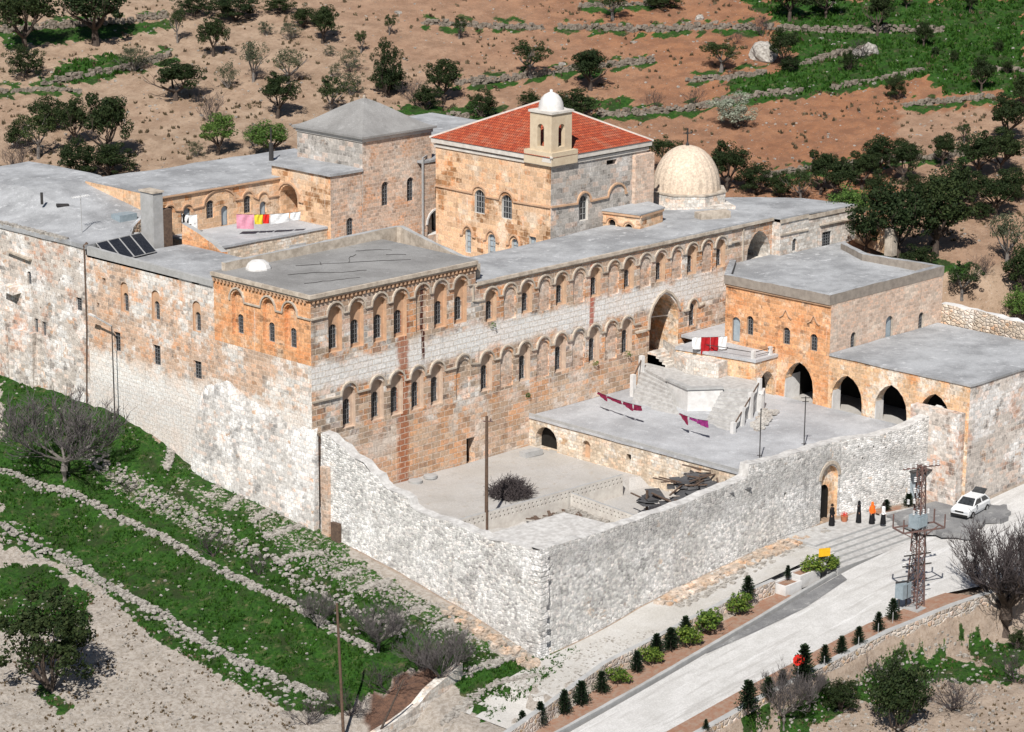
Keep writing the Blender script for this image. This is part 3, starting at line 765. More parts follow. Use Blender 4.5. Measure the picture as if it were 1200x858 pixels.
sc_.append((FW_, [(U(49.95), 12.9), (U(49.95), 17.2)], .14, .10))
sc_.append((FW_, [(0, 17.44), (U(54), 17.44)], .26, .22))
sc_.append((FX, [(0, 16.1), (3.9, 16.05)], .14, .12)); sc_.append((FX, [(5.6, 16.2), (10.2, 16.15)], .12, .2))
sc_.append((FX, [(0, 17.3), (3.9, 17.3), (3.95, 17.15), (11, 17.1)], .34, .10))
ribs('cornice', 'trim', wing, sc_)
roof_slab('roof', [(17.1, -.15), (53.9, -.15), (54, -.95), (65.05, -.95)]+back[2:-1]+[(17.1, 7.0)], lambda x, y: 17.58+(.12*math.sin(x*.17)) if x < 63 else 17.4, 'roof', wing, .15, 1.3, .04, 5)
mb = MB(); mb.prism([(48.0, 3.2), (50.9, 2.2), (51.3, 3.2), (48.4, 4.3)], 17.4, 18.25)
rough_top(mb.build('roof_hatch', 'trim', wing), .04)
# inside the big doorway: a door leaf far back, shade put into its near-black colour
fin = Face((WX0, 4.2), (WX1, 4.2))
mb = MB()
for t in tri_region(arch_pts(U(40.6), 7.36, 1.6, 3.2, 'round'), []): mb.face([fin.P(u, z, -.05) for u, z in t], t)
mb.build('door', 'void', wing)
mb = MB(); mb.beam((38.2, 1.2, 10.9), (41.5, 1.2, 10.6), .1); mb.build('tie_beam', 'trimwhite', wing)

# ---- right-hand block with low roof
rb = thing('side_block', 'orange stone block with broad flat roof and grey parapet, right of the arcades', 'building', (50, -8, 5))
RL = Face((42.6, -4.3), (42.6, -15.4)); RR = Face((42.6, -15.4), (58.2, -15.4))
V = lambda Y: -Y-4.3
mb = MB(); wins = []; ops = []
ops.append(op(V(-5.5), 9.25, .9, 2.15, 'round', .25, mi=3)); wins.append((RL, arch_pts(V(-5.5), 9.25, .9, 2.15), .25, 'door'))
ops.append(op(V(-7.0), 10.1, .72, 1.65, 'round', .3, mi=3)); wins.append((RL, arch_pts(V(-7.0), 10.1, .72, 1.65), .3, 'w'))
for Y, zc in ((-10.9, 10.0), (-13.75, 9.95)):
    ops.append(op(V(Y), zc, .75, 1.45, 'round', .3, mi=3)); wins.append((RL, arch_pts(V(Y), zc, .75, 1.45), .3, 'w'))
ops.append(op(V(-12.35), 5.0, 3.0, 3.75, 'pointed', .9, None, mi=4))
wall(mb, RL, box_outline(0, 11.1, 4.3, 14.2), ops, 0)
ops = []
for x, z, w, h in ((45.75, 9.9, .7, 1.4), (50.7, 9.95, 1.0, 1.9), (55.25, 9.95, .75, 1.45)):
    ops.append(op(x-42.6, z, w, h, 'round', .28, mi=2)); wins.append((RR, arch_pts(x-42.6, z, w, h), .28, 'door' if w == 1.0 else 'w'))
wall(mb, RR, box_outline(0, 15.6, 9.85, 14.2), ops, 1)
mb.face([(58.2, -15.4, 4), (58.2, 0, 4), (58.2, 0, 14.2), (58.2, -15.4, 14.2)], None, 1); mb.face([(48.6, 0, 4), (42.6, -4.3, 4), (42.6, -4.3, 14.2), (48.6, 0, 14.2)], None, 0)
mb.build('wall', ['orange', 'pinkface', 'trim', 'trimorange', 'arcade', 'void'], rb)
for f, o_, d_, k_ in wins:
    window_part(rb, f, o_, d_, 'grille' if k_ == 'w' else 'none', 'glass' if k_ == 'w' else 'bluegrey', 'window' if k_ == 'w' else 'door')
ribs('hood_moulding', 'trimorange', rb, [(RL, [(V(Y)-.62, 12.25), (V(Y)-.3, 12.45), (V(Y), 12.95), (V(Y)+.3, 12.45), (V(Y)+.62, 12.25)], .1, .12) for Y in (-10.8, -13.7)])
ribs('cornice', 'trimorange', rb, [(RL, [(0, 14.05), (11.1, 14.05)], .16, .16)])
o = parapet('parapet', [(48.5, -.15), (42.62, -4.4), (42.62, -15.15), (58.0, -15.15), (58.0, -7.2), (60.5, -3.0)], 14.14, [14.6, 14.9, 15.0, 15.0, 14.8, 14.75], .55, ['parapet', 'roof'], rb, rough=.03)
roof_slab('roof', [(48.7, -.02), (42.8, -4.4), (42.8, -15.0), (58.1, -15.0), (58.1, -7), (61, -3), (63.5, -.95), (54, -.95), (54, -.02)], 14.22, 'roof', rb, .3, 1.3, .03, 7)
# white pier faces inside its arch
mb = MB(); mb.box(42.66, -10.92, 5.0, 44.6, -10.84, 7.3); mb.build('whitewashed_pier', 'white', rb)
mb = MB(); fl = [(42.3, -4, 5.0)]
# ---- raised deck beside the doorway with its own small arch
deck = thing('raised_deck', 'raised cement deck with a small arch beneath, in the corner beside the great doorway', 'terrace', (41, -5, 5))
mb = MB()
DE = Face((39.75, -10.0), (42.6, -10.0))
wall(mb, DE, box_outline(0, 2.85, 4.3, 9.0), [op(1.55, 4.9, 2.1, 2.9, 'pointed', 1.0, 3, mi=0)], 0)
DL = Face((38.4, -2.5), (39.75, -10.0))
wall(mb, DL, box_outline(0, DL.L, 4.3, 9.0), [], 0)
mb.face([(39.6, -.02, 4.3), (38.4, -2.5, 4.3), (38.4, -2.5, 9), (39.6, -.02, 9)][::-1], None, 1)
mb.build('wall', ['arcade', 'whitewall', 'white', 'void'], deck)
roof_slab('floor', [(41.9, -.05), (48.4, -.05), (42.58, -4.2), (42.58, -10.1), (39.65, -10.1), (38.3, -2.5), (41.9, -2.2)], 9.05, 'terrace', deck, .25, 1.0, .01, 9)
mb = MB()
for p in ((39.8, -9.7), (41.9, -9.8)):
    mb = MB(); mb.box(p[0]-.14, p[1]-.14, 9.0, p[0]+.14, p[1]+.14, 9.75); mb.build('post', 'white', deck)
mb = MB(); mb.beam((39.8, -9.7, 9.6), (42.5, -9.8, 9.6), .05); mb.beam((39.8, -9.7, 9.6), (39.0, -5.2, 9.6), .05); mb.beam((39.8, -9.7, 9.3), (42.5, -9.8, 9.3), .04); mb.build('rail', 'iron', deck)

# ---- low arcade building to the right
la = thing('low_arcade', 'low building with three pointed arches under a flat grey roof, beside the outer wall', 'building', (50, -22, 5))
AL = Face((42.6, -15.4), (42.6, -29.2)); AR = Face((42.6, -29.2), (57.5, -29.2))
q = lambda Y: -15.4-Y
mb = MB(); ops = []
for Y, w, zt in ((-17.3, 3.1, 8.55), (-21.7, 3.2, 8.6), (-25.95, 3.0, 8.7)): ops.append(op(q(Y), 4.95, w, zt-4.95, 'pointed', .9, None, mi=1))
wall(mb, AL, box_outline(0, 13.8, -1.5, 10.0), ops, 1)
wall(mb, AR, box_outline(0, 14.9, -1.5, 10.0), [], 2)
mb.face([(57.5, -29.2, 0), (57.5, -15.4, 0), (57.5, -15.4, 10), (57.5, -29.2, 10)], None, 2)
mb.build('wall', ['orange', 'arcade', 'old_wall', 'void'], la)
mb = MB()   # inside of the arcade: vaulted gallery, its shade painted onto walls and ceiling
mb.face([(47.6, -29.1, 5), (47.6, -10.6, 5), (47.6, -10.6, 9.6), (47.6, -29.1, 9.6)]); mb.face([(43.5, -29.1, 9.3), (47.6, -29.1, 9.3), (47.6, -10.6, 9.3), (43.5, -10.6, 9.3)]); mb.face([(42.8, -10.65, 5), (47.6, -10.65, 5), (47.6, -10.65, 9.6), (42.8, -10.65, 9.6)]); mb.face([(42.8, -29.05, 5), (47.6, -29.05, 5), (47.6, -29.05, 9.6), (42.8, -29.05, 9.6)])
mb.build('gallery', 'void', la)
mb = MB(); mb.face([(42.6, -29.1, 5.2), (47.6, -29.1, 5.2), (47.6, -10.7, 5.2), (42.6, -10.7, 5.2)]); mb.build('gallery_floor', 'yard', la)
roof_slab('roof', [(42.5, -15.45), (42.5, -29.3), (57.6, -29.3), (57.6, -15.45)], 10.08, 'roof', la, .18, 1.3, .04, 11)
for Y in (-15.83, -20.17): mb = MB(); mb.box(42.66, Y-.02, 4.9, 43.7, Y+.06, 7.3); mb.build('whitewashed_pier', 'white', la)
mb = MB(); mb.prism([(41.7, -24.3), (42.55, -24.3), (42.55, -28.9), (41.7, -28.9)], -1.5, 7.7)
rough_top(mb.build('parapet', 'old_wall', la), .05)

bw = parapet('boundary_wall', [(58.6, -15.2), (59.0, -20), (57.8, -29)], 8.5, [11.6, 11.5, 11.2], .8, ['rubble_warm', 'white'], None, rough=.12)
tag(bw, 'stone wall with whitened top at the back of the low arcade roof', 'wall')
# lattice screen at the roof's far corner
sc = thing('lattice_screen', 'cement screen with rows of holes at the far corner of the side block roof', 'screen wall', (61.5, -4, 14.2))
FS = Face((64.5, -1.2), (62.0, -6.8)); mb = MB(); ho = []
for i in range(5):
    for j in range(4): ho.append(op(.5+i*.42, 14.6+j*.42, .2, .24, 'rect', .25, None))
wall(mb, FS, box_outline(0, FS.L, 14.0, 16.6), ho, 0); wall(mb, Face((62.2, -6.9), (64.7, -1.3)), box_outline(0, FS.L, 14.0, 16.6), [], 0)
a = FS.P(0, 16.6); b = FS.P(FS.L, 16.6); mb.face([a, b, (b[0]+.2, b[1]-.1, 16.6), (a[0]+.2, a[1]-.1, 16.6)][::-1] and [a, b, (b[0]+.25, b[1], 16.6), (a[0]+.25, a[1], 16.6)], None, 0)
mb.build('screen_panel', 'arcade', sc)
mb = MB(); mb.box(61.7, -7.4, 14, 62.5, -6.6, 16.5); mb.build('end_post', 'trim', sc)

# ---- church with red tiled roof
ch = thing('church', 'square stone church with red tiled hipped roof and corner belfry', 'building', (40, 15, 14))
CL = Face((34, 22), (34, 8)); CR = Face((34, 8), (46.2, 8)); cv = lambda Y: 22-Y
mb = MB(); wins = []; ops = []
for Y in (16.5, 13.2): ops.append(op(cv(Y), 18.3, 1.25, 2.1, 'round', .3, mi=2)); wins.append((CL, arch_pts(cv(Y), 18.3, 1.25, 2.1), .3, 3))
for Y, w in ((17.9, .7), (15.0, .9), (12.2, .8)): ops.append(op(cv(Y), 14.6, w, 2.1, 'round', .3, mi=2)); wins.append((CL, arch_pts(cv(Y), 14.6, w, 2.1), .3, 1))
ops.append(op(cv(10.1), 14.7, .8, 2.5, 'rect', .3, mi=2)); wins.append((CL, arch_pts(cv(10.1), 14.7, .8, 2.5, 'rect'), .3, 1))
wall(mb, CL, box_outline(0, 14, 12.5, 23.9), ops, 0)
ops = [op(4.1, 18.35, 1.15, 2.2, 'round', .35, mi=2), op(7.6, 22.75, 1.3, .45, 'rect', .5, 3)]; wins.append((CR, arch_pts(4.1, 18.35, 1.15, 2.2), .35, 2))
wall(mb, CR, box_outline(0, 12.2, 12.5, 23.9), ops, 1)
mb.face([(46.2, 8, 12), (46.2, 22, 12), (46.2, 22, 23.9), (46.2, 8, 23.9)], None, 1); mb.face([(46.2, 22, 12), (34, 22, 12), (34, 22, 23.9), (46.2, 22, 23.9)], None, 1)
mb.build('wall', ['church_left', 'church_right', 'trimwhite', 'void'], ch)
for f, o_, d_, nx in wins: window_part(ch, f, o_, d_, nx=nx, nz=3, mat='glass' if nx > 1 else 'bluegrey', name='window' if nx > 1 else 'door', fr='pipe')
ribs('string_course', 'trimorange', ch, [(CL, [(0, 20.05), (cv(16.5)-.95, 20.0)]+hood_path(cv(16.5), 19.95, 1.75, 20.75)+hood_path(cv(13.2), 19.95, 1.75, 20.75)+[(14, 20.05)], .14, .14),
 (CR, [(0, 20.08)]+hood_path(4.1, 19.95, 1.7, 20.85)+hood_path(8.3, 20.0, 2.3, 21.05)+[(9.6, 20.1)], .15, .16)])
ribs('hood_moulding', 'trimorange', ch, [(CL, [(cv(Y)-.95, 16.1)]+hood_path(cv(Y), 16.15, 1.3, 17.05)+[(cv(Y)+.95, 16.1)], .13, .16) for Y in (17.9, 15.0, 12.2)])
mb = MB(); e = .35
for (e_, z0, z1) in ((.12, 23.5, 23.75), (.3, 23.9, 24.32)):
    mb.prism([(34-e_, 8-e_), (46.2+e_, 8-e_), (46.2+e_, 22+e_), (34-e_, 22+e_)], z0, z1)
mb.build('eaves', 'trimwhite', ch)
mb = MB(); ap = (40.3, 15.1, 27.7); E = [(33.62, 7.62, 24.34), (46.6, 7.62, 24.34), (46.6, 22.4, 24.34), (33.62, 22.4, 24.34)]
for i in range(4):
    a, b = Vector(E[i]), Vector(E[(i+1) % 4]); L = (b-a).length; hgt = (Vector(ap)-(a+b)/2).length
    mb.face([a, b, ap], [(0, 0), (L, 0), (L/2, hgt)])
mb.face(E[::-1])
rf = mb.build('roof', 'tiles', ch)
mb = MB()
for e_ in E: mb.beam(e_, ap, .22, .14)
mb.build('ridge_tiles', 'trimwhite', rf)
# rusticated end pier
mb = MB(); mb.prism([(44.3, 7.6), (46.7, 7.6), (46.7, 8.6), (44.3, 8.6)], 14, 23.3); rough_top(mb.build('corner_pier', 'pinkface', ch), .08, 3)
# belfry
bf = thing('belfry', 'small square stone belfry with open arches and whitewashed dome on the church corner', 'belfry', (35.3, 9.3, 23.8))
bx0, bx1, by0, by1 = 33.95, 36.45, 7.95, 10.45
mb = MB(); mb.prism([(33.7, 7.65), (36.9, 7.65), (36.9, 10.9), (33.7, 10.9)], 23.6, 24.75)
rough_top(mb.build('plinth', 'beigestone', bf), .05, 4)
mb = MB()
fs = [Face((bx0, by1), (bx0, by0)), Face((bx0, by0), (bx1, by0)), Face((bx1, by0), (bx1, by1)), Face((bx1, by1), (bx0, by1))]
for f in fs: wall(mb, f, box_outline(0, 2.5, 24.7, 27.75), [op(1.25, 25.1, .78, 1.95, 'round', .42, None)], 0)
ins = .42
for f in fs:
    # inner skin with the same opening, seen through the arches
    g = Face(f.P(2.5-ins, 0, ins)[:2], f.P(ins, 0, ins)[:2]); wall(mb, g, box_outline(0, 2.5-2*ins, 24.7, 27.75), [op((2.5-2*ins)/2, 25.1, .78, 1.95, 'round', .02, None)], 0)
mb.prism([(bx0, by0), (bx1, by0), (bx1, by1), (bx0, by1)], 27.76, 27.95)
mb.build('tower_walls', 'beigestone', bf)
mb = MB(); mb.prism([(bx0-.12, by0-.12), (bx1+.12, by0-.12), (bx1+.12, by1+.12), (bx0-.12, by1+.12)], 27.96, 28.15); mb.build('cornice', 'trimwhite', bf)
mb = MB(); cx, cy = (bx0+bx1)/2, (by0+by1)/2
mb.lathe(cx, cy, [(1.08, 28.1), (1.08, 28.3), (1.02, 28.7), (.85, 29.1), (.58, 29.4), (.25, 29.58), (.12, 29.62), (.13, 29.8), (.03, 29.84)], 20); mb.build('dome', 'white', bf, True)
bell = MB(); bell.lathe(cx, cy, [(.02, 26.5), (.1, 26.48), (.16, 26.2), (.22, 25.9), (.30, 25.75)][::-1], 12); bell.build('bell', 'iron', bf)

# ---- tower with grey pyramid roof
tw = thing('square_tower', 'square stone tower with curved grey pyramid roof, left of the church', 'tower', (31, 28, 14))
TF = Face((27.3, 24.2), (35.6, 24.2)); TL = Face((27.3, 32.8), (27.3, 24.2))
mb = MB(); wins = []; ops = []
for x in (29.95, 33.0): ops.append(op(x-27.3, 18.45, .85, 2.15, 'round', .3, mi=0)); wins.append((TF, arch_pts(x-27.3, 18.45, .85, 2.15), .3))
wall(mb, TF, box_outline(0, 8.3, 12.5, 24.4), ops, 0)
wall(mb, TL, box_outline(0, 8.6, 12.5, 24.4), [], 1)
mb.face([(35.6, 24.2, 12), (35.6, 32.8, 12), (35.6, 32.8, 24.4), (35.6, 24.2, 24.4)], None, 0); mb.face([(35.6, 32.8, 12), (27.3, 32.8, 12), (27.3, 32.8, 24.4), (35.6, 32.8, 24.4)], None, 0)
mb.build('wall', ['pinkwall', 'church_right'], tw)
for f, o_, d_ in wins: window_part(tw, f, o_, d_, nz=5)
mb = MB()
for e_, z0, z1 in ((.1, 24.38, 24.86),): mb.prism([(27.3-e_, 24.2-e_), (35.6+e_, 24.2-e_), (35.6+e_, 32.8+e_), (27.3-e_, 32.8+e_)], z0, z1)
mb.build('frieze', 'trimwhite', tw)
mb = MB(); ax, ay = 31.4, 28.4; N = 9
rings = []
for i in range(N+1):
    t = i/N; s_ = 1-t; z = 24.9+2.5*(t**1.35*.55+.45*math.sin(t*math.pi/2)**1.6)
    rings.append([(ax+(x-ax)*s_, ay+(y-ay)*s_, z) for x, y in ((26.95, 23.85), (35.95, 23.85), (35.95, 33.15), (26.95, 33.15))])
for i in range(N):
    for k in range(4):
        k2 = (k+1) % 4
        q = [rings[i][k], rings[i][k2], rings[i+1][k2], rings[i+1][k]]
        mb.face(q if i < N-1 else q[:3], None)
mb.face(rings[0][::-1]);
for k in range(4): mb.face([(rings[0][k][0], rings[0][k][1], 24.72), (rings[0][(k+1) % 4][0], rings[0][(k+1) % 4][1], 24.72), rings[0][(k+1) % 4], rings[0][k]])
mb.build('roof', 'roof_dark', tw)
mb = MB(); mb.lathe(ax, ay, [(.13, 27.3), (.15, 27.5), (.05, 27.65)], 8); mb.build('finial', 'trim', tw)
# porch in front-left of the tower
po = thing('porch_house', 'flat roofed stone porch with one round arch, left of the pyramid roofed tower', 'building', (25.4, 28, 14))
PF = Face((23.6, 24.25), (27.28, 24.25)); PL = Face((23.6, 32.0), (23.6, 24.25))
mb = MB(); ops = [op(2.2, 16.3, .8, 1.65, 'round', .25, mi=0)]
wall(mb, PF, box_outline(0, 3.68, 12.5, 21.9), ops, 0)
wall(mb, PL, box_outline(0, 7.75, 12.5, 21.9), [op(2.25, 17.4, 2.3, 2.95, 'round', 2.0, 1, mi=1)], 1)
mb.build('wall', ['pinkwall', 'church_left', 'trimwhite'], po)
window_part(po, PF, arch_pts(2.2, 16.3, .8, 1.65), .25)
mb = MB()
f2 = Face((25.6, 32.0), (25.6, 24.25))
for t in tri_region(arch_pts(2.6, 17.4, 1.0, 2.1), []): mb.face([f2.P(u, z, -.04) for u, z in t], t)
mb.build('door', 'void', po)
mb = MB(); ribbon(mb, PL, [(.0, 19.1), (.8, 19.1)]+hood_path(2.25, 19.15, 2.9, 20.6)+[(4.2, 19.1)], .14, .14); mb.build('hood_moulding', 'trimorange', po)
roof_slab('roof', [(23.4, 24.1), (27.28, 24.1), (27.28, 32.3), (23.4, 32.3)], 22.1, 'roof', po, .22, 1.2, .03, 13)
# linking passage between tower and church
pa = thing('link_passage', 'narrow stone link with white rimmed archway between tower and church', 'building', (35, 25, 14))
LF = Face((35.62, 23.9), (38.6, 23.9)) ; LF = Face((33.9, 23.6), (37.2, 23.6))
mb = MB(); wall(mb, LF, box_outline(0, 3.3, 12.5, 21.9), [op(1.75, 15.2, 2.3, 2.2, 'round', 1.6, 2, mi=1), op(1.9, 18.4, .65, 1.1, 'rect', .3, 2)], 0)
mb.build('wall', ['pinkwall', 'white', 'void'], pa)
roof_slab('roof', [(33.8, 23.5), (37.2, 23.5), (37.2, 27), (33.8, 27)], 22.0, 'roof', pa, .2, 1, .02, 3)
mb = MB(); ribbon(mb, LF, hood_path(1.75, 16.2, 2.5, 17.5), .16, .1); mb.build('arch_rim', 'white', pa)
mb = MB(); mb.beam((33.85, 23.5, 14), (33.85, 23.5, 22.3), .14); mb.beam((33.85, 23.5, 22.3), (35, 24.2, 22.3), .12); mb.build('drainpipe', 'pipe', pa)
# flat roof glimpsed behind, between tower and church
bk = thing('rear_house', 'low house with pale flat roof behind the church, seen between the two roofs', 'building', (44, 33, 14))
mb = MB(); mb.prism([(39, 27), (48, 27), (48, 37), (39, 37)], 12, 23.0); mb.build('wall', 'pinkwall', bk)
roof_slab('roof', [(38.8, 26.8), (48.2, 26.8), (48.2, 37.2), (38.8, 37.2)], 23.2, 'roof', bk, .2, 1.5, .02, 3)

# ---- annex and dome
an = thing('small_annex', 'small flat roofed annex with arched niches between church and dome', 'building', (42.5, 7, 14))
NF = Face((38.5, 6.6), (43.2, 6.6)) ; NF = Face((40.0, 7.2), (41.2, 4.2))
NF = Face((40.6, 8.0), (41.3, 4.3)); NR = Face((41.3, 4.3), (45.0, 5.0))
mb = MB(); wall(mb, NF, box_outline(0, NF.L, 15, 18.9), [op(.9, 17.2, .75, 1.0, 'round', .3, 1), op(2.6, 17.0, .75, 1.0, 'round', .3, 1)], 0); wall(mb, NR, box_outline(0, NR.L, 15, 18.9), [], 0)
mb.build('wall', ['church_left', 'void'], an)
mb = MB(); ribbon(mb, NF, [(0, 17.9)]+hood_path(.9, 17.9, 1.1, 18.4)+hood_path(2.6, 17.7, 1.1, 18.2)+[(NF.L, 17.7)], .1, .1); ribbon(mb, NF, [(0, 18.75), (NF.L, 18.75)], .18, .14); ribbon(mb, NR, [(0, 18.75), (NR.L, 18.75)], .18, .14); mb.build('cornice', 'trimorange', an)
roof_slab('roof', [(40.4, 8.0), (41.2, 4.2), (45.2, 4.9), (46.2, 8)], 19.0, 'roof', an, .12, 1, .02, 2)
dm = thing('domed_chapel', 'ribbed sandstone dome on a whitewashed octagonal base with iron cross', 'dome', (53.5, 9.6, 17.5))
dx, dy = 53.5, 9.6
mb = MB()
oct_ = [(dx+3.7*math.cos(R(22.5+45*i)), dy+3.7*math.sin(R(22.5+45*i))) for i in range(8)]
mb.prism(oct_, 15, 18.8)
mb.prism([(dx+4.6*math.cos(R(10+90*i)), dy+5.2*math.sin(R(10+90*i))) for i in range(4)], 15, 17.9)
rough_top(mb.build('octagonal_base', 'whitewall', dm), .04, 2)
mb = MB(); mb.prism([(dx+3.78*math.cos(R(22.5+45*i)), dy+3.78*math.sin(R(22.5+45*i))) for i in range(8)], 18.81, 18.92); mb.build('ledge', 'trim', dm)
mb = MB(); prof = []
for i in range(15):
    t = i/14; a = t*math.pi/2; prof.append((3.1*math.cos(a)**.94 if t < 1 else .02, 18.9+3.95*math.sin(a)**1.02))
base_n = 96
mb.v = []
for r, z in prof:
    for k in range(base_n):
        a = 2*math.pi*k/base_n; rr = r*(1-.03*abs(math.sin(a*12))**.6*(1 if r > .3 else 0))*1.0
        mb.v.append((dx+rr*math.cos(a), dy+rr*math.sin(a), z))
for i in range(len(prof)-1):
    for k in range(base_n):
        k2 = (k+1) % base_n; mb.f.append((i*base_n+k, i*base_n+k2, (i+1)*base_n+k2, (i+1)*base_n+k)); mb.uv.append([(0, 0)]*4); mb.mi.append(0)
mb.build('dome', 'domestone', dm, True)
mb = MB(); mb.beam((dx, dy, 22.7), (dx, dy, 24.4), .09); mb.beam((dx-.28, dy+.28, 23.95), (dx+.28, dy-.28, 23.95), .09); mb.lathe(dx, dy, [(.18, 22.8), (.16, 22.95), (.05, 23.2)], 8); mb.build('cross', 'iron', dm)

# ---- courtyard floor and walk parapet behind the front block
cy_ = roof_slab('courtyard', [(.5, 11.3), (17, 11.3), (17, 7.1), (39.5, 7.5), (56, 9), (60, 30), (34, 40), (.5, 40)], 14.3, 'terrace', None, .3, 2.5, .03, 21); struct(cy_)
o = parapet('walk_parapet', [(.6, 10.7), (18.9, 11.0), (19.2, 10.6), (18.6, 7.0), (18.0, .6)], 17.0, [19.95, 20.15, 20.15, 19.7, 18.8], .42, ['trim', 'cement'], None, rough=.03)
tag(o, 'pale capped stone parapet along two sides of the front block roof', 'parapet')

# ---- left range
lr = thing('left_range', 'long weathered stone range with patched plaster, barred windows and drainpipe, at the left', 'building', (5, 30, 5))
GL = Face((0, 27.4), (0, 11.2)); gu = lambda Y: 27.4-Y
mb = MB(); wins = []; ops = []
for Y in (22.45, 18.45, 13.35):
    ops.append(op(gu(Y), 14.15, 1.0, 2.45, 'round', .14, 1, [op(gu(Y)+.0, 14.2, .62, 1.5, 'round', .25, None, mi=0)], mi=1)); wins.append((GL, arch_pts(gu(Y), 14.2, .62, 1.5), .39))
for Y, z0, w, h in ((23.6, 10.7, .85, 1.6), (18.5, 10.5, .95, 1.65), (13.4, 10.35, .95, 1.45)):
    ops.append(op(gu(Y), z0, w, h, 'rect', .28)); wins.append((GL, arch_pts(gu(Y), z0, w, h, 'rect'), .28))
ops.append(op(gu(25.1), 15.95, .4, .55, 'rect', .3, 2)); ops.append(op(gu(26.0), 13.9, .35, .4, 'rect', .3, 2))
wall(mb, GL, box_outline(0, 16.2, -1, 18.05), ops, 0)
GM = Face((0, 52), (0, 27.4)); gm = lambda Y: 52-Y; ops = []
for Y, z, w, h, k in ((35.4, 14.3, .55, 1.1, 'round'), (28.6, 13.2, .8, 1.1, 'rect'), (33.6, 10.2, .5, 1.2, 'rect'), (34.7, 10.3, .5, 1.2, 'rect'), (44, 14, .8, 1.6, 'round')):
    ops.append(op(gm(Y), z, w, h, k, .25)); wins.append((GM, arch_pts(gm(Y), z, w, h, k), .25))
for Y, z in ((30.5, 16.9), (34.0, 12.4), (31.2, 15.2), (28.3, 17.2)): ops.append(op(gm(Y), z, .22, .22, 'rect', .3, 2))
wall(mb, GM, box_outline(0, 24.6, 0, 18.75), ops, 3)
mb.build('wall', ['left_face', 'trimorange', 'void', 'old_wall'], lr)
for f, o_, d_ in wins: window_part(lr, f, o_, d_)
mb = MB(); ribbon(mb, GM, [(gm(38.0), 16.75), (gm(34.9), 16.5)], .14, .35); mb.build('ledge', 'trim', lr)
for (Y, z, w, h, pr) in ((37.6, 13.4, 1.6, .5, .7), (36.5, 5.0, 3.4, 5.2, .45), (39.3, 4.5, 1.6, 7.2, .4)):
    mb = MB()
    q = [GM.P(gm(Y)-w/2, 0, -pr), GM.P(gm(Y)+w/2, 0, -pr), GM.P(gm(Y)+w/2, 0, .1), GM.P(gm(Y)-w/2, 0, .1)]; mb.prism([(a[0], a[1]) for a in q], z, z+h)
    rough_top(mb.build('buttress', 'old_wall', lr), .25, 7)
roof_slab('roof', [(-.12, 27.3), (-.12, 52), (12, 52), (12.5, 42), (10.1, 31), (6.5, 29.8), (4.2, 27.3)], lambda x, y: 18.9+.02*x+(.0 if y < 31 else min(1.9, (y-31)*.17))*min(1, x/5), 'roof', lr, .35, 1.4, .05, 31)
roof_slab('lower_roof', [(.2, 11.3), (.2, 27.2), (4.2, 27.2), (9.8, 27), (9.8, 11.3)], 17.55, 'roof', lr, .3, 1.3, .03, 33)
parapet('parapet', [(.18, 27.25), (.18, 11.3)], 17.9, [18.75, 18.5], .36, ['cement', 'cement'], lr, rough=.02)
mb = MB(); rg = random.Random(3)
for i in range(75):
    Y = 30.2+i*.28; mb.rock((.1, Y, 18.95), rg.uniform(.2, .28), rg)
mb.build('coping', 'stonebit', lr)
mb = MB(); mb.tube([(-.12, 27.45, 18.9), (-.12, 27.5, 12), (-.12, 27.9, 5.5)], .06, 6); mb.tube([(-.14, 27.45, 18.7), (.2, 27.45, 19.0)], .12, 6); mb.build('drainpipe', 'wood', lr)
parapet('stone_kerb', [(4.2, 27.3), (6.5, 29.9), (10.2, 31.2)], 17.6, [18.9, 19.0, 20.6], .4, ['rubble_warm', 'roof'], lr, rough=.06)
# ---- rear left wing with arched windows
rw = thing('rear_wing', 'orange stone wing with arched windows and pale flat roof behind the laundry terrace', 'building', (17, 34, 15))
RWF = Face((10.1, 31.0), (23.8, 31.0)); ru = lambda x: x-10.1
mb = MB(); ops = []; wins = []
for x, z0, w, h in ((11.4, 18.3, .75, 1.65), (15.8, 18.3, .85, 1.6), (19.95, 18.2, .8, 1.55), (17.4, 17.45, .8, 1.75), (21.7, 17.45, .75, 1.55), (13.3, 17.45, .8, 2.1)):
    ops.append(op(ru(x), z0, w, h, 'round', .28, mi=0)); wins.append((RWF, arch_pts(ru(x), z0, w, h), .28, 'w' if z0 > 18 else 'd'))
wall(mb, RWF, box_outline(0, 13.7, 14, 20.95), ops, 0)
mb.face([(10.1, 41, 14), (10.1, 31, 14), (10.1, 31, 20.95), (10.1, 41, 20.95)], None, 0)
mb.build('wall', ['church_left'], rw)
for f, o_, d_, k_ in wins: window_part(rw, f, o_, d_, 'grille' if k_ == 'w' else 'none', 'glass' if k_ == 'w' else 'bluegrey', 'window' if k_ == 'w' else 'door')
mb = MB()
ribbon(mb, RWF, [(0, 19.5), (.6, 19.5)]+hood_path(ru(11.4), 19.55, 1.15, 20.1)+[(2.5, 19.45)]+hood_path(ru(13.3), 19.45, 1.1, 19.9)+[(ru(14.9), 19.5)]+hood_path(ru(16.8), 19.55, 3.5, 20.75)+[(ru(19.1), 19.55)]+hood_path(ru(19.95), 19.55, 1.25, 20.15)+hood_path(ru(21.7), 19.3, 1.15, 19.85)+[(13.4, 19.3)], .1, .13)
ribbon(mb, RWF, [(0, 20.85), (13.7, 20.85)], .14, .2); mb.build('string_course', 'trimorange', rw)
roof_slab('roof', [(10.0, 30.85), (23.7, 30.85), (27.5, 32.5), (34, 33), (34, 41), (10.6, 41.2)], 21.0, 'roof', rw, .22, 1.4, .05, 37)
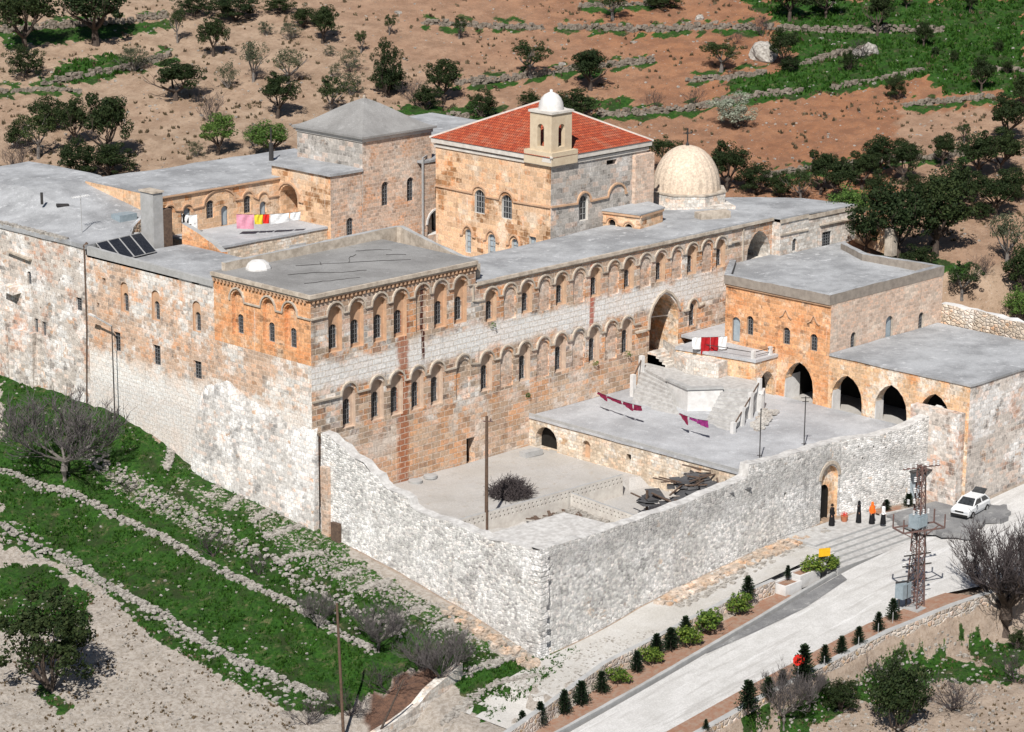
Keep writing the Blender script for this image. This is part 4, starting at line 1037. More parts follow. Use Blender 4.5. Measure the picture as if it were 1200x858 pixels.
# ---- laundry terrace
lt = thing('roof_terrace', 'raised flat terrace with brick edge where washing hangs, behind the left roofs', 'terrace', (17, 27, 15))
mb = MB(); mb.prism([(11.9, 24.7), (23.55, 24.7), (23.55, 31), (11.5, 31)], 13, 17.25)
mb.build('wall', ['yardwall'], lt)
roof_slab('floor', [(11.8, 24.6), (23.55, 24.6), (23.55, 31), (11.4, 31)], 17.45, 'terrace', lt, .2, 1.2, .02, 41)
mb = MB(); mb.prism([(19.2, 24.75), (21.0, 24.75), (21.0, 24.6), (19.2, 24.6)], 15.0, 16.4); mb.build('door', 'pipe', lt)
o = parapet('roof_edge_wall', [(9.9, 27.2), (10.6, 24.6), (10.1, 22.2)], 14.5, [19.3, 18.2, 17.6], .6, ['orange', 'cement'], None, rough=.06); tag(o, 'broken orange wall stub beside the laundry terrace', 'wall')
# chimney
mb = MB(); chm = thing('chimney', 'tall square plastered chimney shaft standing on the left roofs', 'chimney', (7.7, 27.9, 17.4))
mb.box(7.0, 27.5, 17.3, 8.0, 29.2, 22.1, bottom=False); mb.build('shaft', 'cement', chm); mb = MB(); mb.box(6.9, 27.4, 22.11, 8.1, 29.3, 22.25); mb.build('cap', 'trim', chm)
mb = MB(); mb.box(8.0, 27.46, 17.3, 8.9, 28.2, 20.6); mb.build('brick_flue', 'wood', chm)

# ---- yard, terrace
yd = roof_slab('yard_floor', [(.3, -.05), (23.6, -.05), (23.6, -23.2), (.3, -23.2)], lambda x, y: 3.0 if y > -12.3 else 2.4, 'yard', None, .4, .9, .05, 51); struct(yd)
tr = roof_slab('terrace_floor', [(23.2, -.02), (42.58, -.02), (42.58, -25.5), (36, -23.2), (23.2, -23.4)], 5.5, 'terrace', None, .2, 1.2, .03, 53); struct(tr)
tb = thing('terrace_vault', 'pale stone vault wall holding up the upper terrace, with dark archway', 'wall', (23.3, -12, 3))
TV = Face((23.3, 0), (23.3, -23.2)); mb = MB()
wall(mb, TV, box_outline(0, 23.2, 1.8, 5.55), [op(1.9, 3.0, 2.4, 1.9, 'round', .7, 1), op(6.3, 3.2, .85, 1.5, 'round', .35, 2), op(10.8, 4.0, .5, .55, 'rect', .4, 1)], 0)
mb.build('wall', ['yardwall', 'void', 'trimorange'], tb)
mb = MB(); ribbon(mb, TV, [(0, 5.6), (12.4, 5.62), (23.2, 5.65)], .24, .1); rough_top(mb.build('coping', 'cement', tb), .05)

# ---- perimeter walls
lw = thing('outer_wall', 'high rubble outer wall with stepped broken top, enclosing the yard', 'wall', (0, -12, -2))
prof = [(-1.0, 9.0), (-1.9, 9.0), (-3.5, 8.3), (-4.9, 7.8), (-7.2, 7.0), (-7.5, 6.5), (-9.6, 6.1), (-10.4, 6.0), (-10.6, 5.4), (-12, 5.35), (-14.5, 5.15), (-18.5, 5.0), (-21, 5.05), (-23.52, 5.3)]
zb = lambda Y: H(-.6, Y)-1
mb = MB()
def dense(p, st=.7):
    out = []
    for a, b in zip(p[:-1], p[1:]):
        k = max(1, int(math.hypot(b[0]-a[0], b[1]-a[1])/st)); out += [(a[0]+(b[0]-a[0])*i/k, a[1]+(b[1]-a[1])*i/k) for i in range(k)]
    return out+[p[-1]]
D = dense(prof); rg = random.Random(9)
jj = [rg.uniform(-.17, .17) for _ in D]
for i in range(len(D)-1):
    (a, za), (b, zb_) = D[i], D[i+1]; za += jj[i]; zb_ += jj[i+1]
    z0 = -4.5
    for (zl, zh) in ((0, 1),):
        xb = lambda z, top: -.0-.28*(1-(z-z0)/(top-z0))
        k = 5
        for r_ in range(k):
            f0, f1 = r_/k, (r_+1)/k
            A0, A1 = z0+(za-z0)*f0, z0+(za-z0)*f1; B0, B1 = z0+(zb_-z0)*f0, z0+(zb_-z0)*f1
            nz = lambda Y, z: .12*noise.noise(Vector((Y*.6, z*.6, 3)))
            mb.face([(xb(A0, za)+nz(a, A0), a, A0), (xb(B0, zb_)+nz(b, B0), b, B0), (xb(B1, zb_)+nz(b, B1), b, B1), (xb(A1, za)+nz(a, A1), a, A1)], [(-a, A0), (-b, B0), (-b, B1), (-a, A1)])
    mb.face([(.0, a, za), (.0, b, zb_), (.85, b, zb_+.03), (.85, a, za+.03)], [(-a, 0), (-b, 0), (-b, 1), (-a, 1)], 1)
    mb.face([(.85, b, zb_), (.85, a, za), (.85, a, 1.5), (.85, b, 1.5)][::-1], None)
mb.face([(-.3, D[-1][0], -4.5), (.85, D[-1][0], -4.5), (.85, D[-1][0], 5.3), (0, D[-1][0], 5.3)])
mb.face([(-.3, -1.0, -4.5), (0, -1.0, 9), (.85, -1, 9), (.85, -1.0, -4.5)])
mb.build('left_stretch', ['rubble', 'walltop'], lw)
mb = MB(); GF = []
pf = [(0, 5.35), (3, 5.2), (10, 5.15), (16, 5.3), (21.5, 5.6), (22.3, 5.75), (22.5, 6.6), (27, 6.3), (33, 6.25), (36.2, 6.1), (39, 6.3), (42.5, 7.3), (43.2, 7.6)]
ybase = lambda x: -23.5 if x < 33.9 else -23.5-(x-33.9)*.33
D = dense(pf); jj = [rg.uniform(-.07, .07) for _ in D]
# front wall faces with gate and side door cut out
gate = arch_pts(32.9, -.05, 2.5, 4.3, 'round', 12)
F1 = Face((0, -23.5), (33.9, -23.5)); F2 = Face((33.9, ybase(33.9)), (42.6, ybase(42.6)))
out1 = [(0, -4.5), (33.9, -4.5), (33.9, 6.2)]+[(x, z+j) for (x, z), j in zip(D[::-1], jj[::-1]) if x < 33.8]
wall(mb, F1, out1, [op(32.5, -.06, 2.1, 4.45, 'round', .35, 5, [op(32.17, -.05, 1.3, 2.9, 'round', .3, 2, mi=2)], mi=5), op(27.0, 2.9, .3, .55, 'rect', .4, 2)], 0)
sx = F2.L/(42.6-33.9)
out2 = [(0, -2), (F2.L, -2), (F2.L, 7.35)]+[((x-33.9)*sx, z+j) for (x, z), j in zip(D[::-1], jj[::-1]) if 33.9 < x < 42.4]+[(0, 6.2)]
wall(mb, F2, out2, [op(7.55, -.1, 1.75, 2.7, 'rect', .45, 4)]+[op(u_, z_, .16, .2, 'rect', .3, 2) for u_, z_ in ((1.2, 4.6), (2.0, 4.3), (3.0, 5.1), (1.6, 5.3), (4.2, 4.9))], 0)
for i in range(len(D)-1):
    (a, za), (b, zb_) = D[i], D[i+1]; za += jj[i]; zb_ += jj[i+1]
    mb.face([(a, ybase(a), za), (b, ybase(b), zb_), (b, ybase(b)+.85, zb_+.02), (a, ybase(a)+.85, za+.02)], None, 1)
    mb.face([(b, ybase(b)+.85, zb_), (a, ybase(a)+.85, za), (a, ybase(a)+.85, 2), (b, ybase(b)+.85, 2)], None, 0)
# battered toe
for i in range(17):
    a, b = i*1.9, (i+1)*1.9; z0 = -4.5
    za, zc = H(a, -24)+1.1+rg.uniform(-.2, .2), H(b, -24)+1.1
    if b < 30.5: mb.face([(a, -24.0, z0), (b, -24.0, z0), (b, -23.48, zc), (a, -23.48, za)], [(a, z0), (b, z0), (b, zc), (a, za)], 0)
mb.build('front_stretch', ['rubble_dark', 'walltop', 'void', 'trim', 'bluegrey', 'arcade'], lw)
mb = MB(); ribbon(mb, F1, [(p[0], p[1]) for p in arch_pts(32.5, -.05, 2.45, 4.7, 'round', 12)[2:]][::-1], .28, .07); mb.build('gate_arch', 'trim', lw)
mb = MB()
for u_ in (0,): 
    F2P = F2.P; mb.beam(F2P(6.55, 2.75, -.25), F2P(8.45, 2.75, -.25), .55, .12)
mb.build('door_canopy', 'iron', lw)
# quoins at the front corner
mb = MB(); z = -3.4; rg = random.Random(4)
while z < 4.9:
    h = rg.uniform(.34, .48); L1, L2 = rg.uniform(.5, .95), rg.uniform(.4, .8)
    xo = -.30*(1-(z+4.5)/9.8)
    mb.prism([(xo-.07, -23.98+.3*(z+4)/9), (xo+L1, -23.98+.3*(z+4)/9), (xo+L1, -23.3), (xo-.07, -23.3+L2)], z, z+h-.05); z += h
rough_top(mb.build('quoin', 'rubble', lw), .05)
# iron door in the left stretch
dl = MB(); dl.box(-.5, -3.35, .55, -.22, -2.5, 2.5); dl.build('small_door', 'wood', lw)
mb = MB(); mb.prism([(-.36, -2.1), (-.1, -2.1), (-.1, -1.3), (-.36, -1.3)], 0, 6.6); rough_top(mb.build('brick_repair', 'pinkwall', lw), .1)

# breeze block walls in the yard
def block_wall(A, B, z0, z1, label):
    t = thing('block_wall', label, 'wall', (A[0], A[1], z0), group='breeze block walls in the yard')
    f = Face(A, B); mb = MB(); n = int(f.L/.42); ho = []
    for i in range(n):
        for j in range(2): ho.append(op(.3+i*.42+.1*(j % 2), z1-.35-.32*j, .13, .16, 'rect', .16, None))
    wall(mb, f, box_outline(0, f.L, z0, z1), ho, 0)
    g = Face(f.P(f.L, 0, .22)[:2], f.P(0, 0, .22)[:2]); wall(mb, g, box_outline(0, f.L, z0, z1), [], 0)
    q = [f.P(0, 0)[:2], f.P(f.L, 0)[:2], f.P(f.L, 0, .22)[:2], f.P(0, 0, .22)[:2]]
    mb.face([(p[0], p[1], z1) for p in q], [(0, 0), (f.L, 0), (f.L, .2), (0, .2)], 1)
    mb.build('wall_panel', ['trimwhite', 'cement'], t)
block_wall((1.0, -12.2), (20.0, -13.2), 1.8, 4.1, 'long breeze block wall pierced with small holes across the yard')
block_wall((14.2, -13.1), (13.2, -23.1), 1.8, 3.9, 'short breeze block wall running from the long one to the outer wall')
# white slab roof by the corner, heap of stones, collapsed shed
mb = MB(); mb.prism([(.9, -17.0), (8.5, -17.8), (9.0, -23), (.9, -23)], 1.5, lambda p: 4.55+.02*p[0]); sl = mb.build('lean_to_roof', 'walltop'); rough_top(sl, .05); tag(sl, 'white flat lean-to roof in the yard corner behind the outer wall', 'roof')
# ================================================================== GROUND
def pline(pts, w):
    """thick polyline in photo pixels as test function data"""
    return ('line', pts, w)
HW = [  # hillside dry stone walls: (photo polyline, height)
 ([(495, 27), (540, 31), (600, 33), (636, 34)], .8, 'low dry stone wall high on the hill above the tiled roof'),
 ([(655, 33), (700, 35), (760, 37), (830, 33), (900, 35), (1000, 38), (1105, 37)], 1.0, 'longest dry stone terrace wall, running across the upper right hillside'),
 ([(535, 99), (580, 96), (625, 90), (660, 84), (700, 80), (765, 73)], .9, 'curving dry stone terrace wall between two olive trees'),
 ([(470, 141), (500, 140), (548, 137)], .7, 'short stone wall just above the pyramid roof'),
 ([(700, 136), (750, 133), (800, 130), (830, 124), (880, 114), (940, 108)], .8, 'dry stone wall ending behind the pale blossoming bush'),
 ([(803, 96), (850, 93), (897, 86)], .7, 'short dry stone wall under the round bush and boulder'),
 ([(940, 76), (985, 64), (1018, 58)], .8, 'slanting stone wall leading up to a boulder on the green slope'),
 ([(975, 104), (1030, 94), (1083, 82)], .6, 'thin slanting stone wall at the edge of the green slope'),
 ([(1060, 124), (1110, 120), (1165, 114)], .7, 'stone wall beside the grey bush at the right'),
 ([(890, 208), (930, 203), (990, 195), (1030, 191), (1080, 187), (1180, 177)], .8, 'long stone wall behind the dark trees on the right'),
 ([(0, 38), (60, 33), (140, 27), (195, 22)], 1.1, 'grey stone wall at the top left behind the dark trees'),
 ([(50, 100), (110, 88), (165, 78), (200, 66)], .9, 'stone wall on the left slope next to a grey round bush'),
 ([(0, 108), (60, 106), (95, 108)], .5, 'low stone wall at the left edge of the slope'),
 ([(680, 8), (730, 7), (775, 5)], .7, 'stone wall at the top edge of the photo above the chapel dome'),
 ([(1150, 80), (1200, 84)], .6, 'pale stone wall at the right edge of the green slope')]
GP = [[(865, 0), (1200, 0), (1200, 112), (1165, 106), (1110, 112), (1090, 88), (1030, 100), (960, 108), (905, 118), (850, 105), (860, 95), (905, 85), (935, 70), (925, 55), (900, 47), (925, 40), (905, 20)],
      [(60, 92), (70, 75), (125, 62), (165, 72), (140, 88), (80, 100)], [(0, 40), (60, 36), (200, 24), (200, 34), (100, 46), (0, 58)],
      [(430, 128), (530, 122), (600, 122), (580, 138), (440, 139)], [(640, 118), (740, 118), (735, 126), (650, 130)], [(1090, 300), (1140, 310), (1140, 325), (1100, 320)]]
LG = [[(0, 430), (70, 450), (140, 483), (228, 543), (300, 583), (362, 628), (395, 645), (440, 690), (520, 735), (600, 775), (655, 765), (690, 752), (650, 790), (612, 820), (570, 850), (545, 812), (500, 780), (468, 790), (435, 815), (395, 838), (330, 828), (240, 782), (175, 745), (118, 688), (60, 655), (0, 640)],
      [(0, 660), (60, 665), (110, 700), (100, 730), (0, 740)], [(40, 800), (90, 830), (70, 845)], [(1000, 795), (1040, 760), (1200, 790), (1200, 800), (1100, 800), (1050, 830), (1000, 820)], [(870, 840), (960, 800), (1000, 830), (940, 858), (880, 858)], [(1120, 740), (1200, 760), (1200, 785), (1140, 775)]]
BARE = [[(195, 545), (235, 560), (300, 610), (350, 655), (420, 700), (440, 700), (400, 655), (370, 635), (300, 590), (220, 545)], [(290, 610), (350, 590), (430, 660), (600, 760), (560, 758), (450, 700), (380, 680)], [(90, 530), (160, 555), (260, 610), (300, 650), (240, 630), (150, 590)], [(200, 560), (330, 590), (330, 610), (230, 590)]]
BROWN = [[(425, 858), (435, 815), (470, 790), (540, 770), (545, 790), (520, 810), (450, 858)]]
def inpoly_np(x, y, p):
    c = np.zeros(x.shape, bool); n = len(p); j = n-1
    for i in range(n):
        xi, yi = p[i]; xj, yj = p[j]
        if yi != yj: c ^= ((yi > y) != (yj > y)) & (x < (xj-xi)*(y-yi)/(yj-yi)+xi)
        j = i
    return c
def dist_line(x, y, p):
    d = np.full(x.shape, 1e9)
    for (ax_, ay_), (bx, by) in zip(p[:-1], p[1:]):
        vx, vy = bx-ax_, by-ay_; t = np.clip(((x-ax_)*vx+(y-ay_)*vy)/(vx*vx+vy*vy), 0, 1)
        d = np.minimum(d, np.hypot(x-ax_-t*vx, (y-ay_-t*vy)))
    return d
def lines_(a, b, st): return list(np.arange(a, b, st))
xs = lines_(-160, -44, 4)+lines_(-44, 62, .5)+lines_(62, 260, 1.4)+lines_(260, 470, 6)
ys = lines_(-120, -56, 4)+lines_(-56, 56, .5)+lines_(56, 230, 1.4)+lines_(230, 470, 6)
GX, GY = np.meshgrid(np.array(xs), np.array(ys)); GZ = hmap(GX, GY)
rs_ = np.random.RandomState(3)
bumps = .10*np.sin(GX*1.7+np.sin(GY*.9)*2)*np.sin(GY*1.9+np.sin(GX*1.1)*2)+.05*rs_.randn(*GX.shape)
GZ = GZ+np.where((GX < -.6) | (GY > 12) | (GY < -42), bumps, bumps*.15)
vx, vy, vz = GX-CAM.x, GY-CAM.y, GZ-CAM.z
dd = vx*FW.x+vy*FW.y+vz*FW.z
PXX = 600+FPX*(vx*AX.x+vy*AX.y+vz*AX.z)/dd; PYY = 429+FPX*(vx*AY.x+vy*AY.y+vz*AY.z)/dd
_nx = np.sin(GX*.9+2*np.sin(GY*.55))*np.sin(GY*1.3+1.7*np.sin(GX*.4))+.6*np.sin(GX*2.9+GY*1.1)*np.sin(GY*2.3-GX)
_ny = np.sin(GY*.8+2*np.sin(GX*.6)+1)*np.sin(GX*1.2+1.5*np.sin(GY*.5))+.6*np.sin(GY*3.1-GX*.9)*np.sin(GX*2.1+GY)
_out = (PXX > 1215) | (PXX < -60); PXX = np.clip(PXX, 1, 1199)+5*_nx; PYY = PYY+3.2*_ny
grass = np.zeros(GX.shape); brown = np.zeros(GX.shape)
for p in GP+LG: grass[inpoly_np(PXX, PYY, p)] = 1
for p in BARE: grass[inpoly_np(PXX, PYY, p)] = .56
grass = np.where(_out & (GY*.698+GX*.716 < 40) & (GX > 0), 0, grass)
for p in BROWN: brown[inpoly_np(PXX, PYY, p)] = 1
hillm = GY*.698+GX*.716 > 40
for p, h, l in HW:
    q = [(a, b+3) for a, b in p]; d = dist_line(PXX, PYY, q); grass = np.where(hillm & (d < 3.2), 1, grass)  # dark green strip at the wall foot: grass doubling as painted shadow
    q = [(a, b-9) for a, b in p]; d = dist_line(PXX, PYY, q); grass = np.where(hillm & (d < 2.0), .75, grass)
red = np.clip((PXX-350)/450+(80-PYY)/400, 0, 1)*.9+.05; red = np.where(hillm, red, .0)
red = np.where((PYY > 130) & (PXX > 1050) & hillm, .35, red)
front_ = (GY < -23.5) & (GX > -8)
white = np.where(front_ & (GY > -34), .6, 0.0); white = np.where((GX < 0) & (GY < 70) & (~hillm), .85, white); white = np.where((GY < -38) & (~hillm), .35, white)
RZ = np.interp(GX, [-60, -12, 0, 15, 25.6, 39, 46, 60], [-9.4, -4.75, -3.6, -2.1, -1.0, -.45, .2, 1.0])
_w1 = np.interp(GX, *W1); _w2 = np.interp(GX, *W2)
GZ = np.where((GY < _w1-.6) & (GY > _w2+.4), np.minimum(GZ, RZ-.35), GZ)
GZ = np.where((GX > 17.5) & (GX < 36.6) & (GY < -24) & (GY > -31.5), GZ-1.5, GZ)
GZ = np.where((GX > 2) & (GX < 19) & (GY < -24.3) & (GY > -27.6), GZ-.12, GZ)
nx_, ny_ = len(xs), len(ys)
me = bpy.data.meshes.new('ground')
verts = np.stack([GX.ravel(), GY.ravel(), GZ.ravel()], 1)
ii, jj_ = np.meshgrid(np.arange(nx_-1), np.arange(ny_-1)); a0 = (jj_*nx_+ii).ravel()
fc_ = np.stack([a0, a0+1, a0+1+nx_, a0+nx_], 1)
me.vertices.add(len(verts)); me.vertices.foreach_set('co', verts.ravel().astype(np.float32))
me.loops.add(fc_.size); me.loops.foreach_set('vertex_index', fc_.ravel().astype(np.int32))
me.polygons.add(len(fc_)); me.polygons.foreach_set('loop_start', (np.arange(len(fc_))*4).astype(np.int32))
me.update(calc_edges=True); me.polygons.foreach_set('use_smooth', [True]*len(fc_))
at = me.attributes.new('zone', 'FLOAT_COLOR', 'POINT')
at.data.foreach_set('color', np.stack([grass.ravel(), red.ravel(), white.ravel(), brown.ravel()], 1).astype(np.float32).ravel())
k = NT('soil_and_grass')
an_ = k.n('Attribute', {'attribute_name': 'zone'}); sp_ = k.n('SeparateColor', Color=an_.outputs['Color']).outputs
n1 = k.noise(.5, detail=9, rough=.7); n2 = k.noise(3.0, detail=8, rough=.75, off=3); n3 = k.noise(.12, detail=6, off=7)
gm_ = k.step(k.math('ADD', sp_[0], k.math('MULTIPLY', k.math('SUBTRACT', n2, .5), 1.5)), .42, .58)
gm_ = k.math('MULTIPLY', gm_, k.step(sp_[0], .05, .3))
pale = k.mix(k.step(n1, .35, .65), (.40, .295, .215), (.28, .195, .135))
redc = k.mix(k.step(n1, .35, .65), (.33, .155, .08), (.22, .105, .06))
c = k.mix(k.math('ADD', sp_[1], k.math('MULTIPLY', k.math('SUBTRACT', n3, .5), .5), clamp=True), pale, redc)
c = k.mix(k.math('MULTIPLY', k.step(n2, .55, .64), .6), c, (.15, .11, .07)); c = k.mix(k.math('MULTIPLY', k.step(k.noise(1.6, detail=12, rough=.9, off=61), .56, .62), .5), c, (.11, .085, .06))
c = k.mix(k.math('MULTIPLY', k.step(k.noise(6, detail=4, off=21), .62, .7), .6), c, (.52, .48, .43))
c = k.mix(sp_[2], c, k.mix(k.step(n2, .4, .6), (.44, .41, .375), (.30, .27, .235)))
c = k.mix(an_.outputs['Alpha'], c, k.mix(k.step(n2, .4, .6), (.17, .095, .065), (.10, .06, .045)))
gc = k.mix(k.step(n2, .35, .65), (.010, .042, .005), (.036, .105, .012)); gc = k.mix(k.step(n1, .45, .65), gc, (.026, .042, .013)); gc = k.mix(k.step(k.noise(1.1, detail=9, rough=.8, off=41), .53, .66), gc, (.13, .12, .06))
c = k.mix(gm_, c, gc)
k.bump(k.math('ADD', n2, k.math('MULTIPLY', k.noise(9, detail=5), .4)), .9, .18)
me.materials.append(k.color(c))
gr = bpy.data.objects.new('ground', me); COL.objects.link(gr); struct(gr)
def sheet(name, A, B, mat, lift=.04, n=24, m=6, zf=None):
    """a strip of road or path between two polylines in world X, Y"""
    def sample(P, n):
        P = [Vector(p) for p in P]; L = [0]
        for a, b in zip(P[:-1], P[1:]): L.append(L[-1]+(b-a).length)
        out = []
        for i in range(n+1):
            t = L[-1]*i/n; j = 0
            while j < len(L)-2 and L[j+1] < t: j += 1
            out.append(P[j].lerp(P[j+1], (t-L[j])/(L[j+1]-L[j])))
        return out
    a, b = sample(A, n), sample(B, n); mb = MB(); zf = zf or (lambda x, y: H(x, y))
    g = [[(lambda p: (p.x, p.y, zf(p.x, p.y)+lift))(a[i].lerp(b[i], j/m)) for j in range(m+1)] for i in range(n+1)]
    for i in range(n):
        for j in range(m):
            q = [g[i][j], g[i+1][j], g[i+1][j+1], g[i][j+1]]; mb.face(q, [(p[0], p[1]) for p in q])
    o = mb.build(name, mat); return struct(o)
rz = lambda x, y: float(np.interp(x, [-60, -12, 0, 15, 25.6, 39, 46, 60], [-9.4, -4.75, -3.6, -2.1, -1.0, -.45, .2, 1.0]))
# planting bed, kerb, road, second bed
sheet('road', [(-60, -32.2), (-12, -31.8), (5, -31.2), (18, -30.6), (25.5, -30.2), (34.5, -30.0), (41, -29.6), (60, -30), (120, -34)], [(-60, -36.4), (-12, -36.6), (5.6, -36.6), (19, -37.0), (28, -38.6), (36, -42), (60, -46), (120, -50)], 'gravelroad', .05, 60, 10, rz)
pth_ = sheet('path', [(-8, -24.2), (3, -23.9), (15, -23.8), (28.5, -23.8)], [(-8, -29.9), (1.6, -27.7), (15.3, -27.8), (27.5, -28.0)], 'pathmat', .05, 40, 8)
mb = MB()
cp = [(1030, 617), (1091, 584), (1119, 592), (1165, 615), (1150, 632), (1092, 645)]
w_ = [G(a, b, .0) for a, b in cp]
asz = lambda x, y: max(rz(x, y)+.12, H(x, y)+.09)
_ap = dense([(36.3, -26.3), (42.6, -27.2), (43, -29.4), (44.8, -31.5), (43, -33.2), (39.6, -32.6), (37.0, -33.6), (35.6, -30.2), (36.3, -26.3)], .5)[:-1]
rg = random.Random(44); _ap = [(x+(rg.uniform(-.35, .35) if y < -29.5 else 0), y+(rg.uniform(-.4, .4) if y < -29.5 else 0)) for x, y in _ap]
asp = roof_slab('asphalt_forecourt', _ap, lambda x, y: max(.05, H(x, y)+.06), 'asphalt', None, .4, .8, .01, 61); struct(asp)
# drain gutter along the road
mb = MB(); gp = [(4, -31.0), (12, -30.75), (18, -30.45), (25.3, -30.0)]
o = sheet('gutter', [(9, -31.0), (14, -30.75), (18, -30.6), (25.2, -30.35)], [(9, -31.1), (14, -31.6), (19, -31.9), (24.7, -31.3)], 'asphalt', .09, 20, 3, rz)
def kerb(name, pts, w, h, mat, label, zf, cap=None, cat='kerb', z0=None, rough=.02):
    P = [Vector(p) for p in pts]; Q = []
    for a, b in zip(P[:-1], P[1:]):
        k_ = max(1, int((b-a).length/1.2)); Q += [a.lerp(b, i/k_) for i in range(k_)]
    Q.append(P[-1])
    o = parapet(name, [(p.x, p.y) for p in Q], [(z0(p) if z0 else zf(p.x, p.y)-.4) for p in Q], [zf(p.x, p.y)+h for p in Q], w, [mat, cap or mat], None, rough=rough)
    return tag(o, label, cat)
kerb('kerb', [(-12, -31.2), (2, -30.9), (12, -30.5), (19, -30.15), (25.0, -29.9)], .28, .22, 'cement', 'pale cement kerb between road and upper planting bed', rz)
kerb('retaining_wall', [(-60, -30.9), (-12.2, -30.5), (-5, -29.3), (1.6, -28.1), (15.3, -28.2), (19.5, -28.5)], .42, .22, 'retain', 'stone retaining wall with grey cap between path and upper row of conifers', lambda x, y: float(interp(x, *ZF)) if x > -20 else H(x, y+1.5), 'cement', 'retaining wall', z0=lambda p: rz(p.x, p.y)-.6)
W2P = [(-60, -38.2), (-12, -38.4), (5.9, -38.6), (19, -39.2), (29.2, -41.0), (45, -44)]
kerb('retaining_wall', W2P, .5, .28, 'retain', 'tall colourful rubble retaining wall with grey cap below the road', rz, 'cement', 'retaining wall', z0=lambda p: rz(p.x, p.y)-4.4)
bd1 = sheet('planting_bed', [(-50, -30.8), (-12, -30.7), (1.6, -28.35), (15.3, -28.4), (20, -28.6)], [(-50, -31.4), (-12, -31.1), (2, -30.8), (12, -30.4), (20, -30.0)], 'bed', .12, 50, 4, rz)
bd2 = sheet('planting_bed', [(-50, -36.5), (5.6, -36.7), (19, -37.1), (27, -38.4)], [(-50, -38.0), (5.9, -38.4), (19, -39.0), (28, -40.5)], 'bed', .12, 50, 4, rz)
# planter boxes by the steps
for i, (x, y, w, d, h, l) in enumerate(((20.6, -28.9, 1.9, 1.3, .75, 'low white planter box at the end of the upper bed'), (23.0, -28.6, 2.4, 1.2, .7, 'white planter box with bushy shrub beside the steps'))):
    t = thing('planter_box', l, 'planter', (x, y, rz(x, y))); mb = MB(); z0 = rz(x, y)-.3; z1 = rz(x, y)+h
    for q in ((x-w/2, y-d/2, x+w/2, y-d/2+.15), (x-w/2, y+d/2-.15, x+w/2, y+d/2), (x-w/2, y-d/2+.16, x-w/2+.15, y+d/2-.16), (x+w/2-.15, y-d/2+.16, x+w/2, y+d/2-.16)): mb.box(q[0], q[1], z0, q[2], q[3], z1)
    mb.build('box', 'white', t); mb = MB(); mb.box(x-w/2+.1, y-d/2+.1, z0, x+w/2-.1, y+d/2-.1, z1-.12); mb.build('soil', 'bed', t)
# steps in front of the gate
stp = thing('entrance_steps', 'broad stone steps rising from the road to the gate', 'steps', (30, -27, 0))
mb = MB()
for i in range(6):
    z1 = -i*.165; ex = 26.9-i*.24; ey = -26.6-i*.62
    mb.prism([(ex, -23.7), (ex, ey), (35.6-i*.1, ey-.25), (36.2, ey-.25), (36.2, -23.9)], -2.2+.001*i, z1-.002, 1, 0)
mb.build('tread', ['steps', 'cement'], stp)  # risers take the darker cement tone as painted shade, treads stay paler
mb = MB()
for i in range(4):
    x1 = 25.5-i*1.75; mb.prism([(x1-1.8, -23.9), (x1, -23.9), (x1-.1, -28.0), (x1-1.9, -28.0)], -2.4, -.52-.24*i)
mb.build('long_step', 'steps', stp)
# kerb bed of potted plants by the side door
kerb('kerb', [(36.0, -25.9), (38.0, -26.4), (40.6, -27.0)], .2, .18, 'steps', 'short pale kerb edging the bed by the gate', lambda x, y: .02)
o = sheet('planting_bed', [(36.2, -24.5), (38.5, -25.3), (40.6, -26.1)], [(36.1, -25.8), (38.2, -26.3), (40.5, -26.9)], 'bed', .12, 8, 2, lambda x, y: .03)
# low wall at bottom with white block face
kerb('low_wall', [(-19.5, -22.6), (-12.7, -22.0), (-9, -21.6), (-5.3, -21.0)], .6, .9, 'whitewall', 'white stone block wall running to the bottom edge, left of the path', lambda x, y: H(x, y), None, 'wall', z0=lambda p: H(p.x, p.y)-.8, rough=.06)
# ---- stairs from the terrace to the great doorway
st2 = thing('double_stair', 'stone double stair with white sides climbing to the great doorway', 'steps', (36, -6, 5.5))
def flight(name, t0, t1, b0, b1, zt, zb_, n):
    mb = MB()
    for i in range(n):
        f0, f1 = i/n, (i+1)/n; z = zt+(zb_-zt)*(i+1)/n
        q = [tuple(Vector(a).lerp(Vector(b), f)) for a, b, f in ((t0, b0, f0), (t1, b1, f0), (t1, b1, f1), (t0, b0, f1))]
        mb.prism(q, zb_-.3, z+.0, 0)
    return mb.build(name, 'steps', st2)
flight('left_flight', (36.2, -.6), (34.4, -4.9), (31.6, -3.6), (32.0, -8.6), 7.3, 5.5, 8)
flight('right_flight', (35.6, -9.9), (37.6, -12.0), (31.6, -11.4), (30.9, -14.8), 7.3, 5.5, 9)
mb = MB(); land = [(36.4, -.05), (34.5, -4.9), (33.6, -8.0), (35.8, -9.8), (37.8, -12.0), (39.7, -10.1), (38.45, -2.5), (41.0, -.05)]
mb.prism([(36.4, -.05), (34.5, -4.9), (38.5, -4.9), (41.9, -.05)], 5.2, 7.3); mb.prism([(34.5, -4.901), (33.6, -8.0), (35.8, -9.8), (37.8, -12.0), (39.7, -10.1), (38.9, -4.901)], 5.2, 7.297); mb.build('landing', ['steps'], st2)
mb = MB()
for a, b in (((34.45, -4.95), (33.5, -8.05)), ((33.5, -8.05), (35.7, -9.92))):
    mb.face([(a[0]-.06, a[1]-.06, 5.4), (b[0]-.06, b[1]-.06, 5.4), (b[0]-.06, b[1]-.06, 7.24), (a[0]-.06, a[1]-.06, 7.24)])
mb.build('white_side', 'white', st2)
mb = MB(); mb.prism([(34.3, -4.9), (33.3, -8.15), (35.6, -10.1), (36.0, -9.6), (34.0, -8.0), (34.8, -4.8)], 7.31, 7.5); rough_top(mb.build('ledge', 'cement', st2), .03)
mb = MB()
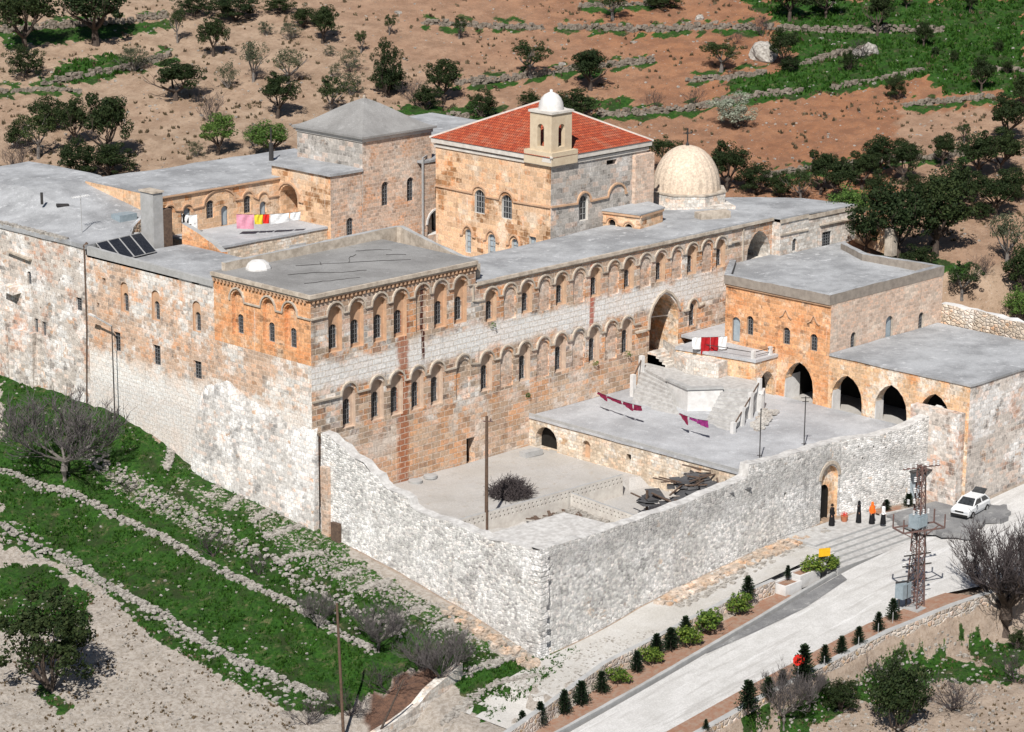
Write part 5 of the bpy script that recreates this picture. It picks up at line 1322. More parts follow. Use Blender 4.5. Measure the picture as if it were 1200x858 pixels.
for i in range(5):
    z = 7.3+.2*i; mb.prism([(37.6+.0*i, -.05), (37.6-.0*i, -2.4+.35*i), (42.0, -2.4+.35*i), (42.0, -.05)], 7.2, z+.18)
mb.build('upper_steps', 'whitewall', st2)
mb = MB(); mb.prism([(38.2, -2.5), (37.3, -4.5), (37.9, -7.6), (39.3, -7.4), (39.0, -2.4)], 7.2, 8.6); rough_top(mb.build('rubble_side', 'whitewall', st2), .08, 5)
for f in (0, .33, .66, 1.0):
    x, y = 37.7+(31.0-37.7)*f, -12.1+(-14.95+12.1)*f; z = 7.3-1.8*f; mb = MB(); mb.box(x-.16, y-.16, 5.3, x+.16, y+.16, z+.95); mb.build('post', 'white', st2)
for x, y, z in ((35.9, -.9, 7.3), (33.6, -2.0, 6.3)): mb = MB(); mb.box(x-.18, y-.18, 5.3, x+.18, y+.18, z+1.1); mb.build('post', 'white', st2)
mb = MB(); mb.beam((37.7, -12.1, 7.9), (31.0, -14.95, 6.1), .09); mb.build('handrail', 'wood', st2); mb = MB(); mb.beam((35.9, -.9, 8.1), (33.6, -2, 7.1), .1); mb.build('handrail', 'wood', st2)
mb = MB(); rg = random.Random(8)
for i in range(110): f = rg.random(); mb.rock((37.5-4.5*f+rg.uniform(-.3, .6), -12.9-2.3*f-rg.uniform(0, .8), 5.6+.3*rg.random()*(1-f)), rg.uniform(.1, .3), rg)
o = mb.build('rubble_heap', 'whitewall'); tag(o, 'heap of pale rubble beside the right hand stair rail', 'rubble')
# white gate pillars at the top of the right stair
g_ = thing('white_gateway', 'small white gateway at the head of the right hand stair', 'gateway', (38.6, -12, 5.5)); mb = MB()
for p in ((37.65, -12.4), (38.5, -11.85)): mb.box(p[0]-.16, p[1]-.16, 5.4, p[0]+.16, p[1]+.16, 7.0)
mb.beam((37.5, -12.5, 7.1), (38.6, -11.8, 7.1), .36, .2); mb.build('frame', 'white', g_)

# ================================================================== DRY STONE WALLS AND ROWS
def stones_along(path, w, h, size, dens, seed, mat, name, label, cat, lift=0):
    rg = random.Random(seed); mb = MB()
    for a, b in zip(path[:-1], path[1:]):
        L = math.hypot(b[0]-a[0], b[1]-a[1]); n = max(1, int(L*dens))
        for i in range(n):
            f = rg.random(); o_ = rg.gauss(0, w/2); dx_, dy_ = (b[0]-a[0])/L, (b[1]-a[1])/L
            x = a[0]+(b[0]-a[0])*f-dy_*o_; y = a[1]+(b[1]-a[1])*f+dx_*o_
            z = H(x, y)+lift+h*rg.random()*max(0, 1-abs(o_)/w)
            mb.rock((x, y, z), size*rg.uniform(.45, 1.2), rg)
    o = mb.build(name, mat); return tag(o, label, cat)
for i, (p, h, l) in enumerate(HW):
    w = [hit(a, b) for a, b in p]; w = [(q.x, q.y) for q in w]
    stones_along(w, .28, h*.8, .25, 13*h+4, i, 'stonehill', 'dry_stone_wall', l, 'stone wall')
ROWS = [([(0, 553), (60, 575), (130, 602), (190, 630), (250, 666), (300, 690), (340, 709), (400, 745), (440, 765)], .75, 16, 'broad white row of loose stones running down the grass, third from the monastery'),
 ([(0, 616), (40, 640), (90, 663), (130, 690), (190, 722), (240, 757), (290, 780), (340, 803), (385, 820)], .8, 14, 'stone row nearest the lower left corner, bordering the bare earth'),
 ([(95, 532), (140, 555), (175, 583), (215, 602), (260, 628), (310, 655), (350, 682), (400, 708), (440, 730), (475, 748)], 1.3, 8, 'scattered stone row nearest the monastery foot')]
for i, (p, w_, dn_, l) in enumerate(ROWS):
    w = [hit(a, b) for a, b in p]; stones_along([(q.x, q.y) for q in w], w_*.5, .4, .16, dn_*1.15, 40+i, 'stonebit', 'stone_row', l, 'stone row')
RID = [((194, 550), (235, 540)), ((245, 583), (291, 570)), ((265, 597), (327, 585)), ((296, 612), (345, 599)), ((310, 631), (355, 615)), ((325, 661), (379, 648)), ((391, 676), (421, 668)), ((409, 694), (457, 681)), ((460, 724), (502, 711)), ((505, 739), (532, 729)), ((547, 793), (600, 771)), ((560, 812), (630, 792)), ((520, 850), (560, 815))]
mb = MB(); rg = random.Random(77)
for a, b in RID:
    A_, B_ = hit(*a), hit(*b)
    for i in range(int((B_-A_).length*48)):
        f = rg.random(); x = A_.x+(B_.x-A_.x)*f+rg.gauss(0, .12); y = A_.y+(B_.y-A_.y)*f+rg.gauss(0, .2); mb.rock((x, y, H(x, y)+.05), rg.uniform(.05, .15), rg)
tag(mb.build('stone_edging', 'stonebit'), 'rows of small stones edging the little plots under the outer wall', 'stones', kind='stuff')
mb = MB(); rg = random.Random(78)
for (poly, n, s) in (([(90, 530), (200, 560), (320, 620), (480, 740), (420, 745), (300, 680), (200, 610), (120, 575)], 380, .11), ([(290, 610), (380, 640), (500, 720), (610, 770), (560, 780), (440, 710), (330, 650)], 800, .08),
                     ([(380, 640), (480, 690), (630, 765), (610, 775), (480, 720)], 420, .12), ([(0, 600), (200, 720), (400, 830), (330, 830), (150, 720), (0, 640)], 350, .16), ([(0, 430), (140, 480), (330, 610), (420, 800), (200, 740), (0, 640)], 300, .10),
                     ([(560, 820), (700, 750), (780, 735), (640, 820)], 500, .09), ([(780, 700), (960, 615), (975, 625), (800, 715)], 260, .22), ([(0, 700), (110, 690), (330, 830), (360, 858), (0, 858)], 900, .08), ([(870, 858), (900, 840), (1100, 740), (1200, 760), (1200, 858)], 500, .12)):
    X0, X1, Y0, Y1 = min(p[0] for p in poly), max(p[0] for p in poly), min(p[1] for p in poly), max(p[1] for p in poly); c_ = 0
    while c_ < n:
        a, b = rg.uniform(X0, X1), rg.uniform(Y0, Y1)
        if not inpoly(a, b, poly): continue
        c_ += 1; q = hit(a, b)
        if q.x > -.3 and q.y > -23.6 and q.x < 60: continue
        if -36.5 < q.y < -28.2 and q.x > -15: continue
        mb.rock((q.x, q.y, q.z+.02), s*rg.uniform(.4, 1.15), rg)
for i in range(2600):   # hillside stones
    a, b = rg.uniform(0, 1200), rg.uniform(0, 380); q = hit(a, b)
    if q.x*.716+q.y*.698 < 45: continue
    mb.rock((q.x, q.y, q.z), rg.uniform(.05, .15) if rg.random() < .985 else rg.uniform(.2, .4), rg)
tag(mb.build('loose_stones', 'stonebit'), 'loose pale stones strewn over the ground', 'stones', kind='stuff')
for px, py, r, l in ((895, 68, 1.5, 'large pale boulder beside a dark bush on the hill'), (1020, 62, .9, 'small pale boulder at the head of a slanting wall'), (820, 12+11, .5, 'small pale boulder above the long terrace wall'), (1005, 66, .7, 'grey boulder beside the bare bush on the green slope')):
    q = hit(px, py); bm_ = bpy.data.meshes.new('boulder'); mb = MB(); rg = random.Random(px)
    N = 10; vs = []
    for i in range(N+1):
        for j in range(14):
            th = math.pi*i/N; ph = 2*math.pi*j/14; d_ = Vector((math.sin(th)*math.cos(ph), math.sin(th)*math.sin(ph), math.cos(th)))
            rr = r*(1+.35*noise.noise(d_*1.7+Vector((px, 0, 0)))+.12*noise.noise(d_*5)); vs.append((q.x+d_.x*rr, q.y+d_.y*rr, q.z+.2*r+d_.z*rr*.95))
    for i in range(N):
        for j in range(14): mb.face([vs[i*14+j], vs[(i+1)*14+j], vs[(i+1)*14+(j+1) % 14], vs[i*14+(j+1) % 14]])
    tag(mb.build('boulder', 'stonebit'), l, 'boulder')
# foundation rubble at the foot of the front wall
mb = MB(); rg = random.Random(12)
for i in range(240):
    x = 11+17*rg.random(); y = -24.2-rg.random()**2*1.2; mb.rock((x, y, H(x, y)+.1), rg.uniform(.1, .34), rg)
for i in range(120):
    x = -.6-rg.random()*1.2; y = -24.4+rg.random()*9; mb.rock((x, y, H(x, y)+.1), rg.uniform(.1, .28), rg)
tag(mb.build('foundation_rubble', 'rubble_warm'), 'tumbled foundation stones along the foot of the outer wall', 'rubble', kind='stuff')

# ================================================================== GRASS TUFTS AND WEEDS
def tufts(name, polys, n, size, mat, seed, label, cond=None, blades=5):
    rg = random.Random(seed); mb = MB(); mb.tone = []
    P = []
    tot = sum(abs(area(p)) for p in polys)
    for p in polys:
        X0, X1, Y0, Y1 = min(a[0] for a in p), max(a[0] for a in p), min(a[1] for a in p), max(a[1] for a in p)
        k_ = int(n*abs(area(p))/tot); c_ = 0
        while c_ < k_:
            a, b = rg.uniform(X0, X1), rg.uniform(Y0, Y1)
            if not inpoly(a, b, p): continue
            c_ += 1; q = hit(a, b)
            if cond and not cond(q, a, b): continue
            if noise.noise(Vector((q.x*.45, q.y*.45, 2))) < -.12 and rg.random() < .8: continue
            s = size*rg.uniform(.5, 1.3)
            for j in range(blades):
                an = rg.uniform(0, 6.28); r = s*.5*rg.random(); bx_, by_ = q.x+r*math.cos(an), q.y+r*math.sin(an)
                a2 = rg.uniform(0, 6.28); w = s*.35; lean = s*.5
                dx_, dy_ = math.cos(a2)*w, math.sin(a2)*w; lx, ly = rg.uniform(-lean, lean), rg.uniform(-lean, lean)
                i = len(mb.v); mb.v += [(bx_-dx_, by_-dy_, q.z-.03), (bx_+dx_, by_+dy_, q.z-.03), (bx_+lx, by_+ly, q.z+s*rg.uniform(.5, 1))]
                mb.f.append((i, i+1, i+2)); mb.uv.append([(0, 0)]*3); mb.mi.append(0); mb.tone.append(rg.random())
    return tag(mb.build(name, mat), label, 'grass', kind='stuff')
outside = lambda q, a, b: not (q.x > -.4 and -23.6 < q.y < 60) and not (-38 < q.y < -28.4)
tufts('grass', [LG[0], LG[1], LG[3], LG[4], LG[5]], 17000, .20, 'grassblade', 1, 'short green grass between the stone rows', lambda q, a, b: outside(q, a, b) and not any(inpoly(a, b, p) for p in BARE if (int(a)*7+int(b)*3) % 2), 5)
hillc = lambda q, a, b: q.x*.716+q.y*.698 > 42
tufts('hill_grass', [GP[0], GP[1]], 5000, .42, 'grassblade', 2, 'green grass on the hillside', hillc, 5)
tufts('weeds', [[(0, 0), (1200, 0), (1200, 380), (0, 260)]], 5200, .36, 'weed', 3, 'dry weeds dotted over the hillside', lambda q, a, b: hillc(q, a, b) and noise.noise(Vector((q.x*.13, q.y*.13, 8)))+.35*noise.noise(Vector((q.x*.5, q.y*.5, 3))) > -.08, 7)
tufts('weeds', [[(0, 700), (110, 690), (330, 830), (360, 858), (0, 858)], [(870, 858), (1040, 790), (1200, 740), (1200, 858)]], 1300, .17, 'weed', 4, 'dry weeds on the bare earth', lambda q, a, b: outside(q, a, b), 6)
# ================================================================== TREES
def leaf_quads(mb, rg, c, rad, n, size, squash=.8, dirs=None):
    for i in range(n):
        while True:
            v = Vector((rg.uniform(-1, 1), rg.uniform(-1, 1), rg.uniform(-1, 1)))
            if .05 < v.length < 1: break
        v = v.normalized()*v.length**.45; p = Vector(c)+Vector((v.x*rad, v.y*rad, v.z*rad*squash))
        nrm = (v+Vector((rg.uniform(-.8, .8), rg.uniform(-.8, .8), rg.uniform(-.5, .9)))).normalized()
        t = nrm.cross(Vector((rg.random(), rg.random(), rg.random()+.1))).normalized(); b = nrm.cross(t); s = size*rg.uniform(.5, 1.25)
        k_ = len(mb.v); mb.v += [tuple(p-t*s*.5), tuple(p+b*s*.32), tuple(p+t*s*.5), tuple(p-b*s*.32)]
        mb.f.append((k_, k_+1, k_+2, k_+3)); mb.uv.append([(0, 0)]*4); mb.mi.append(0); mb.tone.append(rg.random())
def branch(mb, rg, p, d, L, r, depth, spread, tips, up=.15, nseg=3, kids=3):
    r = max(r, .0028)
    pts = [Vector(p)]; rs = [r]; d = Vector(d).normalized()
    for i in range(nseg):
        d = (d+Vector((rg.uniform(-.25, .25), rg.uniform(-.25, .25), rg.uniform(-.15, .2)+up*.4))).normalized()
        pts.append(pts[-1]+d*L/nseg); rs.append(r*(1-.5*(i+1)/nseg))
    mb.tube(pts, rs, 6 if r > .02 else 3, 0, False); tips.append(pts[-1])
    if depth > 0:
        for j in range(kids+(rg.random() < .4)):
            k_ = rg.randint(1, nseg); base = pts[k_]
            dd_ = (d+Vector((rg.uniform(-1, 1), rg.uniform(-1, 1), rg.uniform(-.35, .8)))*spread).normalized()
            branch(mb, rg, base, dd_, L*rg.uniform(.55, .82), rs[k_]*.72, depth-1, spread, tips, up, nseg, kids)
def make_tree(kind, seed):
    """unit-height tree at the origin; scaled when placed"""
    rg = random.Random(seed*31+hash(kind) % 1 + {'oak': 1, 'open': 2, 'grey': 3, 'bright': 4, 'pale': 5, 'bush': 6, 'greybush': 7}.get(kind, 9)*101)
    root = bpy.data.objects.new({'oak': 'oak_tree', 'open': 'olive_tree', 'grey': 'almond_tree', 'bright': 'green_tree', 'pale': 'blossoming_bush', 'bush': 'evergreen_bush', 'greybush': 'thorn_bush'}[kind], None); COL.objects.link(root)
    tr_ = MB(); tips = []
    low = kind in ('bush', 'greybush', 'pale')
    h0 = .06 if low else (.24 if kind != 'open' else .3)
    if low:
        for j in range(6): branch(tr_, rg, (0, 0, -.03), (rg.uniform(-1, 1), rg.uniform(-1, 1), rg.uniform(.5, 1.2)), .42, .02, 1, .7, tips)
    else:
        lean = Vector((rg.uniform(-.15, .15), rg.uniform(-.15, .15), 1)); top = Vector((0, 0, -.04))+lean*h0
        tr_.tube([(0, 0, -.05), tuple(Vector((0, 0, 0))+lean*h0*.5), tuple(top)], [.05, .036, .03], 7, 0, False)
        for j in range(5):
            a = 6.283*(j+rg.random()*.6)/5; branch(tr_, rg, top, (math.cos(a), math.sin(a), rg.uniform(.5, 1.3)), .34, .022, 2, .75, tips, .2, 3, 2)
    tr_.build('trunk', 'barkgrey' if kind in ('grey', 'greybush', 'open') else 'bark', root)
    mb = MB(); mb.tone = []
    nclump, nleaf, size = {'oak': (66, 120, .036), 'open': (46, 84, .034), 'grey': (48, 52, .034), 'bright': (60, 105, .036), 'pale': (70, 110, .032), 'bush': (70, 115, .037), 'greybush': (60, 52, .036)}[kind]
    wid = {'oak': .44, 'open': .46, 'grey': .42, 'bright': .42, 'pale': .52, 'bush': .56, 'greybush': .6}[kind]
    cz = {'oak': .62, 'open': .66, 'grey': .62, 'bright': .6, 'pale': .48, 'bush': .48, 'greybush': .46}[kind]; rh = 1-cz
    lob = [(rg.uniform(0, 6.28), rg.uniform(.65, 1.15)) for _ in range(5)]
    for i in range(nclump):
        a = rg.uniform(0, 6.28); e = math.asin(rg.uniform(-.75, 1)); l_ = max(q[1]*(.75+.25*math.cos(a-q[0])) for q in lob)*rg.uniform(.72, 1.05)
        r = rg.uniform(.35, 1.05)
        c = (wid*r*l_*math.cos(e)*math.cos(a), wid*r*l_*math.cos(e)*math.sin(a), cz+rh*.85*r*math.sin(e)*rg.uniform(.85, 1.05))
        if low: c = (c[0], c[1], max(.08, c[2]))
        leaf_quads(mb, rg, c, rg.uniform(.055, .13)*(1 if kind != 'open' else .85), nleaf, size)
    mb.build('crown', {'oak': 'leaf_oak', 'open': 'leaf_mid', 'grey': 'leaf_grey', 'bright': 'leaf_bright', 'pale': 'leaf_pale', 'bush': 'leaf_oak', 'greybush': 'leaf_grey'}[kind], root)
    return root
def make_bare(kind, seed):
    rg = random.Random(seed*17+3)
    root = bpy.data.objects.new({'bare': 'bare_tree', 'barebush': 'bare_bush', 'thick': 'bare_tree'}[kind], None); COL.objects.link(root)
    t = MB(); tw_ = MB(); tips = []
    if kind == 'barebush':
        for j in range(9): branch(tw_, rg, (0, 0, -.03), (rg.uniform(-1, 1), rg.uniform(-1, 1), rg.uniform(.3, 1.3)), .42, .010, 3, .85, tips, .05, 3, 3)
        t.tube([(0, 0, -.05), (0, 0, .08)], [.03, .02], 6)
    else:
        h0 = .22 if kind == 'bare' else .26; R0 = .035 if kind == 'bare' else .075
        t.tube([(0, 0, -.06), (.01, .0, h0*.5), (0, .01, h0)], [R0*1.25, R0, R0*.85], 8, 0, False)
        n_ = 6 if kind == 'bare' else 8
        for j in range(n_):
            a = 6.283*(j+rg.random()*.5)/n_; d = Vector((math.cos(a), math.sin(a), rg.uniform(.25, 1.3))).normalized(); L = .34; r = R0*.5
            pts = [Vector((0, 0, h0*rg.uniform(.75, 1)))]; rs = [r]
            for i in range(3):
                d = (d+Vector((rg.uniform(-.2, .2), rg.uniform(-.2, .2), rg.uniform(0, .2)))).normalized(); pts.append(pts[-1]+d*L/3); rs.append(r*(1-.2*(i+1)))
            t.tube(pts, rs, 5, 0, False)
            for i in (1, 2, 3, 3):
                for q in range(2):
                    dd_ = (d+Vector((rg.uniform(-1, 1), rg.uniform(-1, 1), rg.uniform(-.3, .8)))*.75).normalized()
                    branch(tw_, rg, pts[i], dd_, .27, rs[i]*.5, 3, .75, tips, .10, 3, 3)
    t.build('trunk', 'barkgrey' if kind == 'bare' else 'bark', root); tw_.build('crown', 'twig' if kind != 'bare' else 'twigpale', root)
    return root
PROTO = {}
def place_tree(kind, px, py, hp, wp, label, group, seed=None, xyz_=None):
    rg = random.Random(int(px*13+py*7)); v = rg.randint(0, 5 if kind in ('oak', 'bush') else 2) if kind not in ('thick',) else 0
    key = (kind, v)
    q = xyz_ or hit(px, py); dep = (q-CAM).dot(FW); m = dep/FPX
    h = hp*m*rg.uniform(1.02, 1.22); w = wp*m*rg.uniform(1.08, 1.3)
    if key not in PROTO:
        PROTO[key] = make_bare(kind, v+1) if kind in ('bare', 'barebush', 'thick') else make_tree(kind, v+1); r = PROTO[key]
    else: r = copy_thing(PROTO[key], (0, 0, 0))
    wid = {'oak': .92, 'open': .95, 'grey': .9, 'bright': .88, 'pale': 1.08, 'bush': 1.15, 'greybush': 1.2, 'bare': 1.1, 'barebush': 1.1, 'thick': 1.25}[kind]
    r.location = (q.x, q.y, q.z); r.rotation_euler = (0, 0, rg.uniform(0, 6.28)); s = w/wid; r.scale = (s, s, h)
    tag(r, label, 'bush' if 'bush' in kind or kind == 'pale' else 'tree', group)
    return r
GH = 'trees on the hillside'; GB = 'trees behind the side block'; GL_ = 'trees on the left slope'
T = [('oak', 30, 62, 75, 62, 'dark oak cut by the top left corner', GL_), ('oak', 112, 52, 80, 80, 'largest dark oak at the top left, cut by the top edge', GL_), ('greybush', 158, 83, 32, 46, 'grey round thorn bush on the left slope wall', GL_),
 ('oak', 206, 118, 48, 58, 'rounded green oak standing alone on pale soil, casting a shadow', GL_), ('oak', 250, 66, 44, 34, 'narrow oak uphill of the rounded lone oak', GL_), ('open', 208, 50, 38, 22, 'thin small tree left of the narrow oak', GL_),
 ('open', 45, 186, 52, 46, 'open branched oak near the left edge above the flat roofs', GL_), ('bush', 60, 152, 44, 50, 'dark thicket behind the open branched oak at the left', GL_), ('oak', 125, 192, 76, 62, 'tall leafy oak above the left roofs with a gap in its crown', GL_), ('bush', 92, 212, 50, 52, 'dark low oak in front of the tall leafy one', GL_),
 ('barebush', 18, 205, 42, 42, 'pinkish bare bush at the left edge above the roof', GL_), ('bush', 2, 232, 40, 30, 'dark bush cut by the left edge just above the roof', GL_), ('bright', 255, 182, 50, 44, 'bright oak just behind the rear wing roof', GL_), ('greybush', 230, 185, 22, 26, 'small green bush left of the bright oak', GL_),
 ('grey', 297, 96, 46, 36, 'grey leaved almond tree, left of a pair', GL_), ('grey', 337, 98, 44, 38, 'grey leaved almond tree, right of a pair', GL_), ('greybush', 268, 104, 34, 26, 'small grey green bush left of the almond pair', GL_), ('barebush', 247, 145, 42, 38, 'leafless thicket above the bright oak', GL_),
 ('oak', 325, 138, 50, 44, 'bushy oak left of the pyramid roof', GL_), ('bright', 316, 184, 44, 54, 'bright green tree touching the pyramid roofed tower', GL_), ('greybush', 300, 172, 32, 26, 'grey bush behind the bright green tree', GL_),
 ('oak', 378, 50, 44, 36, 'compact dark oak high above the pyramid roof', GH), ('greybush', 340, 46, 24, 28, 'pale small bush left of the compact dark oak', GH), ('greybush', 311, 42, 20, 20, 'tiny green bush near the top, second left of the compact oak', GH), ('bush', 275, 24, 34, 62, 'dark row of bushes at the top edge, left of centre', GH), ('bush', 228, 20, 26, 46, 'dark bush at the top edge above the narrow oak', GH), ('bush', 328, 16, 20, 40, 'dark flat bush at the top edge', GH),
 ('open', 423, 62, 26, 20, 'small tree right of the compact dark oak', GH), ('open', 456, 42, 24, 17, 'smallest round tree on open soil above the church', GH), ('greybush', 386, 66, 14, 18, 'tiny shrub below the compact dark oak', GH), ('greybush', 410, 84, 30, 36, 'pale grey green bush above the pyramid roof', GH), ('greybush', 392, 90, 18, 16, 'very small bush beside the pale grey green bush', GH),
 ('bush', 455, 114, 66, 36, 'tall dark purple green bush above the pyramid roof', GH), ('oak', 520, 120, 50, 48, 'spreading oak behind the church left corner', GH), ('open', 388, 134, 42, 42, 'olive tree rising behind the pyramid roof', GH), ('greybush', 412, 112, 28, 32, 'grey bush beside the olive behind the pyramid roof', GH), ('bush', 566, 138, 32, 40, 'dark green bush behind the tiled roof, left side', GH), ('barebush', 486, 122, 34, 30, 'bare purple brush left of the spreading oak', GH),
 ('open', 538, 46, 24, 24, 'tiny umbrella shaped tree near the top wall', GH), ('open', 622, 92, 42, 52, 'wide olive tree above the church roof', GH), ('oak', 692, 106, 50, 48, 'green olive with dark shadow right of the church peak', GH), ('open', 718, 24, 34, 38, 'dark tree at the top edge, centre', GH), ('bush', 775, 10, 18, 50, 'dark hedge at the top edge right of centre', GH), ('bush', 672, 138, 32, 62, 'dark thicket just behind the belfry', GH), ('bush', 622, 128, 22, 30, 'dark bush left of the belfry dome', GH), ('barebush', 765, 130, 28, 22, 'small bare bush on the wall above the dome', GH),
 ('open', 845, 84, 36, 46, 'round dark olive left of the boulder', GH), ('pale', 862, 150, 46, 52, 'pale blossoming bush on red soil', GH), ('barebush', 815, 124, 26, 22, 'little reddish leafless bush left of the pale bush', GH), ('barebush', 893, 42, 28, 30, 'bare purple bush on the long terrace wall', GH), ('barebush', 862, 52, 18, 16, 'tiny bare bush left of the purple one', GH), ('oak', 918, 80, 42, 32, 'dark oak right of the boulder', GH), ('bush', 925, 84, 20, 30, 'low bush at the foot of the boulder oak', GH),
 ('oak', 925, 24, 44, 50, 'dark oak at the top edge over the green slope', GH), ('oak', 968, 20, 34, 46, 'flat dark oak at the top edge, next on the right', GH), ('oak', 1028, 42, 58, 30, 'tall dark tree on the green slope', GH), ('bush', 1050, 117, 30, 30, 'grey green bush at the end of a stone wall', GH), ('oak', 1082, 56, 28, 20, 'small cypress like tree on the green slope', GH), ('barebush', 1008, 70, 26, 28, 'brown bare bush next to the small boulder', GH), ('bush', 995, 84, 26, 22, 'dark bush below the small boulder', GH),
 ('oak', 1062, 10, 20, 16, 'tiny dark tree at the top edge', GH), ('oak', 1136, 15, 22, 18, 'small dark tree near the top right corner', GH), ('oak', 1150, 108, 42, 26, 'dark tree right of the grey bush', GH), ('bush', 1180, 86, 18, 16, 'small dark bush at the right edge of the green slope', GH), ('bush', 1096, 66, 12, 12, 'tiny dark shrub in the green slope', GH), ('bush', 1118, 72, 13, 12, 'other tiny dark shrub in the green slope, further right', GH),
 ('oak', 1180, 168, 62, 48, 'tall grey dark tree at the right edge', GH), ('oak', 1197, 128, 45, 26, 'dark tree cut by the right edge', GH), ('bush', 1170, 62, 16, 14, 'lone dark shrub near the right edge of the slope', GH),
 ('oak', 852, 226, 62, 44, 'tall green tree right behind the dome', GB), ('bush', 885, 228, 40, 50, 'bushy tree sloping down behind the dome', GB), ('oak', 962, 228, 50, 40, 'dark purple tree above the wing roof', GB), ('open', 938, 238, 42, 36, 'open dark tree above the wing roof', GB), ('oak', 985, 240, 56, 44, 'leafy tree behind the white end of the wing', GB), ('oak', 1030, 208, 44, 44, 'dark oak on the long wall', GB), ('oak', 1058, 216, 48, 40, 'dark oak with visible trunk beside the long wall', GB),
 ('oak', 1104, 196, 40, 32, 'dark bushy oak on the long wall further right', GB), ('open', 1130, 168, 26, 20, 'small light tree on the red field at the right', GB), ('oak', 1148, 210, 50, 54, 'spreading dark oak near the right edge', GB), ('bush', 1028, 236, 32, 30, 'round green bush between dark oaks', GB), ('bright', 1002, 272, 52, 56, 'bright grey green tree behind the white wing end', GB),
 ('oak', 1052, 310, 88, 84, 'big dense oak behind the side block roof', GB), ('oak', 1096, 300, 96, 84, 'biggest dense oak at the right of the side block', GB), ('oak', 1120, 262, 66, 62, 'dense oak uphill of the biggest one', GB), ('oak', 1166, 256, 54, 52, 'dense oak with long shadow near the right edge', GB), ('bush', 1192, 236, 46, 34, 'dark oak cut by the right edge, middle height', GB), ('bush', 1040, 325, 26, 60, 'low green hedge behind the roof parapet', GB),
 ('open', 1127, 350, 42, 44, 'small leaning tree with clear trunk on pale earth', GB), ('grey', 1180, 310, 60, 48, 'grey leaved tree at the right edge', GB), ('oak', 1196, 352, 60, 52, 'dark tree at the right edge above the boundary wall', GB), ('bright', 1196, 388, 50, 34, 'bright green bush at the right edge by the boundary wall', GB), ('barebush', 1152, 322, 30, 30, 'bare brush right of the small leaning tree', GB), ('open', 778, 204, 42, 46, 'green tree between church and dome', GB), ('bush', 1150, 258, 22, 30, 'low bush between the dense oaks', GB), ('bush', 1070, 232, 26, 30, 'dark bush in the middle of the grove', GB),
 ('bare', 76, 562, 92, 128, 'large grey leafless tree at the left below the monastery', 'bare trees in the plots'), ('bush', 60, 808, 122, 128, 'large dark shrub at the lower left on bare earth', None), ('barebush', 250, 652, 36, 42, 'purplish leafless shrub among the stone rows', None), ('barebush', 304, 674, 30, 22, 'small dark leafless shrub right of the purplish one', None), ('barebush', 150, 578, 16, 20, 'tiny grey shrub between stone rows', None),
 ('bare', 444, 764, 58, 58, 'small leafless tree in the plots below the outer wall', 'bare trees in the plots'), ('bare', 516, 808, 62, 66, 'leafless tree next to the white block wall', 'bare trees in the plots'), ('bare', 372, 738, 44, 34, 'little pale trunked tree among the stones', 'bare trees in the plots'), ('barebush', 492, 785, 22, 42, 'brown brush at the edge of the plots', None), ('barebush', 455, 812, 34, 60, 'brown brush beside bare brown earth', None), ('barebush', 410, 838, 36, 56, 'brown brush around the foot of the pole', None), ('barebush', 360, 850, 36, 60, 'dark brush at the bottom edge left of the pole', None),
 ('thick', 1178, 742, 128, 125, 'big leafless tree with thick trunk at the right edge', None), ('bare', 918, 852, 62, 56, 'small leafless tree at the bottom beside conifers', 'bare trees below the road'), ('bare', 948, 838, 54, 40, 'leafless sapling under the tall conifer', 'bare trees below the road'), ('bush', 985, 834, 46, 46, 'dark evergreen bush below the retaining wall', None), ('bush', 1054, 856, 84, 78, 'large dark evergreen bush at the bottom right', None), ('barebush', 1116, 832, 48, 74, 'grey leafless shrub at the bottom right', None), ('barebush', 1040, 806, 40, 70, 'grey brush against the tall retaining wall', None), ('barebush', 1190, 800, 40, 50, 'grey brush at the right edge', None), ('bush', 1192, 760, 26, 26, 'small dark shrub by the thick leafless tree', None), ('oak', 1010, 222, 44, 44, 'dark oak between the two tall ones on the long wall', GB), ('bush', 1085, 250, 40, 46, 'dark thicket uphill of the biggest oak', GB), ('bush', 1134, 238, 34, 44, 'dark thicket between spreading oaks', GB), ('oak', 1172, 205, 50, 50, 'dark oak next to the tall right edge tree', GB), ('bush', 1075, 318, 34, 60, 'dark undergrowth below the big dense oak', GB), ('oak', 1014, 298, 52, 44, 'dark oak between the bright tree and the big dense oak', GB), ('bush', 915, 232, 30, 36, 'dark bush between the dome tree and the purple tree', GB), ('oak', 88, 172, 52, 40, 'dark oak behind the tall leafy one at the left', GL_), ('bush', 130, 205, 34, 60, 'undergrowth below the tall leafy oak', GL_), ('bush', 30, 92, 36, 50, 'dark bush below the top left oak', GL_), ('bush', 20, 175, 34, 34, 'dark bush at the left edge beside the open oak', GL_), ('bush', 455, 108, 30, 50, 'low dark bush at the foot of the tall purple bush', GH), ('bush', 500, 128, 28, 40, 'low dark bush left of the church roof', GH), ('bush', 355, 32, 26, 40, 'dark bush high on the slope, top edge left of centre', GH)]
for t in T:
    place_tree(*t)
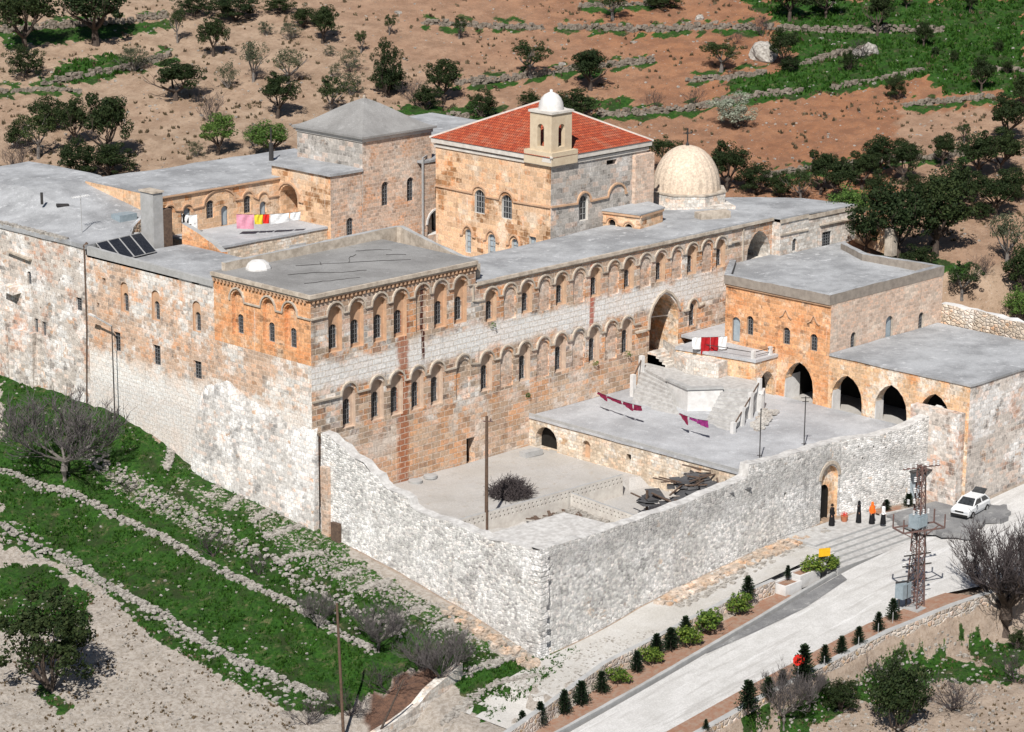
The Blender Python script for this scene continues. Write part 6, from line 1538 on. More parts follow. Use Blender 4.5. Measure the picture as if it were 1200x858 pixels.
# ---- young conifers and garden shrubs
def make_conifer(seed):
    rg = random.Random(seed); root = bpy.data.objects.new('conifer_sapling', None); COL.objects.link(root)
    t = MB(); t.tube([(0, 0, -.05), (0, 0, .95)], [.03, .008], 5); t.build('trunk', 'bark', root)
    mb = MB(); mb.tone = []
    for i in range(17):
        z = .08+.88*i/17; R_ = .30*(1-z)**.8+.03; n_ = 10
        for j in range(n_):
            a = 6.283*(j+rg.random())/n_; L = R_*rg.uniform(.7, 1.2); d = Vector((math.cos(a), math.sin(a), .35)); s_ = Vector((-math.sin(a), math.cos(a), 0))
            for f in (.3, .55, .8, 1.0):
                p = Vector((0, 0, z))+d*L*f
                for q in range(3):
                    w = .055*(1.2-f*.5); nn = Vector((rg.uniform(-1, 1), rg.uniform(-1, 1), rg.uniform(-.4, 1))); u = (d+nn*.6).normalized()*w; v_ = s_*w*.5+Vector((0, 0, rg.uniform(-.02, .02)))
                    k_ = len(mb.v); mb.v += [tuple(p-u*.4), tuple(p+v_), tuple(p+u), tuple(p-v_)]; mb.f.append((k_, k_+1, k_+2, k_+3)); mb.uv.append([(0, 0)]*4); mb.mi.append(0); mb.tone.append(rg.random())
    mb.build('crown', 'leaf_conifer', root); return root
def make_shrub(seed):
    rg = random.Random(seed); root = bpy.data.objects.new('garden_shrub', None); COL.objects.link(root); tips = []
    t = MB()
    for j in range(5): branch(t, rg, (0, 0, -.02), (rg.uniform(-1, 1), rg.uniform(-1, 1), 1), .4, .015, 1, .6, tips)
    t.build('stems', 'bark', root); mb = MB(); mb.tone = []
    for i in range(18):
        a = rg.uniform(0, 6.28); r = .36*rg.random()**.5; leaf_quads(mb, rg, (r*math.cos(a), r*math.sin(a), .25+.5*rg.random()*(1-r)), .15, 60, .08)
    mb.build('foliage', 'leaf_shrub', root); return root
CP = [make_conifer(i) for i in (1, 2, 3)]; cu = [False]*3
UP = 'upper row of young conifers beside the road'; LP_ = 'lower row of young conifers beside the road'
con = [(612, 858, 40, UP, 'lowest conifer of the upper row at the bottom edge'), (633, 852, 38, UP, 'second conifer of the upper row from the bottom edge'), (661, 840, 38, UP, 'third conifer of the upper row from the bottom edge'), (681, 829, 38, UP, 'fourth conifer of the upper row'), (705, 814, 34, UP, 'conifer just below the first green shrub'), (746, 789, 32, UP, 'conifer between the first two green shrubs'), (769, 771, 34, UP, 'conifer above the second green shrub'), (786, 764, 34, UP, 'dark conifer below the largest shrub pair'), (803, 752, 34, UP, 'conifer squeezed among the largest shrubs'), (876, 705, 36, UP, 'topmost conifer of the upper row, by the planter'), (923, 678, 26, UP, 'single conifer in the planter by the steps'),
       (1046, 731, 34, LP_, 'topmost conifer of the lower row, under the pylon'), (1029, 743, 30, LP_, 'second conifer of the lower row below the pylon'), (1006, 758, 29, LP_, 'third conifer of the lower row'), (986, 768, 28, LP_, 'fourth conifer of the lower row'), (966, 780, 30, LP_, 'slender conifer in the middle of the lower row'), (941, 810, 54, LP_, 'tallest conifer of the lower row behind the red sign'), (917, 806, 26, LP_, 'short conifer left of the red sign'), (900, 822, 32, LP_, 'small conifer on red earth near the bottom edge'), (876, 850, 46, LP_, 'wide conifer at the bottom edge'), (827, 858, 24, LP_, 'lowest conifer of the lower row')]
for i, (px, py, hp, g_, l) in enumerate(con):
    q = hit(px, py); q.z = max(q.z, rz(q.x, q.y)+.05); m = (q-CAM).dot(FW)/FPX; v = i % 3
    if not cu[v]: r = CP[v]; cu[v] = True
    else: r = copy_thing(CP[v], (0, 0, 0))
    r.location = q; s = hp*m*1.0*(.82+.25*((i*41) % 10)/10); r.scale = (s*(.8+.45*((i*37) % 10)/10), s*(.8+.45*((i*53) % 10)/10), s*(.86+.2*((i*29) % 10)/10)); r.rotation_euler = (0, 0, i*1.3); tag(r, l, 'conifer', g_)
    if i in (11, 12, 13, 15): 
        st = MB(); st.tube([(0, 0, 0), (0, 0, .9)], .03, 5); o = st.build('plant_stake', 'pipe'); o.location = (q.x-.35, q.y-.25, q.z-.05); tag(o, ['', '', '', '', '', '', '', '', '', '', '', 'pale stake beside the topmost lower conifer', 'pale stake beside the second lower conifer', 'pale stake beside the third lower conifer', '', 'pale stake beside the slender conifer'][i], 'stake')
SH = make_shrub(5); first = True
for px, py, hp, wp, l in ((724, 803, 26, 34, 'first green shrub of the upper bed from the bottom'), (762, 781, 30, 32, 'second green shrub, yellowish, in the upper bed'), (806, 760, 34, 36, 'third shrub, yellow green, in the upper bed'), (832, 745, 40, 42, 'largest bright green shrub in the upper bed'), (866, 722, 34, 34, 'yellow green shrub near the end of the upper bed'), (954, 672, 30, 36, 'bushy shrub under the yellow sign'), (974, 668, 22, 26, 'bright low shrub right of the yellow sign post')):
    q = hit(px, py); q.z = max(q.z, rz(q.x, q.y)+.05); m = (q-CAM).dot(FW)/FPX; r = SH if first else copy_thing(SH, (0, 0, 0)); first = False
    r.location = q; r.scale = (wp*m/.9, wp*m/.9, hp*m*1.1); r.rotation_euler = (0, 0, px); tag(r, l, 'shrub', 'garden shrubs in the upper bed')
for i, (x, y, hh, l) in enumerate(((37.2, -25.6, 1.0, 'small potted conifer nearer the people'), (39.3, -26.2, 1.25, 'larger conifer in the small bed beside the metal door'))):
    r = copy_thing(CP[i], (x, y, .12)); r.scale = (hh*1.4, hh*1.4, hh); tag(r, l, 'conifer', 'conifers beside the gate')

# ================================================================== PEOPLE
def person(loc, rot, label, robe=None, top=None, head=None, arm=.12):
    root = thing('person', label, 'person', loc, rot)
    v = [(0, 0, .95), (0, 0, 1.15), (0, 0, 1.38), (0, 0, 1.5), (0, .01, 1.6), (0, .0, 1.68)]; e = [(i, i+1) for i in range(5)]; r = [.13, .12, .14, .06, .085, .075]
    def add(parent, pts, rr):
        for p, q in zip(pts, rr): v.append(p); r.append(q); e.append((parent, len(v)-1)); parent = len(v)-1
        return parent
    for s in (-1, 1):
        add(0, [(s*.09, 0, .88), (s*.10, .02*s, .48), (s*.10, -.02*s, .09), (s*.105, .12, .03)], [.085, .058, .04, .035])
        wr = add(2, [(s*.17, 0, 1.40), (s*.21, -.02, 1.12), (s*.20, .06+arm, .90), (s*.20, .08+arm, .84)], [.055, .042, .028, .03])
        for f in range(4): add(wr, [(s*.20+(f-1.5)*.018, .09+arm, .80), (s*.20+(f-1.5)*.018, .10+arm, .765-.004*abs(f-1))], [.009, .008])
        add(wr, [(s*.165, .105+arm, .83), (s*.155, .12+arm, .80)], [.010, .009])
    me = bpy.data.meshes.new('body'); me.from_pydata(v, e, []); o = bpy.data.objects.new('body', me); COL.objects.link(o); o.parent = root
    md = o.modifiers.new('skin', 'SKIN')
    sk = me.skin_vertices[0].data if me.skin_vertices else None
    if sk is None:
        bm_ = __import__('bmesh').new(); bm_.from_mesh(me); ly = bm_.verts.layers.skin.verify(); bm_.to_mesh(me); bm_.free(); sk = me.skin_vertices[0].data
    for i, q in enumerate(r): sk[i].radius = (q, q*.85)
    sk[0].use_root = True
    o.modifiers.new('sub', 'SUBSURF').render_levels = 1
    me.materials.append(M['skin'])
    mb = MB()
    for s in (-1, 1): mb.rock((s*.03, .08, 1.635), .012, random.Random(1))
    mb.rock((0, .095, 1.61), .014, random.Random(2)); mb.build('face_features', 'hair', root, local=True)
    def shell(name, prof, mat, n=20):
        mb = MB(); b0 = 0
        for rx, ry, z in prof:
            for k_ in range(n):
                a = 2*math.pi*k_/n; f_ = 1+.05*math.sin(a*6+z*3)*(1 if z < 1.2 else 0); mb.v.append((rx*f_*math.cos(a), ry*f_*math.sin(a), z))
        for i in range(len(prof)-1):
            for k_ in range(n): k2 = (k_+1) % n; mb.f.append((i*n+k_, i*n+k2, (i+1)*n+k2, (i+1)*n+k_)); mb.uv.append([(0, 0)]*4); mb.mi.append(0)
        mb.build(name, mat, root, True, True)
    low = robe if robe else 'black'
    shell('skirt' if top else 'robe', [(.25, .23, .06), (.23, .2, .4), (.2, .17, .8), (.17, .135, 1.05)]+([] if top else [(.18, .14, 1.2), (.215, .14, 1.38), (.16, .11, 1.47), (.07, .07, 1.53)]), low)
    if top: shell('jacket', [(.2, .16, .85), (.18, .145, 1.05), (.19, .15, 1.2), (.22, .145, 1.38), (.16, .11, 1.47), (.07, .07, 1.53)], top)
    for s in (-1, 1):
        mb = MB(); mb.tube([(s*.19, 0, 1.41), (s*.22, -.02, 1.12), (s*.205, .05+arm, .92)], [.075, .065, .06], 8); mb.build('sleeve', top or low, root, local=True)
    shell('headscarf' if head else 'hair', [(.105, .105, 1.5 if head else 1.6), (.112, .118, 1.62), (.10, .11, 1.72), (.06, .07, 1.78), (.01, .01, 1.80)], head or 'hair')
    return root
person((33.6, -25.6, 0), R(200), 'person in a long black robe and hood standing alone before the gate steps', 'black', None, 'black', 0)
person((34.1, -26.5, 0), R(160), 'person in an orange jacket and dark skirt', 'black', 'orangecloth', 'orangecloth', .05)
person((34.6, -27.2, 0), R(220), 'person in a white top and black skirt, rightmost of the group', 'black', 'whitecloth', 'hair', .1)
person((31.5, -24.6, 0), R(180), 'person in dark clothes standing in the gateway shadow', 'black', 'black', None, .05)

# ================================================================== CAR
def make_car():
    r = thing('parked_car', 'white hatchback car parked on the forecourt beside the low arcade', 'car')
    L, W = 3.9, 1.6
    side = [(-1.95, .35), (-1.95, .75), (-1.85, .88), (-.95, .98), (-.35, 1.38), (1.25, 1.40), (1.72, 1.02), (1.9, .9), (1.95, .4)]
    mb = MB(); hw = lambda z: W/2*(1 if z < .9 else 1-.30*(z-.9))
    low = [(x, min(z, .98)) for x, z in side]
    secs = [(-1.95, .32, .70, .68), (-1.88, .28, .84, .76), (-1.4, .28, .92, .79), (-.95, .28, .96, .80), (0, .28, .97, .80), (1.0, .28, .97, .80), (1.6, .28, .96, .79), (1.88, .3, .9, .76), (1.95, .35, .7, .70)]
    rings = []
    for x, z0, z1, w in secs: rings.append([(x, -w*.94, z0), (x, -w, z0+.2), (x, -w, z1-.12), (x, -w*.9, z1), (x, w*.9, z1), (x, w, z1-.12), (x, w, z0+.2), (x, w*.94, z0)])
    for a, b in zip(rings[:-1], rings[1:]):
        for i in range(8): j = (i+1) % 8; mb.face([a[i], b[i], b[j], a[j]])
    mb.face(rings[0]); mb.face(rings[-1][::-1]); mb.build('body', 'carpaint', r)
    mb = MB(); roof = [(-.30, -.58, 1.40), (1.15, -.58, 1.41), (1.15, .58, 1.41), (-.30, .58, 1.40)]; belt = [(-.98, -.72, .965), (1.72, -.72, .965), (1.72, .72, .965), (-.98, .72, .965)]
    mb.face(roof); mb.face([(p[0], p[1], p[2]-.05) for p in roof][::-1])
    for i in range(4): mb.beam(roof[i], belt[i], .08)
    for y in (-1, 1): mb.beam((.45, y*.58, 1.38), (.5, y*.72, .96), .07); mb.beam((-.3, y*.585, 1.38), (1.15, y*.585, 1.38), .07)
    mb.build('roof', 'carpaint', r)
    gl = MB(); s = .985
    for i in range(4):
        j = (i+1) % 4; a, b, c, d = [Vector(p) for p in (belt[i], belt[j], roof[j], roof[i])]; ctr = Vector((.4, 0, 1.1))
        gl.face([ctr+(p-ctr)*s for p in (a, b, c, d)])
    gl.build('window', 'glass', r)
    for x in (-1.2, 1.25):
        for y in (-1, 1):
            mb = MB(); prof = [(.30, y*.80-.09), (.31, y*.80+.09)]
            n = 18; 
            ring = lambda rr, yy: [(x+rr*math.cos(2*math.pi*k/n), yy, .31+rr*math.sin(2*math.pi*k/n)) for k in range(n)]
            A_, B_ = ring(.31, y*.66), ring(.31, y*.83)
            for k_ in range(n): k2 = (k_+1) % n; mb.face([A_[k_], A_[k2], B_[k2], B_[k_]])
            mb.face(B_); mb.face(A_[::-1]); wh = mb.build('wheel', 'rubber', r)
            mb = MB(); C_ = ring(.17, y*.84); mb.face(C_); mb.build('hub_cap', 'pipe', wh)
    for y in (-1, 1):
        mb = MB(); mb.box(-1.985, y*.55-.17, .60, -1.93, y*.55+.17, .74); mb.build('headlight', 'lens', r)
        mb = MB(); mb.box(1.93, y*.58-.12, .62, 1.975, y*.58+.12, .80); mb.build('tail_light', 'brightred', r)
        mb = MB(); mb.box(-.75, y*.80-.04+y*.08, .93, -.62, y*.80+.04+y*.08, 1.03); mb.build('wing_mirror', 'rubber', r)
    mb = MB(); mb.box(-2.02, -.72, .30, -1.93, .72, .46); mb.build('bumper', 'rubber', r); mb = MB(); mb.box(1.93, -.72, .32, 2.02, .72, .46); mb.build('bumper', 'rubber', r)
    mb = MB(); mb.box(-1.99, -.36, .60, -1.94, .36, .72); mb.build('grille', 'iron', r)
    # open rear hatch
    mb = MB(); mb.face([(1.15, -.55, 1.43), (1.15, .55, 1.43), (1.75, .5, 1.72), (1.75, -.5, 1.72)]); mb.face([(1.15, -.55, 1.40), (1.75, -.5, 1.69), (1.75, .5, 1.69), (1.15, .55, 1.40)]); mb.build('tailgate', 'glass', r)
    return r
car = make_car(); car.location = (41.4, -30.6, .12); car.rotation_euler = (0, 0, R(8))

# ================================================================== PYLON
def lattice_pylon(x, y, z):
    r = thing('electricity_pylon', 'rusty lattice pylon carrying a transformer and insulators beside the road', 'pylon', (x, y, z))
    Hh = 10.6; w0, w1 = .46, .2; P_ = lambda i, h: (x+(w0+(w1-w0)*h/Hh)*(1 if i in (1, 2) else -1), y+(w0+(w1-w0)*h/Hh)*(1 if i in (2, 3) else -1), z+h)
    mb = MB()
    for i in range(4): mb.beam(P_(i, -.3), P_(i, Hh), .08)
    mb.build('corner_leg', 'rustiron', r)
    mb = MB(); n = 13
    for k_ in range(n):
        h0, h1 = Hh*k_/n, Hh*(k_+1)/n
        for i in range(4):
            j = (i+1) % 4; mb.beam(P_(i, h0), P_(j, h1), .045); mb.beam(P_(i, h1), P_(j, h0), .035) if k_ % 2 else None; mb.beam(P_(i, h1), P_(j, h1), .04)
    mb.build('bracing', 'rustiron', r)
    d = Vector((.92, -.38, 0)).normalized(); e = Vector((-d.y, d.x, 0))
    C_ = lambda h, a=0, b=0: Vector((x, y, z+h))+d*a+e*b
    mb = MB()
    mb.beam(C_(10.5, -1.5), C_(10.5, 1.5), .1); mb.beam(C_(10.5, 0, -.8), C_(10.5, 0, .8), .08); mb.build('cross_arm', 'rustiron', r)
    mb = MB(); mb.beam(C_(6.0, -1.7, -.7), C_(6.0, 1.7, -.7), .1); mb.beam(C_(6.0, -1.7, .7), C_(6.0, 1.7, .7), .1); mb.beam(C_(6.0, -1.7, -.7), C_(6.0, -1.7, .7), .1); mb.beam(C_(6.0, 1.7, -.7), C_(6.0, 1.7, .7), .1)
    for a in (-1.7, 1.7):
        for b in (-.7, .7): mb.beam(C_(6.0, a, b), C_(7.0, a, b), .08)
        mb.beam(C_(5.0, 0), C_(6.0, a, 0), .07)
    mb.build('cross_arm', 'rustiron', r)
    for z_, a, b in ((4.0, -1.1, 1.1), (3.2, -1.2, 1.2), (2.1, -1.7, .9)): mb = MB(); mb.beam(C_(z_, a), C_(z_, b), .08); mb.build('cross_arm', 'iron', r)
    def ins(h, a, b, n_=4, s=.10, dn_=-1):
        mb = MB(); p = C_(h, a, b); prof = [(.03, p.z)]
        for i in range(n_): zz = p.z+dn_*i*.13; prof += [(.03, zz), (s, zz+dn_*.04), (s, zz+dn_*.07), (.03, zz+dn_*.11)]
        if dn_ < 0: prof = prof[::-1]
        mb.lathe(p.x, p.y, prof, 10); mb.build('insulator', 'ceramic', r)
    for a in (-1.35, -.9, -.5, .5, 1.0, 1.35): ins(10.5, a, 0, 3, .10, 1)
    for k_, a in enumerate((-1.1, -.6, -.1)):
        for h in (9.9, 9.1, 8.3): ins(h, a, -.2, 3, .11)
    for a in (-.6, -.2, .2, .6): ins(7.05, a, -.2, 3, .09, 1)
    for a in (-1.0, -.6, .6, 1.0): ins(4.05, a, 0, 2, .1, 1); 
    for a in (-1.1, -.5, .5): ins(3.25, a, 0, 2, .1, 1)
    mb = MB(); c0 = C_(6.1, -.15, -.05)
    mb.box(c0.x-.55, c0.y-.4, c0.z, c0.x+.55, c0.y+.4, c0.z+.95); t = mb.build('transformer', 'tank', r)
    mb = MB()
    for i in range(6): mb.box(c0.x-.5+.18*i, c0.y-.52, c0.z+.1, c0.x-.44+.18*i, c0.y-.41, c0.z+.85)
    mb.build('cooling_fin', 'tank', t)
    c1 = C_(.9, -1.05, 0); mb = MB(); mb.box(c1.x-.5, c1.y-.35, c1.z, c1.x+.5, c1.y+.35, c1.z+1.1); cb = mb.build('switch_cabinet', 'tank', r)
    mb = MB(); mb.box(c1.x-.02, c1.y-.38, c1.z+.05, c1.x+.02, c1.y-.352, c1.z+1.05); mb.build('door_seam', 'iron', cb)
    mb = MB()
    for a, b in ((-.45, 0), (.4, 0)): mb.beam(c1+Vector((a, 0, 0)), c1+Vector((a, 0, -1.0)), .08)
    mb.build('cabinet_stand', 'iron', r)
    mb = MB()
    for a in (-.8, -.2, .4):
        pts = [C_(10.4, a), C_(9.2, a*.9-.2, -.3), C_(8.2, a*.7, -.35), C_(7.4, a*.6, -.3)]; mb.tube(pts, .02, 4)
    for a in (-.5, 0, .5): mb.tube([C_(6.1, a, -.3), C_(5.2, a*1.2-.3, -.5), C_(4.2, a, -.35), C_(3.3, a-.3, -.4), C_(2.0, -.9, -.2)], .03, 4)
    mb.build('cable', 'iron', r)
    mb = MB(); mb.box(x-.8, y-.8, z-.4, x+.8, y+.8, z+.1); mb.build('footing', 'cement', r)
    return r
pq = hit(1072, 716); lattice_pylon(pq.x, pq.y, rz(pq.x, pq.y)+.05)

# ================================================================== POLES, SIGNS, SMALL THINGS
def pole(px, py, top_h, r, mat, name, label, cat, z=None, lean=(0, 0)):
    q = G(px, py, z) if z is not None else hit(px, py)
    t = thing(name, label, cat, q); mb = MB(); mb.tube([(q.x, q.y, q.z-.3), (q.x+lean[0], q.y+lean[1], q.z+top_h)], [r, r*.75], 8); mb.build('shaft', mat, t); return t, q
t, q = pole(570, 617, 8.4, .14, 'poletimber', 'utility_pole', 'wooden pole standing in the yard before the arcades', 'pole', 3.0)
mb = MB(); mb.beam((q.x-.15, q.y+.2, q.z+8.0), (q.x+.3, q.y-.3, q.z+8.0), .08); mb.lathe(q.x+.2, q.y-.2, [(.05, q.z+8.05), (.08, q.z+8.15), (.03, q.z+8.25)], 8); mb.build('bracket', 'rustiron', t)
t, q = pole(403, 868, 9.6, .11, 'poletimber', 'utility_pole', 'tall thin timber pole at the bottom edge left of the white wall', 'pole', None, (-.2, .3))
mb = MB(); mb.tube([(q.x+1.4, q.y-1.4, q.z-.3), (q.x+3.0, q.y-2.6, q.z+4.2)], [.09, .05], 6); o = mb.build('leaning_trunk', 'bark'); tag(o, 'dark leaning bare stem right of the tall thin pole', 'trunk')
lz = H(-1.0, 23.0); t = thing('lamp_post', 'slim street lamp post with long arm against the left wall', 'lamp post', (-.8, 23.2, lz))
mb = MB(); mb.tube([(-.8, 23.2, lz-.3), (-.8, 23.2, 13.0)], [.06, .045], 8); mb.build('shaft', 'iron', t)
mb = MB(); mb.beam((-.8, 23.2, 13.0), (-1.0, 25.2, 13.5), .1); mb.build('arm', 'pipe', t); mb = MB(); mb.beam((-1.0, 25.1, 13.5), (-1.05, 25.8, 13.6), .22, .12); mb.build('lamp_head', 'ceramic', t)
def mast(px, py, z, h, name, label, arms):
    q = G(px, py, z); t = thing(name, label, 'antenna', q); mb = MB(); mb.tube([(q.x, q.y, z), (q.x, q.y, z+h)], .045, 6); mb.build('mast', 'iron', t); mb = MB()
    for hh, L in arms: mb.beam((q.x-L/2*.7, q.y+L/2*.7, z+hh), (q.x+L/2*.7, q.y-L/2*.7, z+hh), .05)
    mb.build('arm', 'iron', t)
mast(942, 526, 5.55, 4.2, 'clothes_line_post', 'tall dark metal post with cross bars on the terrace', [(4.1, .7), (3.8, .5), (.4, .4)])
mast(890, 541, 5.55, 4.2, 'clothes_line_post', 'thin bare metal post on the terrace edge, left of the barred one', [(4.1, .15), (.5, .4)])
q = G(96, 273, 18.95); t = thing('tv_antenna', 'white television aerial on a thin mast over the left roof', 'antenna', q)
mb = MB(); mb.tube([(q.x, q.y, q.z), (q.x, q.y, q.z+3.2)], .035, 5); mb.build('mast', 'pipe', t); mb = MB(); mb.beam((q.x-.8, q.y, q.z+3.0), (q.x+.8, q.y, q.z+3.1), .05)
for i in range(7): mb.beam((q.x-.7+.23*i, q.y-.35, q.z+3.05), (q.x-.7+.23*i, q.y+.35, q.z+3.05), .03)
mb.build('aerial', 'whitecloth', t)
# signs
q = G(964, 668, -.6); t = thing('sign_board', 'small yellow sign board by the steps above the shrubs', 'sign', q); mb = MB(); mb.tube([(q.x, q.y, q.z-.3), (q.x, q.y, q.z+1.6)], .04, 6); mb.build('post', 'iron', t)
mb = MB(); f = Face((q.x-.45, q.y+.05), (q.x+.4, q.y-.35)); mb.face([f.P(0, q.z+1.1), f.P(f.L, q.z+1.1), f.P(f.L, q.z+1.72), f.P(0, q.z+1.75)]); mb.face([f.P(0, q.z+1.1, .04), f.P(0, q.z+1.75, .04), f.P(f.L, q.z+1.72, .04), f.P(f.L, q.z+1.1, .04)]); mb.build('board', 'signyellow', t)
q = hit(935, 803); t = thing('stop_sign', 'red octagonal road sign facing away among conifers', 'sign', q); mb = MB(); mb.tube([(q.x, q.y, q.z), (q.x, q.y, q.z+2.2)], .035, 6); mb.build('post', 'pipe', t)
mb = MB(); dv = Vector((.7, -.7, 0)); n_ = Vector((.5, .5, 0)); pts = [Vector((q.x, q.y, q.z+1.9))+dv*.42*math.cos(R(22.5+45*i))+Vector((0, 0, .42*math.sin(R(22.5+45*i)))) for i in range(8)]
mb.face([p-n_*.09 for p in pts]); mb.face([p-n_*.05 for p in pts][::-1]); mb.build('plate', 'brightred', t)
# red flower tub, car side bits
q = (33.1, -24.6, 0); t = thing('flower_tub', 'red flower tub beside the gate', 'flower pot', q); mb = MB(); mb.lathe(q[0], q[1], [(.22, 0), (.3, .4), (.32, .42), (.2, .44)], 12); mb.build('pot', 'terracotta', t); mb = MB(); mb.tone = []; rg = random.Random(2); leaf_quads(mb, rg, (q[0], q[1], .55), .3, 120, .1); mb.build('flowers', 'brightred', t)
# laundry
def cloth_line(A, B, items, label, cat='laundry', post=True, sag=.12):
    t = thing('clothes_line', label, cat, (A[0], A[1], A[2]))
    A, B = Vector(A), Vector(B); mb = MB(); ln = lambda f: A.lerp(B, f)-Vector((0, 0, sag*4*f*(1-f)))
    mb.tube([ln(i/10) for i in range(11)], .012, 4); mb.build('line', 'iron', t)
    for (f0, f1, drop, mat, nm) in items:
        mb = MB(); n = 10; m = 5; g = []
        dirn = (B-A).normalized(); nr = Vector((-dirn.y, dirn.x, 0))
        for i in range(n+1):
            f = f0+(f1-f0)*i/n; p = ln(f); row = []
            dr = drop if not hasattr(drop, '__len__') else drop[0]+(drop[1]-drop[0])*i/n
            for j in range(m+1):
                row.append(p-Vector((0, 0, dr*j/m))+nr*(.06*math.sin(i*1.3)*j/m+.04*math.sin(j+i)))
            g.append(row)
        for i in range(n):
            for j in range(m): mb.face([g[i][j], g[i][j+1], g[i+1][j+1], g[i+1][j]], [(0, 0)]*4)
        mb.build(nm, mat, t)
    return t
def lp(px, py, z): q = G(px, py, z); return (q.x, q.y, q.z)
cloth_line(lp(700, 459, 7.2), lp(752, 476, 7.2), [(.0, .22, (.2, .5), 'maroon', 'cloth'), (.22, .55, (.2, .3), 'maroon', 'cloth'), (.58, .8, (.25, .6), 'maroon', 'cloth'), (.82, 1, (.5, .4), 'maroon', 'cloth')], 'washing line of dark maroon cloths at the terrace, nearer the arcades')
cloth_line(lp(796, 484, 7.2), lp(830, 493, 7.2), [(.0, .3, (.1, .75), 'maroon', 'cloth'), (.35, .62, (.2, .25), 'purple', 'cloth'), (.62, 1, (.35, .6), 'purple', 'cloth')], 'short washing line of purple cloths at the foot of the double stair')
A_ = Vector(lp(810, 395, 10.3)); B_ = Vector(lp(853, 394, 10.3))
cloth_line(A_, B_, [(.03, .27, 1.05, 'whitecloth', 'sheet'), (.27, .52, 1.5, 'red', 'rug'), (.53, .74, 1.5, 'red', 'rug'), (.75, .98, 1.1, 'whitecloth', 'sheet')], 'big red rugs and white sheets hanging on the raised deck', sag=.05)
A_ = Vector(lp(277, 251, 19.3)); B_ = Vector(lp(352, 248, 19.3))
cloth_line(A_, B_, [(.0, .27, 1.25, 'pink', 'blanket'), (.28, .41, .85, 'yellow', 'cloth'), (.41, .51, .8, 'brightred', 'cloth'), (.53, .82, (.9, .75), 'whitecloth', 'sheet'), (.84, 1, .7, 'whitecloth', 'sheet')], 'pink, yellow, red and white washing on the roof terrace')
A_ = Vector(lp(212, 250, 19.2)); B_ = Vector(lp(232, 251, 19.2))
cloth_line(A_, B_, [(.0, .45, 1.6, 'black', 'coat'), (.05, .95, .75, 'whitecloth', 'sheet'), (.6, .95, 1.5, 'whitecloth', 'sheet')], 'black coat and white sheet hanging at the left end of the roof terrace')
# solar panels, tank, roof items
t = thing('solar_heater', 'row of dark solar panels on the left roof in front of the chimney', 'solar panels', (3.5, 22, 17.6))
s0, s1 = Vector(lp(112, 296, 17.95)), Vector(lp(158, 303, 17.95)); bx = Vector((6.3, 23.6, 17.7))
a = Vector((.9, 24.9, 17.75)); dirp = (Vector((3.9, 19.9, 17.75))-a).normalized()
a = Vector(lp(150, 304, 17.75)); b = Vector(lp(176, 297, 17.75)); 
a = G(105, 294, 17.75); b = G(172, 297, 17.75); a = G(118, 302, 17.7); 
base0 = G(137, 304, 17.7); base1 = G(176, 297, 17.7); along = (base1-base0)
P0 = G(100, 293, 17.7)
frm = MB()
e0 = G(152, 303, 17.7); rowd = (G(175, 297, 17.7)-G(150, 303, 17.7)).normalized(); back_ = Vector((-rowd.y, rowd.x, 0))
pw = 1.25
for i in range(4):
    o_ = e0+rowd*(-3.6+i*pw*1.03) if False else e0+rowd*(-2.2+i*1.3)+Vector((.3, .2, 0))
    lo0, lo1 = o_, o_+rowd*pw; hi0, hi1 = lo0+back_*1.7+Vector((0, 0, 1.35)), lo1+back_*1.7+Vector((0, 0, 1.35))
    mb = MB(); mb.face([lo0, lo1, hi1, hi0]); nn = (lo1-lo0).cross(hi0-lo0).normalized()*.08; mb.face([lo0-nn, hi0-nn, hi1-nn, lo1-nn]); pnl = mb.build('panel', 'panel', t)
    mb = MB()
    for u, v in ((lo0, lo1), (lo1, hi1), (hi1, hi0), (hi0, lo0)): mb.beam(u, v, .06)
    mb.build('frame', 'pipe', pnl)
    frm.beam(hi0, (hi0.x, hi0.y, 17.6), .06)
frm.build('stand', 'iron', t)
q = G(146, 268, 18.4); t = thing('water_tank', 'grey metal water tank behind the solar panels', 'water tank', q); mb = MB(); mb.prism([(q.x-.9, q.y-.6), (q.x+.9, q.y-.6), (q.x+.9, q.y+.6), (q.x-.9, q.y+.6)], 18.5, 19.7); mb.build('tank', 'tank', t); mb = MB()
for a_, b_ in ((-.8, -.5), (.8, -.5), (.8, .5), (-.8, .5)): mb.beam((q.x+a_, q.y+b_, 17.5), (q.x+a_, q.y+b_, 18.5), .07)
mb.build('stand', 'iron', t)
q = G(116, 280, 18.2); mb = MB(); mb.tube([(q.x, q.y, 18.2), (q.x+2.6, q.y-2, 18.4)], .3, 10); tag(mb.build('boiler', 'pipe'), 'horizontal silver boiler above the solar panels', 'boiler')
q = G(41, 253, 19.1); t = thing('roof_vent', 'small dark roof vent on a white base on the left roof', 'vent', q); mb = MB(); mb.box(q.x-.25, q.y-.25, 18.9, q.x+.25, q.y+.25, 19.4); mb.build('base', 'white', t); mb = MB(); mb.beam((q.x-.4, q.y, 19.55), (q.x+.4, q.y, 19.55), .5, .22); mb.build('cap', 'iron', t)
q = G(73, 243, 19.9); mb = MB(); mb.beam((q.x-.5, q.y+.1, 20.15), (q.x+.5, q.y-.2, 20.05), .3, .22); tag(mb.build('roof_box', 'iron'), 'dark flat box lying on the left roof', 'box')
q = G(49, 234, 20.6); mb = MB(); mb.tube([(q.x, q.y, 20.2), (q.x, q.y, 21.2)], .12, 8); tag(mb.build('vent_pipe', 'iron'), 'short dark vent pipe at the back of the left roof', 'pipe')
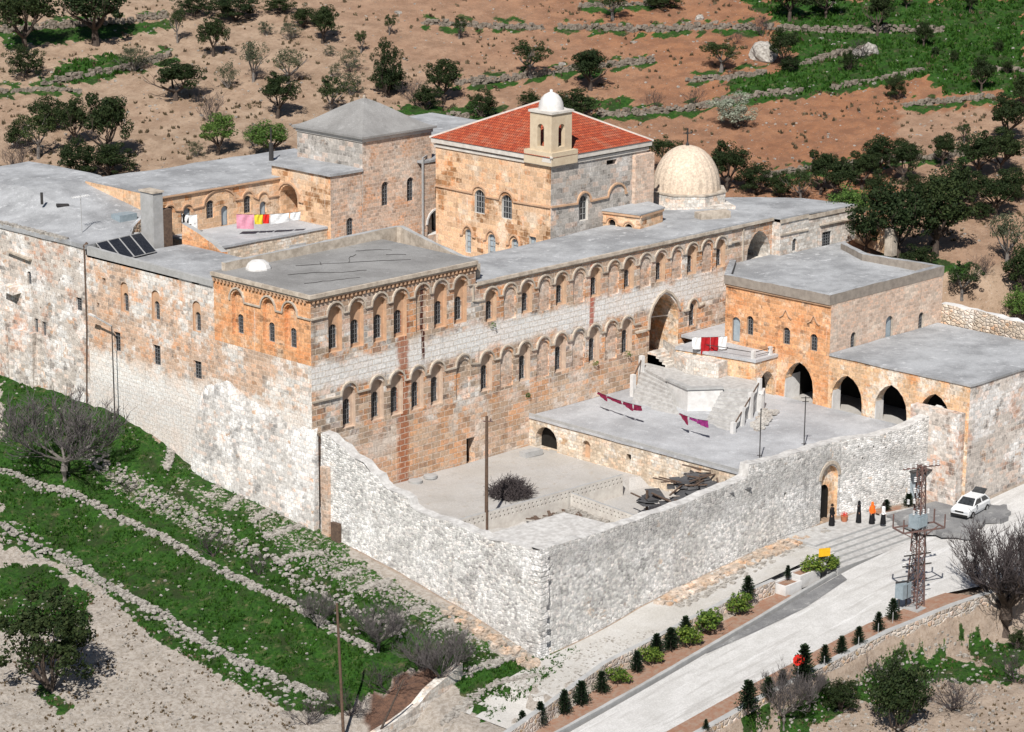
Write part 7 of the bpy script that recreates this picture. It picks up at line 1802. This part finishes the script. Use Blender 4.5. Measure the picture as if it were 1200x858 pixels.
q = G(318, 187, 21.1); mb = MB(); mb.tube([(q.x, q.y, 21), (q.x, q.y, 22.6)], [.22, .2], 8); mb.tube([(q.x, q.y, 22.6), (q.x, q.y, 24)], .07, 6); tag(mb.build('stove_pipe', 'iron'), 'dark stove pipe on the rear wing roof', 'pipe')
# white plaster patch on left roof
# collapsed shed
sd = thing('collapsed_shed', 'collapsed shed of dark boards and sheets against the outer wall in the yard', 'shed', (20, -20, 3))
mb = MB(); rg = random.Random(6)
for i in range(46):
    x, y = 16.8+6.0*rg.random(), -22.9+5.0*rg.random(); a = rg.uniform(-.5, .5)+.6; L, w = rg.uniform(1.2, 2.4), rg.uniform(.5, 1.2); z = 3.9+.9*(x-17)/6+rg.uniform(-.3, .2)
    d_ = Vector((math.cos(a), math.sin(a), rg.uniform(-.16, .16))); mb.beam(Vector((x, y, z))-d_*L/2, Vector((x, y, z))+d_*L/2, w, .05)
mb.build('roof_sheet', 'sheeting', sd)
mb = MB()
for i in range(22):
    x, y = 16.6+6.2*rg.random(), -22.9+5.6*rg.random(); a = rg.uniform(0, 3.1); L = rg.uniform(1.0, 2.6); z = 4.15+.9*(x-17)/6+rg.uniform(-.1, .25); d_ = Vector((math.cos(a), math.sin(a), rg.uniform(-.1, .1))); mb.beam(Vector((x, y, z))-d_*L/2, Vector((x, y, z))+d_*L/2, .12, .08)
mb.build('timber', 'wood', sd)
for p in ((17.1, -18.2), (17.0, -22.5), (22.6, -18.0)): mb = MB(); mb.beam((p[0], p[1], 2.4), (p[0], p[1], 4.6), .14); mb.build('post', 'wood', sd)
tq = G(598, 581, 3.0); mb = MB(); rg = random.Random(19)
for i in range(1100):
    a = rg.uniform(0, 6.28); r_ = 1.6*rg.random()**.6; p = Vector((tq.x+r_*math.cos(a), tq.y+r_*math.sin(a), 3.0+1.5*rg.random()*(1-r_/1.9))); d = Vector((rg.uniform(-1, 1), rg.uniform(-1, 1), rg.uniform(-.3, 1.1))).normalized()*rg.uniform(.4, 1.1)
    mb.tube([p, p+d*.5+Vector((rg.uniform(-.1, .1), rg.uniform(-.1, .1), .05)), p+d], [.022, .018, .012], 4, 0, False)
o = mb.build('twig_heap', 'twig'); tag(o, 'dark heap of dry twigs lying in the yard', 'twigs', kind='stuff')
mb = MB(); rg = random.Random(16)
for i in range(420):
    x, y = 9.2+5*rg.random()**.8, -13.6-4.5*rg.random()**1.3; mb.rock((x, y, 2.5+rg.random()*.35), rg.uniform(.08, .26), rg)
tag(mb.build('rubble_heap', 'stonebit'), 'low heap of broken stones behind the breeze block wall', 'rubble')
mb = MB()
for i in range(26):
    x, y = 10+3*rg.random(), -13.6-2.5*rg.random(); a = rg.uniform(0, 3.1); mb.beam((x, y, 2.85), (x+math.cos(a), y+math.sin(a), 2.9), .22, .05)
tag(mb.build('plank_heap', 'wood'), 'dark scrap planks beside the stone heap in the yard', 'planks')
mb = MB(); mb.prism([(20.4, -2.4), (22.2, -2.6), (22.2, -1.9), (20.4, -1.7)], 3.0, 3.45); tag(mb.build('trough', 'cement'), 'long grey stone trough beside the archway in the yard', 'trough')
for x, y, l in ((9.7, -.9, 'flat grey millstone lying left of the yard door'), (11.4, -.8, 'second flat stone disc, nearer the yard door')):
    mb = MB(); mb.lathe(x, y, [(.55, 3.0), (.55, 3.2), (.3, 3.24)], 16); tag(mb.build('stone_disc', 'cement'), l, 'stone disc', 'stone discs at the foot of the arcades')
q = hit(606, 770)
# ivy tuft, lichen scrap: small plants on the walls
for (x, z, s, l) in ((18.9, 13.8, .3, 'small plant growing on the wing wall under the upper windows'), (23.0, 7.3, .22, 'small plant low on the wing wall'), (35.1, 8.55, .35, 'green tuft on a lower window sill beside the great doorway'), (31.0, 8.55, .3, 'green tuft on the sill of the window before it')):
    mb = MB(); mb.tone = []; leaf_quads(mb, random.Random(int(x*10)), (x, -.12, z), s, 90, .12); tag(mb.build('wall_plant', 'leaf_bright'), l, 'plant')

# ================================================================== LIGHT, SKY, CAMERA
sun_dir = Vector((-.83, -.56, 0)).normalized(); el = R(46)
sv = Vector((sun_dir.x*math.cos(el), sun_dir.y*math.cos(el), math.sin(el)))
sd_ = bpy.data.lights.new('sun', 'SUN'); sd_.energy = 5.0; sd_.angle = R(.55); sd_.color = (1.0, .955, .89)
so = bpy.data.objects.new('sun', sd_); COL.objects.link(so); so.rotation_euler = sv.to_track_quat('Z', 'Y').to_euler(); so.location = sv*200
w = bpy.data.worlds.new('World'); scene.world = w; w.use_nodes = True; nt = w.node_tree
sky = nt.nodes.new('ShaderNodeTexSky'); sky.sky_type = 'NISHITA'; sky.sun_disc = False; sky.sun_elevation = el
sky.sun_rotation = math.atan2(sv.x, sv.y); sky.altitude = 900; sky.air_density = 1.0; sky.dust_density = .6
nt.links.new(sky.outputs[0], nt.nodes['Background'].inputs[0]); nt.nodes['Background'].inputs[1].default_value = .05
cd = bpy.data.cameras.new('camera'); cam = bpy.data.objects.new('camera', cd); COL.objects.link(cam)
cd.sensor_width = 36; cd.lens = 36*FPX/1200; cd.clip_start = 1; cd.clip_end = 3000
cam.matrix_world = Matrix((( AX.x, -AY.x, -FW.x, CAM.x), (AX.y, -AY.y, -FW.y, CAM.y), (AX.z, -AY.z, -FW.z, CAM.z), (0, 0, 0, 1)))
scene.camera = cam
scene.render.engine = 'CYCLES'
vs_ = scene.view_settings; vs_.view_transform = 'Standard'; vs_.look = 'None'; vs_.gamma = 1; vs_.use_curve_mapping = False; vs_.exposure = .24
scene.cycles.max_bounces = 4; scene.cycles.diffuse_bounces = 2; scene.cycles.transparent_max_bounces = 4
